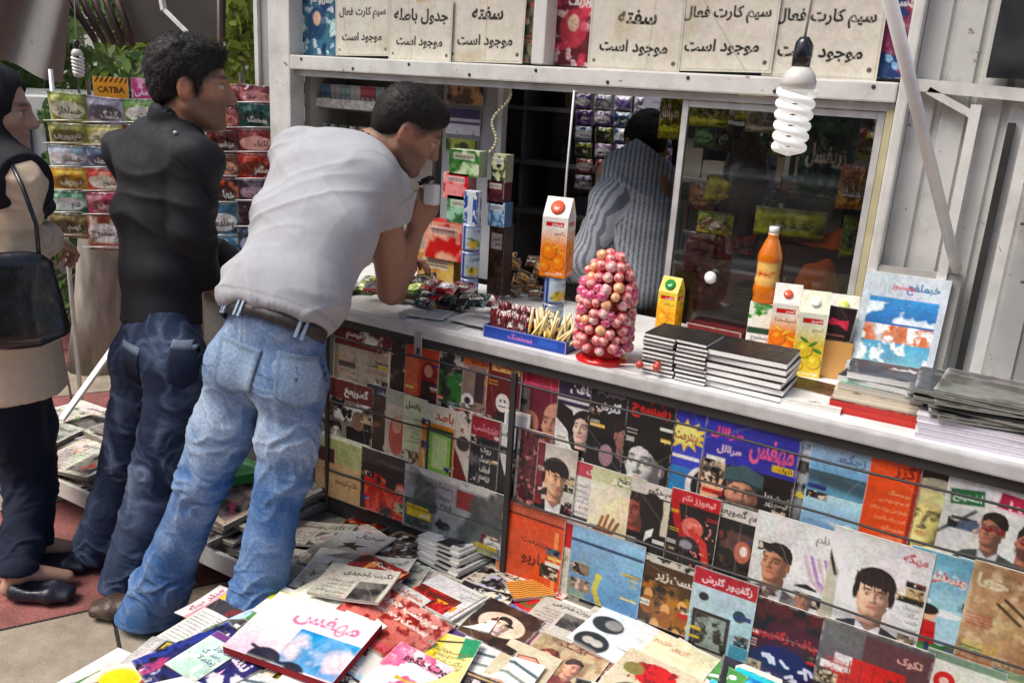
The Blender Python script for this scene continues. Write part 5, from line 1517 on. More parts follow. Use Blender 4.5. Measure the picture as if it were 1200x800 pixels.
def wA3(c):
 c.grad((26, 22, 30), (12, 11, 14)); c.scrib(.05, .02, .95, .16, (150, 140, 150), 4); c.scrib(.08, .2, .6, .45, (225, 222, 228), 5, 1, .05)
 c.face(.72, .78, .30, (150, 110, 104), (20, 14, 16), (26, 22, 34), -.4, 'short'); c.ell(.4, 1.2, .13, .2, (170, 140, 150)); c.scrib(.05, 1.62, .96, 2.2, (228, 226, 232), 9, 3, .06)
def wA4(c):
 c.grad((22, 20, 22), (8, 8, 9)); c.scrib(.1, .08, .9, .48, (205, 40, 30), 4, 1, .085); c.rect(.72, .56, .98, .62, WH)
 c.face(.5, 1.38, .60, (226, 224, 222), (14, 14, 15), (20, 20, 22), .35, 'short', shade=.95)
def wA5(c):
 c.grad((54, 60, 165), (60, 170, 205)); c.grad((58, 62, 168), (74, 84, 190), box=(0, 0, 1, .9))
 for i in range(12):
  a = i * math.pi / 6; c.poly([(.46 + .1 * math.sin(a), .42 - .09 * math.cos(a)), (.46 + .36 * math.cos(a), .42 + .25 * math.sin(a)), (.46 - .1 * math.sin(a), .42 + .09 * math.cos(a))], (238, 206, 70))
 c.ell(.46, .42, .2, .14, (248, 232, 150)); c.scrib(.3, .34, .64, .54, (150, 60, 40), 2, 1, .05); c.rect(.3, .72, .7, .77, WH)
 c.ell(.80, 1.12, .26, .30, (238, 236, 230)); c.ell(.82, 1.12, .2, .26, (24, 20, 24)); c.ell(.86, 1.14, .12, .17, (222, 176, 140)); c.rect(.6, 1.36, 1, 1.42, (240, 230, 190))
def wA6(c):
 c.rect(0, 0, 1, 9, (22, 16, 18)); c.rect(0, 0, 1, .52, (58, 62, 165)); c.scrib(.03, .10, .42, .26, (228, 80, 120), 3, 1, .05); c.scrib(.06, .30, .42, .42, (240, 210, 225), 4, 1, .035); c.scrib(.5, .08, .95, .44, (236, 110, 150), 12, 1, .065)
 c.face(.48, .80, .25, (202, 152, 128), (60, 60, 66), (228, 228, 232), .1, 'short', (86, 60, 52), None, (28, 28, 30), .2, hat=(72, 98, 104))
 c.ell(.14, .90, .10, .13, (226, 180, 150))
 for i in range(4): c.line([(.07 + i * .05, .87), (.03 + i * .075, .62 + .04 * abs(i - 1.5))], .034, (226, 180, 150))
 c.line([(.2, .92), (.27, .80)], .035, (222, 176, 146)); c.poly([(.05, 1.02), (.26, .97), (.34, 1.5), (0, 1.5)], (34, 34, 38)); c.scrib(.72, .7, .97, .86, (220, 216, 210), 5, 2, .02); c.scrib(.86, .95, .93, 1.5, (216, 212, 206), 6, 6, .02)
def wA7(c):
 c.grad((196, 198, 200), (90, 96, 96)); c.rect(0, 0, 1, .35, (186, 196, 210)); c.scrib(.1, .15, .85, .3, (60, 70, 100), 3); c.nz(6, (60, 66, 60), 4, .42, .55, (0, .5, 1, 9)); c.scrib(.05, .95, .7, 1.35, (236, 206, 60), 5, 1, .09); c.nz(8, (226, 228, 226), 9, .6, .68, (0, 1.2, 1, 9))
def wA8(c):
 c.grad((176, 190, 205), (120, 170, 205), box=(0, 0, 1, .42)); c.scrib(.25, .1, .95, .28, (94, 116, 150), 3, 1, .035); c.grad((70, 96, 105), (110, 165, 190), box=(0, .42, 1, .72)); c.grad((190, 226, 236), (28, 100, 175), box=(0, .72, 1, 9)); c.grad((190, 226, 236), (28, 100, 175), box=(0, .72, 1, c.a))
 c.ell(.5, .56, .6, .07, (60, 84, 92), .8, 6, 5); c.ell(.55, 1.12, .2, .035, (222, 240, 240), .9, 12, 3); c.ell(.6, 1.1, .07, .045, (225, 236, 220))
def wA9(c):
 c.rect(0, 0, 1, 9, (228, 92, 40)); c.scrib(.15, .08, .9, .5, (120, 30, 22), 6, 1, .07); c.rect(.9, 0, 1, 9, (150, 46, 24))
 for i in range(9): c.scrib(.1, .72 + i * .2, .88, .84 + i * .2, (244, 170, 130), i + 3, 1, .022)
def wA10(c):
 c.rect(0, 0, 1, 9, (34, 26, 28)); c.grad((196, 190, 160), (222, 212, 150), box=(0, 0, 1, .3)); c.rect(0, 0, 1, .3, (30, 22, 26)); c.face(.54, .72, .42, (232, 218, 150), (120, 112, 90), (22, 20, 26), .5, 'bald', None, None, (232, 226, 180), .7, shade=.8)
 c.ell(.52, .34, .34, .20, (186, 182, 160)); c.ell(.45, .44, .26, .12, (222, 214, 160), 1, 10, 5)
 c.poly([(.35, 1.22), (.62, 1.08), (.9, 1.25), (.85, 2.2), (.45, 2.2)], (230, 216, 160)); c.line([(.5, 1.26), (.8, 1.2)], .03, (120, 100, 60)); c.line([(.5, 1.36), (.82, 1.32)], .03, (120, 100, 60))
 c.poly([(0, 1.35), (.16, 1.2), (.25, 1.7), (.2, 2.2), (0, 2.2)], (228, 224, 190))
def wA11(c):
 c.rect(0, 0, 1, 9, (222, 224, 220)); c.rect(.04, .12, .30, .26, (34, 112, 66), 1, -8); c.scrib(.06, .14, .28, .25, (210, 236, 214), 3, 1, .02); c.rect(.40, .10, .98, .24, (168, 42, 78), 1, 6); c.scrib(.42, .1, .96, .24, (240, 190, 206), 4, 1, .025)
 c.line([(.0, .55), (.25, .3)], .03, (90, 100, 96)); c.face(.40, .42, .15, (178, 130, 110), (34, 24, 22), (72, 80, 78), .3, 'short', None, (130, 24, 30), (196, 196, 200)); c.face(.68, .46, .15, (170, 120, 100), (30, 22, 20), (84, 88, 82), .2, 'short', (60, 44, 40), (130, 24, 30))
 c.nz(9, (26, 26, 30), 4, .35, .5, (0, .95, 1, 9)); c.nz(14, (178, 48, 44), 6, .5, .58, (.3, .78, 1, 1.1)); c.ell(.28, .98, .10, .10, (160, 164, 160)); c.ell(.28, .98, .06, .06, (216, 220, 214)); c.ell(.8, 1.1, .1, .1, (50, 48, 52)); c.nz(20, (206, 200, 198), 8, .64, .7, (.3, .85, 1, 9))
def wB0(c):
 c.rect(0, 0, 1, 9, (226, 224, 222)); c.rect(.1, .1, .9, 1.0, (176, 176, 182)); c.nz(7, BK, 4, .45, .55, (0, 1.3, .86, 9)); c.ell(.5, 2.6, .4, .5, (236, 234, 232)); c.rect(.88, 1.2, 1, 9, (240, 240, 240))
def wB1(c):
 c.grad((120, 30, 44), (78, 22, 34)); c.nz(6, (186, 128, 120), 3, .52, .6); c.nz(9, (40, 18, 26), 7, .55, .62)
def wB2(c):
 c.rect(0, 0, 1, 9, (214, 208, 196)); c.rect(0, 0, .2, 9, (120, 36, 46)); c.face(.50, .80, .40, (226, 178, 150), (26, 18, 18), (24, 24, 28), -.4, 'shaggy', None, None, (232, 232, 232), .75); c.rect(.6, 1.7, .85, 1.8, WH)
def wB3(c):
 c.rect(0, 0, 1, 9, (232, 228, 220)); c.rect(0, 0, 1, .35, (196, 84, 100)); c.scrib(.1, .08, .9, .3, WH, 3, 1, .05); c.scrib(.1, .5, .95, 1.3, (140, 136, 140), 4, 6); c.rect(0, 1.35, 1, 1.45, (60, 60, 66)); c.grad((150, 152, 150), (110, 116, 110), box=(0, 1.45, 1, c.a)); c.ell(.3, 2.1, .6, .5, (196, 198, 190))
def wB4(c):
 c.grad((214, 208, 186), (236, 230, 206)); c.rect(0, 0, 1, .26, (196, 196, 160)); c.scrib(.1, .04, .9, .24, (240, 238, 232), 7, 1, .07); c.scrib(.14, .02, .92, .24, BK, 17, 1, .03)
 c.ell(.65, 1.0, .5, .6, (240, 226, 186), .8, 0, 10); c.ell(.28, 1.22, .2, .17, (150, 100, 60));
 for i in range(4): c.line([(.2 + i * .09, 1.15), (.28 + i * .1, .82 + .05 * abs(i - 1))], .055, (160, 108, 66))
 c.line([(.25, 1.3), (.0, 1.62)], .1, (140, 92, 56)); c.line([(.28, 1.3), (.7, 1.75)], .05, (196, 150, 60))
def wB5(c):
 c.rect(0, 0, 1, 9, (30, 26, 28)); c.rect(0, 0, 1, .22, (222, 216, 206)); c.scrib(.05, .02, .9, .2, BK, 7, 1, .05); c.rect(.62, .25, 1, .9, (206, 198, 176)); c.face(.12, .55, .3, (170, 96, 84), (20, 14, 16), BK, .6, 'short', body=False); c.ell(.42, .5, .22, .34, (24, 18, 20))
 c.poly([(.36, .9), (.5, .8), (.42, 1.3), (.3, 1.5)], WH); c.ell(.64, 1.25, .33, .33, (16, 15, 17)); c.rect(.5, 1.0, .72, 1.07, (220, 214, 210)); c.scrib(.45, 1.3, .85, 1.5, (150, 110, 100), 6, 2)
def wB6(c):
 c.rect(0, 0, 1, 9, (24, 18, 20)); c.rect(0, 0, 1, .28, (180, 36, 44)); c.scrib(.1, .06, .9, .25, (236, 170, 170), 4, 1, .04)
 c.line([(.1, .3), (.2, .7), (.35, .95)], .16, (172, 34, 36)); c.ell(.5, .72, .22, .2, (206, 110, 100), 1, 30); c.line([(.5, .8), (.75, 1.0), (.85, 1.4)], .15, (190, 60, 54)); c.ell(.42, 1.1, .22, .16, (44, 42, 46)); c.ell(.42, 1.1, .13, .09, (150, 150, 154)); c.nz(14, (226, 150, 140), 9, .64, .7, (.3, .5, 1, 1.6))
def wB7(c):
 c.rect(0, 0, 1, 9, (28, 24, 25)); c.rect(.0, 0, .10, 9, (150, 140, 138)); c.rect(.1, .04, .95, .26, (214, 206, 196)); c.scrib(.12, .06, .93, .25, BK, 9, 1, .05); c.nz(6, (96, 70, 62), 4, .5, .62, (.1, .3, .9, 1)); c.ell(.62, .72, .12, .17, (178, 110, 90)); c.ell(.64, .7, .055, .08, (230, 210, 200)); c.scrib(.3, 1.2, .9, 1.7, (196, 188, 184), 5, 4, .03)
def wB8(c):
 c.rect(0, 0, 1, 9, (232, 230, 226)); c.scrib(.42, .06, .78, .22, (150, 150, 130), 3, 1, .028); c.face(.27, .55, .22, (206, 152, 122), (32, 24, 22), (176, 168, 174), .7, 'short', None, None, (236, 236, 236), .95)
 for i in range(4): c.line([(.56 + i * .07, .36), (.66 + i * .07, .62), (.8 + i * .06, .72)], .04, (214 - 30 * (i % 2), 190 - 40 * (i % 2), 196))
 c.face(.62, .86, .14, (200, 150, 126), (24, 22, 24), (40, 34, 34), .2, 'short', None, None, None, .4, hat=(30, 30, 34)); c.rect(.5, .74, .76, .79, (236, 236, 232)); c.nz(12, (120, 90, 96), 5, .5, .6, (0, .85, .4, 9)); c.ell(.88, 1.0, .1, .3, (206, 204, 186))
def wB9(c):
 c.rect(0, 0, 1, 9, (236, 234, 232)); c.scrib(.40, .05, .95, .2, (196, 60, 84), 6, 1, .04); c.poly([(0, .3), (.12, .5), (.14, 1.3), (0, 1.3)], (190, 188, 172)); c.line([(0, .3), (.09, .55)], .035, (40, 40, 42))
 c.face(.50, .66, .25, (234, 192, 166), (40, 28, 26), (54, 56, 62), .1, 'shaggy', None, None, (232, 232, 234), .8); c.poly([(.78, 1.12), (.95, 1.0), (.98, 1.2), (.84, 1.3)], (226, 226, 226)); c.scrib(.8, .4, .97, .95, (160, 158, 162), 8, 7, .018)
def wB10(c):
 c.grad((132, 190, 214), (196, 222, 230)); c.scrib(.06, .25, .8, .50, (226, 60, 64), 6, 1, .085); c.scrib(.07, .24, .81, .49, (246, 236, 220), 6, 1, .035)
 c.ell(.62, .95, .2, .06, (236, 242, 244)); c.ell(.2, .8, .2, .05, (236, 242, 244)); c.poly([(0, 1.55), (.35, 1.4), (.7, 1.5), (1, 1.35), (1, 2.4), (0, 2.4)], (70, 140, 66)); c.ell(.78, 1.6, .2, .16, (52, 120, 56))
 c.ell(.36, 1.02, .15, .12, (224, 178, 150)); c.ell(.36, .94, .17, .09, (30, 22, 22)); c.poly([(.22, 1.12), (.52, 1.12), (.56, 1.5), (.2, 1.5)], (190, 40, 44)); c.line([(.24, 1.18), (.06, 1.05)], .06, (190, 40, 44)); c.line([(.3, 1.5), (.28, 1.75)], .07, (40, 60, 110)); c.line([(.46, 1.5), (.48, 1.75)], .07, (40, 60, 110))
def wB11(c):
 c.grad((130, 190, 212), (120, 186, 190)); c.scrib(.1, .2, .95, .5, (60, 120, 170), 3, 1, .08); c.poly([(0, 2.4), (.6, 1.8), (1, 2.2), (1, 4), (0, 4)], (60, 150, 70)); c.ell(.5, 1.4, .3, .12, WH)
def wB12(c):
 c.rect(0, 0, 1, 9, (196, 164, 126)); c.nz(3, (160, 124, 84), 5, .42, .7); c.nz(11, (216, 190, 156), 7, .5, .7); c.scrib(.05, .06, .3, .24, (232, 220, 190), 3, 1, .05); c.ell(.86, .42, .34, .34, (238, 236, 232)); c.line([(.3, .3), (.5, .44)], .03, (96, 70, 44)); c.line([(.25, .36), (.45, .5)], .03, (96, 70, 44)); c.scrib(.3, .7, .9, 1.5, (176, 140, 100), 4, 6, .014)
def wC1(c):
 c.rect(0, 0, 1, 9, (222, 96, 52)); c.rect(0, 0, 1, .14, (206, 110, 80)); c.rect(0, .14, 1, .17, (120, 40, 26)); c.rect(0, .17, .09, 9, (240, 150, 96)); c.rect(.86, .24, .92, 9, (246, 160, 104)); c.rect(.1, .2, .12, 9, (150, 52, 30)); c.scrib(.2, .60, .84, .84, (92, 26, 18), 9, 1, .04); c.scrib(.3, .42, .76, .54, (120, 36, 22), 4, 1, .02)
def wC1b(c):
 c.rect(0, 0, 1, 9, (214, 206, 194)); c.rect(0, 0, 1, .9, (196, 40, 40)); c.rect(0, 0, 1, .18, (226, 200, 196)); c.nz(5, (160, 160, 140), 4, .45, .6, (0, 1.0, 1, 9))
def wC2(c):
 c.grad((150, 186, 214), (104, 150, 190)); c.rect(0, .18, 1, .22, (50, 70, 100)); c.nz(3, (150, 170, 150), 5, .45, .6, (0, .35, .4, 9)); c.line([(.42, .62), (.38, .8), (.46, .98), (.62, 1.12), (.9, 1.3)], .075, (206, 196, 96)); c.ell(.7, 1.2, .22, .12, (196, 190, 120), 1, 35); c.ell(.42, .60, .05, .04, (216, 206, 110))
def wC3(c):
 c.rect(0, 0, 1, 9, (78, 52, 26)); c.rect(0, 0, 1, .1, (206, 200, 190)); c.scrib(.1, .16, .9, .34, (214, 206, 190), 4, 1, .04); c.nz(5, (170, 116, 44), 4, .42, .58, (0, .35, 1, 9)); c.nz(9, (36, 24, 16), 8, .54, .62)
 for x, y in ((.25, .55), (.5, .7), (.72, .58), (.38, .95), (.68, 1.0), (.85, .85)): c.ell(x, y, .06, .08, (214, 168, 110)); c.ell(x, y + .16, .10, .13, (156, 96, 34))
def wC4(c):
 c.grad((198, 214, 222), (160, 196, 206)); c.rect(0, 0, 1, .28, (178, 36, 58)); c.scrib(.08, .05, .92, .24, (240, 210, 214), 5, 1, .05); c.rect(.06, .7, .66, 1.45, (30, 32, 36)); c.rect(.12, .76, .6, 1.38, (150, 160, 156)); c.nz(8, (36, 40, 40), 6, .48, .58, (.12, .76, .6, 1.38)); c.ell(.2, .46, .08, .07, (40, 50, 50)); c.ell(.78, .6, .10, .1, (30, 66, 70)); c.rect(.7, 1.1, 1, 9, (84, 150, 170)); c.rect(0, 1.5, .66, 1.62, (210, 210, 204))
def wC5(c):
 c.grad((96, 22, 30), (44, 14, 40)); c.nz(5, (20, 14, 18), 4, .55, .66); c.scrib(.12, .3, .9, .46, (196, 60, 56), 5, 1, .035); c.ell(.5, .86, .40, .36, (34, 34, 96), .9, 0, 4)
 r = random.Random(4)
 for i in range(16): x, y = .2 + .62 * r.random(), .62 + .5 * r.random(); c.line([(x, y), (x + .06, y + r.uniform(-.06, .06)), (x + .08, y + .05)], .035, (226, 226, 242))
def wC6(c):
 c.rect(0, 0, 1, 9, (92, 88, 90)); c.grad((120, 118, 118), (90, 86, 90), box=(0, 0, .4, c.a)); c.rect(.4, .05, 1, 9, (98, 58, 66)); c.scrib(.5, .12, .92, .24, (220, 170, 160), 4, 1, .03); c.rect(.16, .32, .80, 9, (206, 40, 38)); c.rect(.16, .32, .32, .5, (226, 220, 216)); c.rect(.66, .42, .8, .6, (60, 50, 54))
 for i in range(5): c.rect(.18, .56 + i * .1, .78, .575 + i * .1, (150, 22, 26)); c.rect(.30 + i * .11, .36, .312 + i * .11, 9, (150, 22, 26))
def wC7(c):
 c.rect(0, 0, 1, 9, (226, 226, 214)); c.rect(0, 0, 1, .12, (126, 150, 130)); c.ell(.28, .42, .14, .15, (200, 40, 44)); c.ell(.28, .42, .06, .06, (240, 200, 190)); c.line([(.28, .55), (.24, .95)], .03, (60, 130, 60)); c.ell(.7, .8, .3, .3, (150, 176, 110), .8, 0, 5)
def wC8(c): c.rect(0, 0, 1, 9, (206, 198, 180)); c.rect(0, 0, 1, .1, (90, 130, 130)); c.nz(4, (150, 170, 120), 3, .5, .65)
# the left half, dimmer papers
def lA1(c): c.rect(0, 0, 1, 9, (176, 164, 148)); c.rect(0, 0, 1, .3, (110, 38, 40)); c.scrib(.1, .04, .5, .2, (226, 210, 200), 3, 1, .04); c.nz(6, (230, 224, 214), 4, .5, .6, (.5, 0, 1, .3)); c.scrib(.08, .42, .46, 1.15, (128, 118, 106), 5, 8, .016); c.scrib(.52, .42, .95, 1.15, (128, 118, 106), 6, 8, .016); c.rect(.1, .52, .4, .60, (90, 80, 72)); c.rect(.95, .2, 1, 9, (214, 200, 176))
def lA2(c): c.rect(0, 0, 1, 9, (38, 32, 32)); c.nz(4, (86, 76, 72), 3, .5, .65); c.scrib(.1, .1, .9, .4, (160, 150, 144), 4, 1, .05)
def lA3(c): c.rect(0, 0, 1, 9, (196, 84, 54)); c.ell(.72, .6, .24, .28, (140, 40, 34)); c.poly([(.5, .8), (.95, .8), (1, 1.9), (.45, 1.9)], (64, 26, 34)); c.ell(.7, .55, .12, .15, (210, 160, 130)); c.rect(.0, .3, .4, 1.6, (214, 120, 84)); c.nz(9, (236, 200, 180), 6, .6, .68, (.4, 1.2, 1, 9))
def lA4(c): c.rect(0, 0, 1, 9, (48, 46, 44)); c.nz(6, (190, 186, 180), 3, .5, .58, (0, 0, 1, .6)); c.nz(3, (66, 130, 62), 5, .42, .55, (0, .5, 1, 1.3)); c.nz(5, (150, 160, 168), 8, .5, .6, (.3, 1.2, 1, 9)); c.rect(.0, .0, 1, .08, (176, 150, 120))
def lA5(c): c.rect(0, 0, 1, 9, (150, 130, 118)); c.rect(0, 0, 1, .3, (214, 120, 60)); c.scrib(.1, .06, .9, .26, (120, 40, 30), 3, 1, .05); c.poly([(.4, .5), (.7, .4), (.7, 1.3), (.4, 1.3)], (70, 50, 56)); c.ell(.2, 1.3, .2, .2, (226, 222, 220)); c.ell(.2, 1.3, .1, .1, (60, 40, 40)); c.rect(.75, .35, 1, 1.2, (222, 160, 140)); c.nz(8, (40, 30, 40), 5, .5, .6, (0, 1.4, 1, 9))
def lA6(c): c.rect(0, 0, 1, 9, (104, 26, 26)); c.rect(.12, 0, .95, .36, (226, 176, 116)); c.scrib(.2, .06, .86, .3, (130, 60, 40), 3, 1, .04); c.ell(.5, 1.15, .2, .24, (232, 226, 220)); c.ell(.44, 1.1, .03, .04, BK); c.ell(.56, 1.1, .03, .04, BK); c.line([(.4, 1.25), (.6, 1.25)], .03, (60, 20, 20)); c.poly([(.28, 1.4), (.72, 1.4), (.8, 2.0), (.2, 2.0)], (30, 24, 26)); c.scrib(.0, 1.7, 1, 2.3, (200, 190, 180), 5, 3, .05); c.nz(6, (50, 110, 60), 4, .55, .65, (0, 1.6, 1, 9))
def lB1(c): c.rect(0, 0, 1, 9, (140, 130, 118)); c.rect(0, 0, 1, .3, (120, 60, 54)); c.scrib(.1, .06, .9, .26, WH, 3, 1, .05); c.nz(7, (226, 222, 214), 4, .5, .58, (0, .3, 1, .8)); c.nz(8, (30, 26, 28), 6, .5, .56, (0, .3, 1, .8)); c.face(.3, .85, .17, (220, 210, 196), (50, 46, 46), (196, 190, 176), .2, 'short'); c.poly([(.5, .7), (.95, .7), (1, 1.6), (.5, 1.6)], (24, 22, 26)); c.ell(.72, .58, .12, .15, (150, 120, 104))
def lB2(c): c.grad((84, 68, 56), (56, 40, 34)); c.rect(0, 0, 1, .35, (50, 60, 76)); c.scrib(.1, .08, .9, .3, (214, 214, 214), 5, 1, .05); c.nz(4, (136, 100, 76), 3, .5, .65, (0, .5, 1, 9)); c.rect(.9, 0, 1, 9, (150, 140, 128))
def lB3(c): c.rect(0, 0, 1, 9, (206, 190, 176)); c.rect(0, 0, 1, .5, (170, 176, 160)); c.ell(.5, 1.6, .34, .7, (196, 110, 96)); c.ell(.5, 1.2, .2, .3, (226, 170, 150)); c.nz(6, (226, 222, 214), 4, .55, .62, (0, 2.1, 1, 9))
def lB4(c): c.rect(0, 0, 1, 9, (206, 214, 178)); c.scrib(.08, .1, .92, .5, (40, 60, 40), 3, 1, .07); c.scrib(.15, .7, .9, 1.7, (130, 150, 110), 4, 6, .03); c.nz(6, (120, 70, 50), 5, .45, .55, (0, 2.0, 1, 9))
def lB5(c): c.rect(0, 0, 1, 9, (226, 150, 60)); c.rect(0, 0, 1, .45, (226, 220, 200)); c.scrib(.05, .06, .95, .4, (190, 60, 44), 3, 1, .06); c.rect(.2, .55, .95, 1.8, (40, 70, 30)); c.rect(.28, .63, .9, 1.72, (150, 200, 100)); c.rect(.38, .75, .8, 1.55, (196, 222, 160)); c.line([(0, .6), (.2, 1.8)], .06, (200, 210, 170))
def lB6(c): c.rect(0, 0, 1, 9, (228, 222, 206)); c.nz(7, (60, 56, 50), 3, .56, .62, (0, 0, 1, .6)); c.nz(5, (206, 60, 60), 5, .6, .68); c.poly([(.0, .6), (.45, 1.4), (.8, 2.1), (.0, 2.1)], (130, 44, 38)); c.ell(.5, .9, .2, .2, (90, 76, 66)); c.rect(.82, 0, 1, 9, (176, 178, 176))
def lB7(c):
 c.rect(0, 0, 1, 9, (40, 38, 42)); c.rect(0, 0, 1, .6, (150, 40, 52)); c.scrib(.08, .1, .92, .5, (226, 160, 170), 3, 1, .06)
 c.nz(5, (110, 108, 112), 4, .52, .62, (0, .6, .4, 9)); c.scrib(.38, .8, .74, 2.3, (222, 220, 216), 11, 5, .075)
def lB8(c): c.rect(0, 0, 1, 9, (30, 29, 31)); c.rect(.1, .0, .9, .8, (222, 222, 220)); c.scrib(.14, .2, .86, .5, (90, 80, 80), 3, 1, .05); c.poly([(.3, 1.0), (.55, .95), (.8, 1.7), (.6, 1.8)], (226, 224, 222)); c.nz(6, (150, 148, 148), 4, .58, .66, (0, .9, 1, 9))
def lC1(c): c.rect(0, 0, 1, 9, (206, 172, 134)); c.rect(0, 0, 1, .42, (176, 180, 132)); c.rect(0, .0, 1, .06, (226, 222, 196)); c.rect(0, .22, .36, .44, (96, 52, 50)); c.scrib(.2, .62, .8, .76, (90, 60, 44), 4, 1, .04); c.nz(3, (186, 140, 100), 3, .5, .7, (0, .8, 1, 9)); c.ell(.16, .95, .05, .08, (60, 50, 40))
def lC2(c): c.rect(0, 0, 1, 9, (58, 44, 44)); c.rect(0, 0, 1, .25, (74, 66, 62)); c.scrib(.3, .12, .9, .22, (130, 120, 110), 3, 1, .03); c.nz(4, (206, 56, 44), 6, .36, .5, (.08, .4, .95, 1.2)); c.nz(8, (236, 110, 90), 9, .55, .65, (.1, .45, .9, 1.1))
def lC3(c): c.grad((178, 178, 180), (150, 154, 158)); c.rect(0, 0, 1, .06, (214, 212, 206)); c.rect(.12, .10, .30, .15, BK); c.rect(.12, .2, .30, .34, (44, 34, 50)); c.rect(.54, .08, .74, .24, (156, 70, 74)); c.nz(4, (96, 100, 100), 14, .5, .6); c.nz(5, (70, 86, 76), 4, .46, .56, (.02, .3, .45, 9)); c.nz(9, (40, 44, 44), 8, .56, .62, (.02, .35, .5, 9)); c.scrib(.34, .06, .5, .3, (90, 90, 96), 5, 3); c.scrib(.78, .08, .97, .3, (90, 90, 96), 7, 3); c.ell(.78, .62, .16, .12, (176, 176, 116), .7, 0, 6); c.ell(.6, .7, .12, .1, (110, 150, 150), .7, 0, 6); c.ell(.86, .72, .1, .08, (176, 110, 110), .7, 0, 6)
WALL = [
# section to the right of the dark upright
('A', 0, (607, 424), (660, 640), wA1, 'magazine with a magenta title band and a smiling bald man'),
('A', 1, (656, 436), (697, 600), wA2, 'purple headed magazine with a black and white profile drawing'),
('A', 2, (693, 450), (742, 600), wA3, 'black magazine with a dim face and three white lines of type'),
('A', 3, (737, 458), (778, 610), wA4, 'black magazine with a white lit face under a red title'),
('A', 2, (772, 468), (834, 620), wA5, 'blue magazine with a yellow starburst title'),
('A', 4, (829, 482), (920, 640), wA6, 'magazine of a man in a grey cap raising his palm under a blue title band'),
('A', 1, (917, 503), (958, 650), wA7, 'small grey magazine with a yellow title, left of the underwater cover'),
('A', 2, (954, 512), (1027, 660), wA8, 'pale blue magazine with an underwater photograph'),
('A', 3, (1023, 528), (1058, 665), wA9, 'narrow orange booklet with rows of small print'),
('A', 2, (1054, 538), (1120, 690), wA10, 'magazine with a yellowish portrait of a man covering his chin'),
('A', 3, (1114, 552), (1240, 720), wA11, 'white magazine with two men in red glasses riding a motorbike'),
('B', 0, (592, 478), (614, 600), wB0, 'white edged narrow magazine beside the dark upright'),
('B', 1, (611, 500), (640, 610), wB1, 'maroon magazine strip beside the young man in a black jacket'),
('B', 3, (631, 516), (668, 640), wB2, 'magazine with a dark haired young man in a black jacket'),
('B', 1, (662, 535), (698, 650), wB3, 'white text page with a red head and a grey photo at the foot'),
('B', 2, (695, 545), (747, 665), wB4, 'cream magazine with a brown hand reaching up'),
('B', 3, (741, 560), (792, 680), wB5, 'dark magazine of a figure in black with a white collar'),
('B', 4, (788, 570), (832, 690), wB6, 'black magazine with a crouching red figure'),
('B', 2, (829, 580), (891, 715), wB7, 'black magazine with a small pale face and a grey edge'),
('B', 3, (889, 597), (980, 740), wB8, 'white magazine of a laughing man beside a second smaller portrait'),
('B', 4, (979, 615), (1072, 765), wB9, 'white magazine of a boy with shaggy dark hair'),
('B', 3, (1070, 638), (1127, 785), wB10, 'sky blue children\'s magazine with a cartoon boy in red'),
('B', 2, (1124, 652), (1149, 790), wB11, 'narrow pale blue magazine strip with green hills'),
('B', 4, (1143, 655), (1260, 830), wB12, 'tan magazine with a white round shape at its corner'),
('C', 2, (587, 582), (656, 700), wC1, 'large orange book with a dark handwritten title'),
('C', 0, (650, 600), (680, 702), wC1b, 'red and white page peeping out beside the orange book'),
('C', 3, (672, 613), (748, 724), wC2, 'blue book with a long necked yellow bird'),
('C', 2, (745, 643), (820, 750), wC3, 'dark brown magazine with a crowd of golden figures'),
('C', 3, (815, 662), (876, 775), wC4, 'pale blue magazine with a red title band and a dark framed photo'),
('C', 2, (873, 692), (968, 815), wC5, 'dark red magazine with white letters on a blue oval'),
('C', 3, (966, 722), (1080, 840), wC6, 'grey magazine with a red grid panel'),
('C', 2, (1088, 758), (1166, 850), wC7, 'white booklet with a red flower at the bottom right of the wall'),
('C', 1, (1164, 780), (1250, 860), wC8, 'beige booklet with green blots in the lower right corner'),
# section to the left of it
('A', 1, (392, 376), (458, 470), lA1, 'tan newspaper with a red head at the left end of the wall'),
('A', 0, (455, 392), (480, 480), lA2, 'dark magazine beside the tan newspaper'),
('A', 2, (476, 402), (513, 490), lA3, 'orange red magazine with a figure in maroon'),
('A', 1, (509, 405), (548, 500), lA4, 'dark magazine with a green bush picture'),
('A', 2, (544, 412), (577, 505), lA5, 'magazine with an orange title and a round white mask'),
('A', 3, (573, 416), (607, 520), lA6, 'dark red magazine with a tan label and a white face'),
('B', 2, (378, 438), (437, 545), lB1, 'magazine with grey portraits behind the leaning man'),
('B', 1, (430, 448), (458, 555), lB2, 'brown magazine with a blue grey title band'),
('B', 2, (453, 455), (478, 560), lB3, 'narrow pink and grey magazine with a rounded figure'),
('B', 3, (474, 462), (498, 565), lB4, 'narrow pale green magazine with lines of text'),
('B', 4, (494, 470), (531, 575), lB5, 'orange bordered magazine with a green panel'),
('B', 3, (526, 475), (560, 585), lB6, 'cream magazine with dark flowers and a maroon wedge'),
('B', 4, (553, 485), (582, 590), lB7, 'black magazine with a red head and big upright lettering'),
('B', 2, (578, 492), (602, 600), lB8, 'black and white magazine just left of the dark upright'),
('C', 2, (371, 503), (432, 596), lC1, 'beige booklet with an olive title band'),
('C', 3, (424, 522), (478, 612), lC2, 'dark magazine with a big red blot of a picture'),
('C', 4, (475, 542), (588, 655), lC3, 'wide grey page with a dark emblem and a red square'),
]
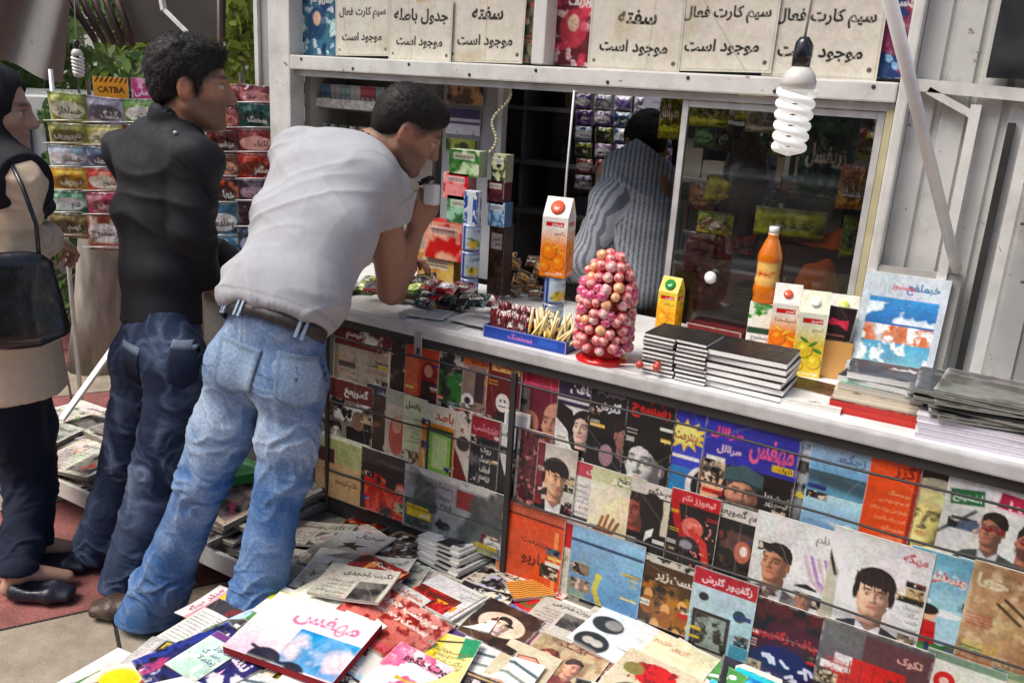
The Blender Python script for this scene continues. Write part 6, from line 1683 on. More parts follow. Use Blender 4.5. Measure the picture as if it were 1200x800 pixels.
def build_wall():
 for row, layer, tl, br, fn, lab in WALL:
  wallmag(row, layer, tl, br, fn, lab, 64)
 # cords over the covers, and the uprights
 for a in ((380, 396, 1300, 616), (380, 470, 603, 530), (603, 505, 1300, 690), (380, 556, 590, 612), (590, 590, 1300, 806)): cord(*a)
 for u in (604,):
  p0 = PY(u, 425, YF - .024); p1 = p0.copy(); p1[2] = .20; p0[2] = ZC - .06
  b = MB(); b.bar(p0, p1, .016, .012); kpart('display_upright', b, M_DARK)
 p0 = PY(383, 380, YF - .02); p1 = p0.copy(); p1[2] = .20; p0[2] = ZC - .06
 b = MB(); b.bar(p0, p1, .012, .012); kpart('display_upright', b, M_DARK)
# ------------------------------------------------------------------ loose magazines lying in the tray
HX0, HY0, HS = -3.6, .45, .0125
HG = np.zeros((400, 140))
_gx = HX0 + HS * np.arange(400)[:, None] + 0 * HG; _gy = HY0 + HS * np.arange(140)[None, :] + 0 * HG
HG[:] = np.where((_gx > tx0(_gy) - .03) & (_gy < 2.03), .195 + .035 * (_gy - 1.2) - .012, np.where(_gy > 1.58, .161, 0.))
def lay(cv, c, w, h, ang, th, label, group=None, name='magazine', cat='magazine', curl=0.0, edge=(228, 224, 214), m=None, seed=0, warp=None, lift=0.0, soft=.55):
 """drop a magazine on what lies there already; c = centre (x, y), ang = turn of its width from +X in degrees"""
 a = math.radians(ang); ex = np.array([math.cos(a), math.sin(a)]); ey = np.array([math.sin(a), -math.cos(a)])
 X = _gx - c[0]; Y = _gy - c[1]
 U = X * ex[0] + Y * ex[1]; W = X * ey[0] + Y * ey[1]
 mk = (np.abs(U) < w / 2) & (np.abs(W) < h / 2)
 if mk.sum() < 6: return None
 A = np.stack([U[mk], W[mk], np.ones(mk.sum())], 1); z = HG[mk]
 co, *_r = np.linalg.lstsq(A, z, rcond=None)
 co[:2] = np.clip(co[:2] * .75, -.10, .10)
 res = z - A @ np.array([co[0], co[1], 0]); z0 = np.quantile(res, soft + .12) + .001 + lift
 HG[mk] = np.maximum(HG[mk], U[mk] * co[0] + W[mk] * co[1] + z0 + th)
 ux = np.array([ex[0], ex[1], co[0]]) * w; uy = np.array([ey[0], ey[1], co[1]]) * h
 o = np.array([c[0], c[1], z0 + th]) - ux / 2 - uy / 2
 up = np.cross(uy, ux)
 if up[2] < 0: up = -up
 return booklet(name, cv, o, ux, uy, up, th, label, cat, group, curl=curl, edge=edge, m=m, seed=seed, warp=warp)
def lay_px(tl, tr, h, fn, label, th=.006, n=84, z=.24, curl=0.0, edge=(228, 224, 214), group='loose magazines lying in the tray', pr=.5, **k):
 a, b = PZ(tl[0], tl[1], z), PZ(tr[0], tr[1], z)
 d = (b - a)[:2]; w = np.linalg.norm(d); ang = math.degrees(math.atan2(d[1], d[0]))
 ey = np.array([d[1], -d[0]]) / w
 c = a[:2] + d / 2 + ey * h / 2
 cv = Cv(h / w, int(n)); fn(cv); cv.printed(int(tl[0] * 7 + tl[1]), pr, .4)
 return lay(cv, c, w, h, ang, th, label, group, curl=curl, edge=edge, seed=int(tl[0] + tl[1]), **k)
def lay_bl(tl, bl, w, fn, label, th=.006, n=90, z=.24, **k):
 """placed by its left edge instead of its top edge"""
 a, b = PZ(tl[0], tl[1], z), PZ(bl[0], bl[1], z); d = (b - a)[:2]; h = np.linalg.norm(d); ey = d / h; ex = np.array([-ey[1], ey[0]])
 cv = Cv(h / w, int(n)); fn(cv); cv.printed(int(tl[0] * 7 + tl[1]), .5, .4)
 return lay(cv, a[:2] + ex * w / 2 + d / 2, w, h, math.degrees(math.atan2(ex[1], ex[0])), th, label, 'loose magazines lying in the tray', seed=int(tl[0]), **k)
PAL = {'red': ((176, 42, 40), (236, 200, 190)), 'grey': ((150, 150, 150), (226, 224, 220)), 'cream': ((226, 216, 190), (120, 60, 50)), 'brown': ((110, 74, 52), (220, 190, 150)),
 'green': ((70, 120, 76), (222, 226, 200)), 'pink': ((222, 160, 170), (250, 240, 240)), 'black': ((34, 32, 34), (210, 206, 200)), 'blue': ((60, 100, 156), (222, 230, 238)),
 'white': ((234, 232, 226), (70, 66, 70)), 'orange': ((214, 112, 54), (246, 222, 190)), 'yellow': ((222, 190, 80), (120, 50, 40)), 'violet': ((96, 70, 120), (232, 222, 236))}
MOTIF = ['a man in a suit', 'a woman in a headscarf', 'a group of faces', 'a car', 'flowers', 'mountains', 'columns of text', 'a plate of food', 'a footballer', 'a house front']
def design(colr, mo, seed):
 a, b = PAL[colr]; r = random.Random(seed)
 def f(c):
  H = c.a
  c.rect(0, 0, 1, 9, a); c.grad(a, tuple(min(255, v * 1.15 + 8) for v in a))
  hd = .22 + .06 * r.random(); o = r.choice([a, b, (236, 232, 226), (40, 36, 40)])
  c.rect(0, 0, 1, hd, o if o != a else b); c.scrib(.08, .03, .92, hd - .02, (170, 30, 36) if sum(o) > 380 else (244, 240, 230), seed, 1, .05)
  if mo == 0: c.face(.5, H * .48, .24, (214, 168, 140), (34, 26, 24), (50, 52, 62), r.uniform(-.5, .5), 'short', None, None, (232, 232, 232), .6)
  if mo == 1: c.face(.5, H * .50, .25, (232, 190, 166), r.choice([(40, 34, 40), (90, 40, 60), (50, 80, 110)]), (60, 50, 66), r.uniform(-.5, .5), 'scarf', None, None, None, .6)
  if mo == 2:
   for i in range(5): c.face(.18 + .16 * i, H * (.45 + .1 * (i % 2)), .10, (206, 158, 130), (30, 24, 24), r.choice([(50, 60, 80), (120, 40, 40), (60, 90, 70)]), .2, r.choice(['short', 'scarf']))
  if mo == 3: c.poly([(.1, H * .62), (.2, H * .52), (.36, H * .44), (.66, H * .44), (.8, H * .53), (.92, H * .56), (.92, H * .66), (.1, H * .66)], (170, 30, 34)); c.ell(.27, H * .66, .085, .085, (24, 24, 26)); c.ell(.76, H * .66, .085, .085, (24, 24, 26)); c.poly([(.36, H * .52), (.42, H * .465), (.62, H * .465), (.7, H * .52)], (150, 180, 200))
  if mo == 4:
   for i in range(9): c.ell(r.uniform(.15, .85), H * r.uniform(.35, .8), .1, .09, r.choice([(206, 50, 60), (236, 200, 80), (220, 120, 150), (240, 236, 230)]));
   c.nz(6, (70, 120, 60), seed, .55, .62, (0, hd, 1, 9))
  if mo == 5: c.grad((150, 190, 220), (224, 228, 220), box=(0, hd, 1, H)); c.poly([(0, H * .7), (.25, H * .42), (.45, H * .6), (.7, H * .38), (1, H * .66), (1, H), (0, H)], (92, 96, 84)); c.poly([(0, H * .8), (1, H * .74), (1, H), (0, H)], (80, 116, 66))
  if mo == 6: c.rect(0, hd, 1, 9, (230, 228, 220)); c.scrib(.06, hd + .05, .48, H * .95, (60, 58, 60), seed, 14, .014); c.scrib(.53, hd + .05, .95, H * .55, (60, 58, 60), seed + 1, 8, .014); c.rect(.54, H * .6, .95, H * .94, (120, 116, 112)); c.nz(7, (50, 48, 50), seed, .45, .6, (.54, H * .6, .95, H * .94))
  if mo == 7: c.ell(.5, H * .56, .36, .33, (238, 236, 230)); c.ell(.5, H * .56, .27, .24, (190, 90, 40)); c.nz(12, (226, 190, 80), seed, .5, .56, (.28, H * .42, .72, H * .7)); c.nz(11, (70, 120, 40), seed + 3, .58, .64, (.28, H * .42, .72, H * .7))
  if mo == 8: c.grad((70, 130, 66), (90, 150, 80), box=(0, hd, 1, H)); c.ell(.5, H * .36, .07, .08, (200, 150, 120)); c.poly([(.36, H * .42), (.64, H * .42), (.6, H * .62), (.4, H * .62)], (200, 36, 40)); c.line([(.44, H * .62), (.36, H * .85)], .07, (236, 236, 236)); c.line([(.56, H * .62), (.7, H * .8)], .07, (236, 236, 236)); c.ell(.8, H * .86, .06, .06, (240, 240, 240))
  if mo == 9: c.grad((170, 196, 216), (210, 214, 210), box=(0, hd, 1, H * .5)); c.poly([(.1, H * .55), (.5, H * .34), (.9, H * .55)], (140, 66, 50)); c.rect(.16, H * .55, .84, H * .82, (222, 206, 178)); c.rect(.44, H * .64, .58, H * .82, (96, 60, 40)); c.rect(.24, H * .6, .36, H * .7, (90, 110, 130)); c.rect(.66, H * .6, .78, H * .7, (90, 110, 130)); c.rect(0, H * .82, 1, 9, (90, 120, 70))
  c.scrib(.06, H - .2, .5, H - .05, (244, 240, 230) if sum(a) < 420 else (40, 36, 40), seed + 9, 2, .03);
  if r.random() < .6: c.rect(.7, hd + .05, .96, hd + .22, r.choice([(226, 60, 50), (240, 210, 70), (240, 238, 232)])); c.scrib(.72, hd + .06, .94, hd + .21, (40, 30, 34), seed + 4, 2)
 return f
def tSun(c): c.rect(0, 0, 1, 9, (240, 238, 236)); c.ell(.38, .26, .30, .22, (246, 216, 200), .8, 0, 10); c.ell(.37, .26, .17, .13, (244, 210, 50), 1, 0, 5); c.line([(.26, .36), (.2, .42), (.24, .5)], .03, (120, 60, 50)); c.line([(.44, .12), (.5, .1), (.54, .2)], .045, (150, 90, 70)); c.nz(5, (206, 120, 206), 3, .36, .52, (.08, .42, .5, .75)); c.scrib(.06, .72, .6, .92, (30, 26, 30), 7, 1, .03); c.scrib(.6, .3, .95, .9, (214, 176, 204), 5, 5)
def tNavy(c): c.rect(0, 0, 1, 9, (44, 46, 110)); c.rect(0, 0, .12, 9, (52, 66, 150)); c.nz(6, (226, 226, 236), 4, .56, .62, (.15, .1, 1, 9)); c.nz(5, (180, 70, 120), 6, .55, .62, (.15, .4, 1, 9)); c.nz(8, (26, 22, 44), 8, .52, .6); c.scrib(.2, .05, .9, .25, (236, 226, 240), 3, 1, .06)
def tMint(c): c.rect(0, 0, 1, 9, (196, 226, 206)); c.rect(.0, 0, 1, .2, (120, 66, 130)); c.scrib(.1, .3, .9, .9, (60, 60, 120), 5, 3, .04); c.nz(6, (240, 240, 236), 3, .5, .6, (0, .4, 1, 9))
def tGlasses(c): c.grad((246, 236, 238), (234, 206, 214)); c.scrib(.08, .05, .9, .28, (214, 120, 150), 6, 1, .05); c.nz(4, (90, 160, 206), 4, .38, .5, (.45, .3, 1, .7)); c.ell(.36, .68, .14, .1, (34, 32, 50)); c.ell(.62, .74, .13, .1, (34, 32, 50)); c.line([(.2, .6), (.8, .76)], .03, (40, 40, 60)); c.ell(.5, .86, .2, .16, (190, 200, 226)); c.rect(0, 1.0, 1, 9, (222, 150, 160)); c.scrib(.1, 1.02, .9, 1.12, (150, 50, 70), 8, 1, .02)
def tStrip(c): c.rect(0, 0, 1, 9, (226, 224, 214)); c.rect(0, .06, .5, .2, (206, 206, 60)); c.rect(.5, .06, .62, .2, (60, 56, 40)); c.scrib(.1, .3, .9, .8, (120, 116, 116), 5, 6)
def tRedText(c): c.grad((214, 150, 140), (190, 84, 70)); c.nz(14, (150, 44, 36), 3, .5, .58); c.scrib(.1, .55, .9, .8, (214, 90, 130), 6, 2, .03); c.scrib(.1, .05, .9, .3, (246, 226, 220), 4, 2)
def tOval(c): c.rect(0, 0, 1, 9, (88, 62, 50)); c.nz(4, (50, 34, 28), 4, .45, .6); c.ell(.5, .5, .38, .28, (226, 206, 184)); c.face(.5, .5, .2, (236, 214, 196), (40, 30, 28), (60, 50, 46), .2, 'short', body=False); c.ell(.36, .46, .07, .035, BK); c.ell(.62, .46, .07, .035, BK)
def tRedFl(c): c.rect(0, 0, 1, 9, (232, 230, 226)); c.rect(.0, .42, .8, .9, (116, 40, 32)); c.nz(9, (206, 50, 50), 4, .48, .56, (0, .42, .8, .9)); c.nz(7, (236, 170, 60), 6, .52, .6, (.4, .6, .85, 1)); c.scrib(.4, .05, .95, .35, (150, 150, 150), 4, 3); c.line([(.95, 0), (.8, 9)], .03, (150, 130, 130))
def tBW(c): c.rect(0, 0, 1, 9, (226, 218, 200)); c.rect(.3, .3, .7, .8, (206, 206, 224)); c.nz(6, BK, 4, .52, .6, (0, .2, 1, .9)); c.scrib(.1, .05, .9, .22, (40, 36, 36), 3, 1, .04); c.nz(16, (70, 60, 50), 6, .6, .66)
def tZig(c):
 c.rect(0, 0, 1, 9, (232, 166, 84))
 for i in range(9): c.line([(.05 + i * .11, 0), (.12 + i * .11, c.a * .25), (.03 + i * .11, c.a * .5), (.12 + i * .11, c.a * .75), (.05 + i * .11, c.a)], .035, (60, 34, 22))
def tStack(c): c.rect(0, 0, 1, 9, (232, 232, 226)); c.nz(4, (70, 62, 74), 6, .48, .55, (.35, .2, .95, .95)); c.poly([(.45, .3), (.75, .25), (.85, .6), (.6, .9), (.4, .7)], (84, 76, 90)); c.poly([(.5, .75), (.7, .7), (.8, 1.1), (.45, 1.1)], (36, 32, 40)); c.scrib(.08, .05, .9, .18, (130, 130, 126), 4, 1, .03)
def tCream(c):
 c.rect(0, 0, 1, 9, (228, 224, 190)); c.rect(0, 0, .42, 9, (222, 226, 228)); c.poly([(.36, 0), (.5, 0), (.4, 9), (.3, 9)], (222, 226, 224)); c.ell(.16, .22, .13, .10, (34, 32, 34)); c.ell(.2, .2, .07, .06, (150, 144, 138)); c.ell(.17, .48, .14, .12, (26, 26, 28)); c.ell(.14, .47, .05, .04, (176, 172, 166)); c.ell(.21, .47, .05, .04, (176, 172, 166))
 c.scrib(.45, .28, .86, .52, (70, 84, 84), 8, 1, .05); c.rect(.44, .56, .86, .575, (150, 160, 140)); c.scrib(.5, .08, .8, .16, (190, 120, 100), 4)
def tSea(c): c.grad((40, 130, 190), (30, 90, 160)); c.nz(4, (90, 190, 214), 4, .5, .62); c.nz(9, (190, 226, 236), 6, .6, .68); c.rect(0, 0, 1, .12, (60, 190, 200))
def tBeige(c): c.rect(0, 0, 1, 9, (196, 176, 146)); c.nz(4, (150, 124, 96), 5, .45, .6); c.face(.3, .5, .17, (222, 180, 150), (120, 60, 50), (170, 140, 120), .3, 'long'); c.face(.66, .5, .17, (214, 160, 140), (60, 40, 36), (120, 60, 60), -.3, 'short'); c.scrib(.1, .05, .9, .2, (110, 40, 40), 4, 1, .04)
def tRose(c): c.rect(0, 0, 1, 9, (214, 200, 176)); c.ell(.45, .28, .24, .19, (206, 44, 50)); c.nz(10, (150, 24, 34), 5, .5, .58, (.2, .1, .7, .48)); c.ell(.2, .3, .12, .1, (140, 130, 70)); c.face(.35, .8, .26, (226, 186, 160), (30, 26, 28), (60, 60, 66), .2, 'long', body=False); c.ell(.75, .7, .24, .18, (34, 32, 36)); c.nz(6, (160, 160, 166), 7, .55, .62, (.5, .5, 1, 9)); c.poly([(0, .9), (.3, .85), (.2, 1.3), (0, 1.3)], (150, 176, 190))
def tDark(c): c.rect(0, 0, 1, 9, (46, 40, 42)); c.rect(.04, .04, .96, .08, (190, 160, 120)); c.rect(.04, .04, .07, 9, (190, 160, 120)); c.nz(5, (130, 120, 116), 5, .5, .6, (.1, .12, .95, 9)); c.nz(8, (214, 206, 200), 7, .6, .66, (.1, .12, .95, 9))
def tStar(c): c.grad((196, 196, 194), (160, 160, 158)); c.poly([(.3, .5), (.5, .4), (.52, .5), (.8, .48), (.62, .58), (.7, .7), (.48, .62), (.3, .72), (.4, .58)], (24, 24, 28)); c.scrib(.1, .05, .9, .25, (60, 60, 60), 4, 1, .04); c.scrib(.1, .8, .9, 1.2, (110, 108, 108), 5, 5)
def tRedEdge(c): c.rect(0, 0, 1, 9, (150, 40, 40)); c.nz(8, (60, 24, 26), 4, .5, .58); c.nz(6, (226, 150, 90), 7, .58, .64); c.scrib(.1, .05, .9, .22, (236, 210, 200), 5, 1, .05)
def tSketch(c): c.rect(0, 0, 1, 9, (206, 194, 170)); c.poly([(.3, .3), (.6, .22), (.8, .4), (.72, .6), (.36, .58)], (214, 160, 140)); c.line([(.3, .3), (.6, .22), (.8, .4), (.72, .6), (.36, .58), (.3, .3)], .025, (120, 50, 40)); c.scrib(.1, .7, .9, 1.2, (130, 110, 90), 4, 4)
def tYel(c): c.rect(0, 0, 1, 9, (226, 214, 150)); c.rect(0, 0, .4, 9, (226, 196, 70)); c.poly([(.7, 0), (1, 0), (1, .4), (.75, .5)], (50, 140, 100)); c.scrib(.1, .3, .9, .8, (130, 110, 60), 4, 4); c.line([(0, .3), (.7, .12)], .04, (40, 50, 30))
def tStripe(c): c.rect(0, 0, 1, 9, (222, 224, 222)); [c.line([(.0, .2 + i * .2), (.6, .1 + i * .2), (1, .25 + i * .2)], .05, ((90, 110, 120), (140, 150, 140), (200, 150, 120))[i % 3]) for i in range(6)]
def tPink(c): c.rect(0, 0, 1, 9, (236, 216, 220)); c.ell(.5, .5, .3, .25, (246, 236, 238)); c.nz(6, (206, 120, 150), 4, .52, .6); c.scrib(.1, .05, .9, .25, (40, 30, 34), 5, 1, .05); c.rect(0, .9, 1, 1.0, (170, 60, 84))
def tWhT(c): c.rect(0, 0, 1, 9, (234, 234, 230)); c.scrib(.05, .08, .95, .5, (24, 22, 26), 8, 2, .05); c.scrib(.05, .6, .6, 1.2, (100, 100, 104), 3, 5); c.rect(.62, .6, .95, 1.0, (150, 60, 60))
def tOld(c): c.rect(0, 0, 1, 9, (196, 190, 178)); c.scrib(.06, .05, .94, .2, (60, 56, 54), 8, 1, .03); c.scrib(.06, .28, .48, 1.3, (120, 114, 106), 3, 12, .013); c.rect(.54, .28, .94, .7, (120, 116, 110)); c.nz(6, (60, 58, 58), 4, .45, .6, (.54, .28, .94, .7))
def build_tray():
 rg = random.Random(21)
 NEWS = 'folded newspapers heaped at the back of the trays'
 NL = 'folded grey newspaper in the slumped heap behind the leaning man\'s knees'
 # old newspapers at the left end and on the far tray
 news = []
 cvs = []
 for k in range(5):
  cv = Cv(.72, 44); cv.rect(0, 0, 1, 9, [(196, 190, 178), (176, 172, 162), (206, 200, 190), (150, 146, 142), (186, 170, 150)][k]); cv.scrib(.06, .05, .94, .18, (50, 46, 46), k, 1, .03)
  cv.scrib(.05, .25, .48, .68, (110, 104, 100), k + 3, 8, .014); cv.rect(.54, .25, .95, .66, (130, 124, 118)); cv.nz(6, (50, 46, 46), k, .45, .6, (.54, .25, .95, .66)); cv.nz(9, [(170, 60, 50), (60, 80, 110), (90, 120, 80), (160, 130, 60), (120, 60, 80)][k], k + 5, .6, .66, (.1, .2, .9, .7)); cv.printed(k, .8, .4); cvs.append(cv)
 spots = []
 for i in range(20): spots.append((rg.uniform(-1.62, -1.15), rg.uniform(1.50, 1.86)))
 for i, s in enumerate(spots):
  th = rg.uniform(.004, .008)
  lay(cvs[i % 5], s, .30 * rg.uniform(.85, 1.05), .22, rg.choice([0, 6, -10, 90, 20, -25]) + rg.uniform(-12, 12), th, NL, NEWS, 'folded_newspaper', 'newspaper', curl=rg.uniform(.0, .012), m=M_NEWS, edge=(170, 164, 154), seed=i, warp=lambda x, y, p=rg.uniform(0, 6): .004 * np.sin(x * 5 + p) * np.sin(y * 4 + p), soft=.45)
 NL2 = 'folded newspaper in the stacks on the far tray behind the man in black'
 for i in range(46):
  s = (rg.choice([-2.05, -2.4, -2.75, -3.1]) + rg.uniform(-.04, .04), rg.choice([1.70, 1.9]) + rg.uniform(-.03, .03))
  lay(cvs[i % 5], s, .30, .22, rg.uniform(-10, 10), rg.uniform(.010, .02), NL2, NEWS, 'folded_newspaper', 'newspaper', curl=rg.uniform(0, .008), m=M_NEWS, edge=(150, 144, 134), seed=i, soft=.4)
 for k, (a, b, c, m) in enumerate((((330, 690), (236, 722), 'violet', 5), ((200, 742), (90, 780), 'white', 6), ((250, 735), (150, 775), 'grey', 2), ((400, 690), (310, 716), 'cream', 6), ((330, 735), (240, 775), 'red', 9), ((420, 720), (340, 752), 'white', 4))):
  lay_bl(a, b, .2, design(c, m, 300 + k), '%s magazine showing %s, by the left end of the tray' % (c, MOTIF[m]), .003, 60)
 # fillers below the ones that can be told apart
 cols = list(PAL); combos = [(c, m) for c in cols for m in range(10)]; rg.shuffle(combos)
 k = 0
 grid = [(x, y) for y in (1.90, 1.74, 1.58, 1.42, 1.26, 1.10, .94, .80) for x in np.arange(-1.80, .1, .165)]
 for x, y in grid:
  if x < tx0(y) - .01: continue
  x += rg.uniform(-.05, .05); y += rg.uniform(-.04, .04)
  pp = CAM_ROWS.T @ (np.array([x, y, .22]) - CAM_POS); u, v = 600 + FOCAL * pp[0] / -pp[2], 400 - FOCAL * pp[1] / -pp[2]
  if not (-60 < u < 1050 and v < 900): continue
  if x < -1.1 and y > 1.5 and rg.random() < .6: continue
  c, m = combos[k]; k += 1
  cv = Cv(1.32, 64); design(c, m, k + 40)(cv); cv.printed(k, .5, .4)
  where = 'in front' if y < 1.2 else 'mid tray' if y < 1.6 else 'below the magazine wall'
  lay(cv, (x, y), rg.uniform(.15, .19), rg.uniform(.2, .25), rg.choice([0, 0, 90, -90, 180]) + rg.uniform(-14, 14), rg.choice([.0015, .002, .0025, .004]), '%s magazine showing %s, %s' % (c, MOTIF[m], where),
   'loose magazines lying in the tray', curl=rg.uniform(0, .015), seed=k, warp=lambda x, y, p=rg.uniform(0, 6): .0025 * np.sin(x * 4 + p))
 L = lay_px
 L((700, 700), (760, 726), .16, tOld, 'grey crumpled page under the blue bird book')
 L((640, 690), (700, 712), .16, tOld, 'grey page at the foot of the orange book')
 L((850, 765), (935, 800), .26, tSea, 'bright blue sea cover at the foot of the dark red magazine', .004, 70)
 L((430, 575), (470, 590), .2, tRedEdge, 'red magazine at the foot of the beige booklet', .008)
 L((470, 610), (520, 632), .19, tDark, 'dark photo magazine with a tan border left of the white stack', .006)
 L((405, 610), (465, 628), .2, tStar, 'grey magazine with a black star shape near the leaning man\'s knee', .006, curl=.012)
 L((350, 590), (420, 606), .16, tOld, 'pale newspaper page beside the leaning man\'s leg', .006, curl=.02)
 L((430, 655), (480, 680), .2, tRedEdge, 'red magazine with orange specks below the black star cover', .012, edge=(150, 50, 46))
 L((390, 672), (470, 690), .15, tOld, 'rolled grey page lying in front of the leaning man\'s leg', .008, curl=.03)
 # the stack of white magazines
 for i in range(6):
  L((536 + rg.uniform(-2, 2), 622 - 2 * i + rg.uniform(-1, 1)), (583 + rg.uniform(-2, 2), 644 - 2 * i + rg.uniform(-1, 1)), .185, tStack,
  'white magazine with a dark blot of a picture in the neat stack', .008, 70, group='neat stack of white magazines', soft=.6)
 L((577, 650), (628, 674), .17, tBW, 'black and white photo page in front of the white stack', .004)
 L((640, 672), (652, 690), .13, tZig, 'striped orange board with dark zigzag lines beside the orange book', .008, 60)
 L((515, 670), (574, 697), .17, tRedFl, 'white magazine with red flowers in front of the white stack', .006)
 L((575, 697), (640, 722), .18, tOval, 'brown magazine with a pale oval face', .008)
 L((440, 690), (532, 735), .2, tRedText, 'reddish magazine dense with small print', .006)
 L((332, 688), (432, 732), .12, tStrip, 'white page with a yellow strip beside the leaning man\'s shoe', .005)
 lay_bl((268, 716), (152, 757), .24, tNavy, 'navy blue magazine with a bright blue spine at the tray end', .008, 90)
 L((255, 728), (290, 748), .16, tMint, 'mint green and violet leaflet on the navy magazine', .003)
 L((328, 703), (448, 742), .23, tGlasses, 'pink and white magazine with dark glasses and thick red page edges', .022, 96, edge=(150, 36, 44))
 L((500, 735), (565, 752), .2, tYel, 'yellow magazine with a green corner, curling up', .005, curl=.03)
 L((560, 745), (640, 775), .19, tStripe, 'pale magazine with grey wavy stripes, curling up', .005, curl=.03)
 L((640, 728), (720, 760), .2, tBeige, 'beige magazine with two faces left of the cream cover', .005)
 L((600, 742), (660, 765), .15, tSketch, 'tan page with a red outlined sketch', .003)
 L((710, 703), (846, 765), .20, tCream, 'cream magazine with two black oval photos', .006, 100)
 L((740, 752), (836, 796), .24, tRose, 'magazine with a red rose above a woman\'s face', .005, 90)
 L((470, 752), (545, 785), .22, tPink, 'pale pink magazine with a white oval and a dark red band', .01, 84)
 L((350, 765), (440, 800), .22, tWhT, 'white magazine with heavy black lettering at the bottom edge of the picture', .006, 90)
 L((545, 778), (620, 805), .2, tDark, 'dark magazine on a white paged pile at the bottom edge', .014)
 cv = Cv(.8, 130); tSun(cv); cv.printed(5, .3, .3); lay(cv, (-1.775 + .17, 1.135 - .136), .34, .272, 1, .006, 'wide white magazine with a yellow sunny side up shape and pink blot', 'loose magazines lying in the tray', seed=5)
 L((290, 770), (360, 800), .2, tStripe, 'pale leaflet with wavy stripes between the sunny cover and the black lettering', .003)
 # small green bag on the far heap
 c = PY(275, 548, 1.80)
 cv = Cv(.6, 30); cv.rect(0, 0, 1, 9, (44, 150, 70)); cv.nz(4, (80, 186, 100), 3, .45, .6); cv.rect(0, .1, 1, .14, (200, 226, 200))
 lay(cv, (c[0], c[1]), .24, .16, -12, .03, 'green plastic folder on the heap behind the leaning man\'s legs', None, 'plastic_folder', 'folder', edge=(40, 120, 60), curl=.02)
# ------------------------------------------------------------------ goods on the counter
M_PLASTIC = mat('plastic wrap', vc=True, rough=.25, var=.06, vscale=40, spec=.5, coat=.2)
M_GLOSS = mat('glossy paint', vc=True, rough=.22, var=.05, coat=.3)
def cyl_wrap(name, base, r, h, cv, m, parent=None, nu=40, prof=None, loc=None, axis=None, turn=0.0):
 """a cylinder with the canvas wrapped round it"""
 nv = max(8, int(h / .006)); V = []; C = []
 Mx = np.eye(3)
 if axis is not None:
  z = unit(axis); x = unit(np.cross((0, 1, 0), z)); Mx = np.stack([x, np.cross(z, x), z], 1)
 for j in range(nv + 1):
  t = j / nv; rr = r * (prof(t) if prof else 1)
  for i in range(nu):
   a = 2 * math.pi * i / nu + turn
   V.append(np.asarray(base) + Mx @ np.array([rr * math.sin(a), -rr * math.cos(a), h * t]))
   q = min(cv.h - 1, int((1 - t) * (cv.h - 1) + .5)); p = int(i / nu * (cv.w - 1)); C.append(cv.C[q, p])
 F = [(j * nu + i, j * nu + (i + 1) % nu, (j + 1) * nu + (i + 1) % nu, (j + 1) * nu + i) for j in range(nv) for i in range(nu)]
 F += [tuple(range(nu))[::-1], tuple(nv * nu + i for i in range(nu))]
 return link_mesh(name, V, F, m, parent, np.array(C), True, loc)
def carton(base, w, d, h, ang, front, side, label, cap=None, name='juice_carton', group=None, gable=.24, capc=(210, 90, 50)):
 """a gable or slant topped drink carton"""
 base = np.asarray(base, float); a = math.radians(ang); ex = np.array([math.cos(a), math.sin(a), 0]); ey = np.array([-math.sin(a), math.cos(a), 0]); z = np.array([0, 0, 1.0])
 hb = h * (1 - gable); V = []; F = []; C = []; n = 0
 def add(fn, cv):
  nonlocal n
  v, f, c = sheet_mesh(cv, fn); V.append(v); F.append(f + n); C.append(c); n += len(v)
 A = lambda q: q[:, None]
 def facefn(o, u):
  def f(x, y):
   up = (1 - y) * h; k = np.clip((up - hb) / (h - hb), 0, 1)
   return o(k) + A(x - .5) * u * w + A(np.minimum(up, h)) * z
  return f
 front_o = lambda k: base[None] - A(d / 2 * (1 - k * .92)) * ey
 back_o = lambda k: base[None] + A(d / 2 * (1 - k * .92)) * ey
 add(facefn(front_o, ex), front)
 add(facefn(back_o, -ex), front)
 for q in (1, -1):
  def sf(x, y, q=q):
   up = (1 - y) * h; k = np.clip((up - hb) / (h - hb), 0, 1)
   return base[None] + A(np.full_like(x, q * w / 2) - q * .012 * np.sin(np.clip(k, 0, 1) * math.pi) * (1 - np.abs(2 * x - 1))) * ex + A((x - .5) * q * d * (1 - k * .92)) * ey + A(up) * z
  add(sf, side)
 b0 = np.array([base - ex * w / 2 - ey * d / 2, base + ex * w / 2 - ey * d / 2, base + ex * w / 2 + ey * d / 2, base - ex * w / 2 + ey * d / 2]) + z * .0004
 V = np.vstack(V); C = np.vstack(C); F = [tuple(f) for f in np.vstack(F).tolist()] + [(n, n + 3, n + 2, n + 1)]
 o = link_mesh(name, np.vstack([V, b0]), F, M_CARD, None, np.vstack([C, np.full((4, 3), .6)]), False, loc=base)
 tag(o, label, 'juice carton', group)
 if cap is not None:
  c = base - ey * d * .27 + z * (hb + (h - hb) * .48); nz_ = unit(-ey * (h - hb) + z * d * .5)
  m = MB(); m.lathe(c - nz_ * .003, [(.0, 0), (cap, 0), (cap, .007), (cap * .9, .009), (0, .009)], lin(capc), 18, nz_); m.build('cap', M_GLOSS, o, True)
 return o
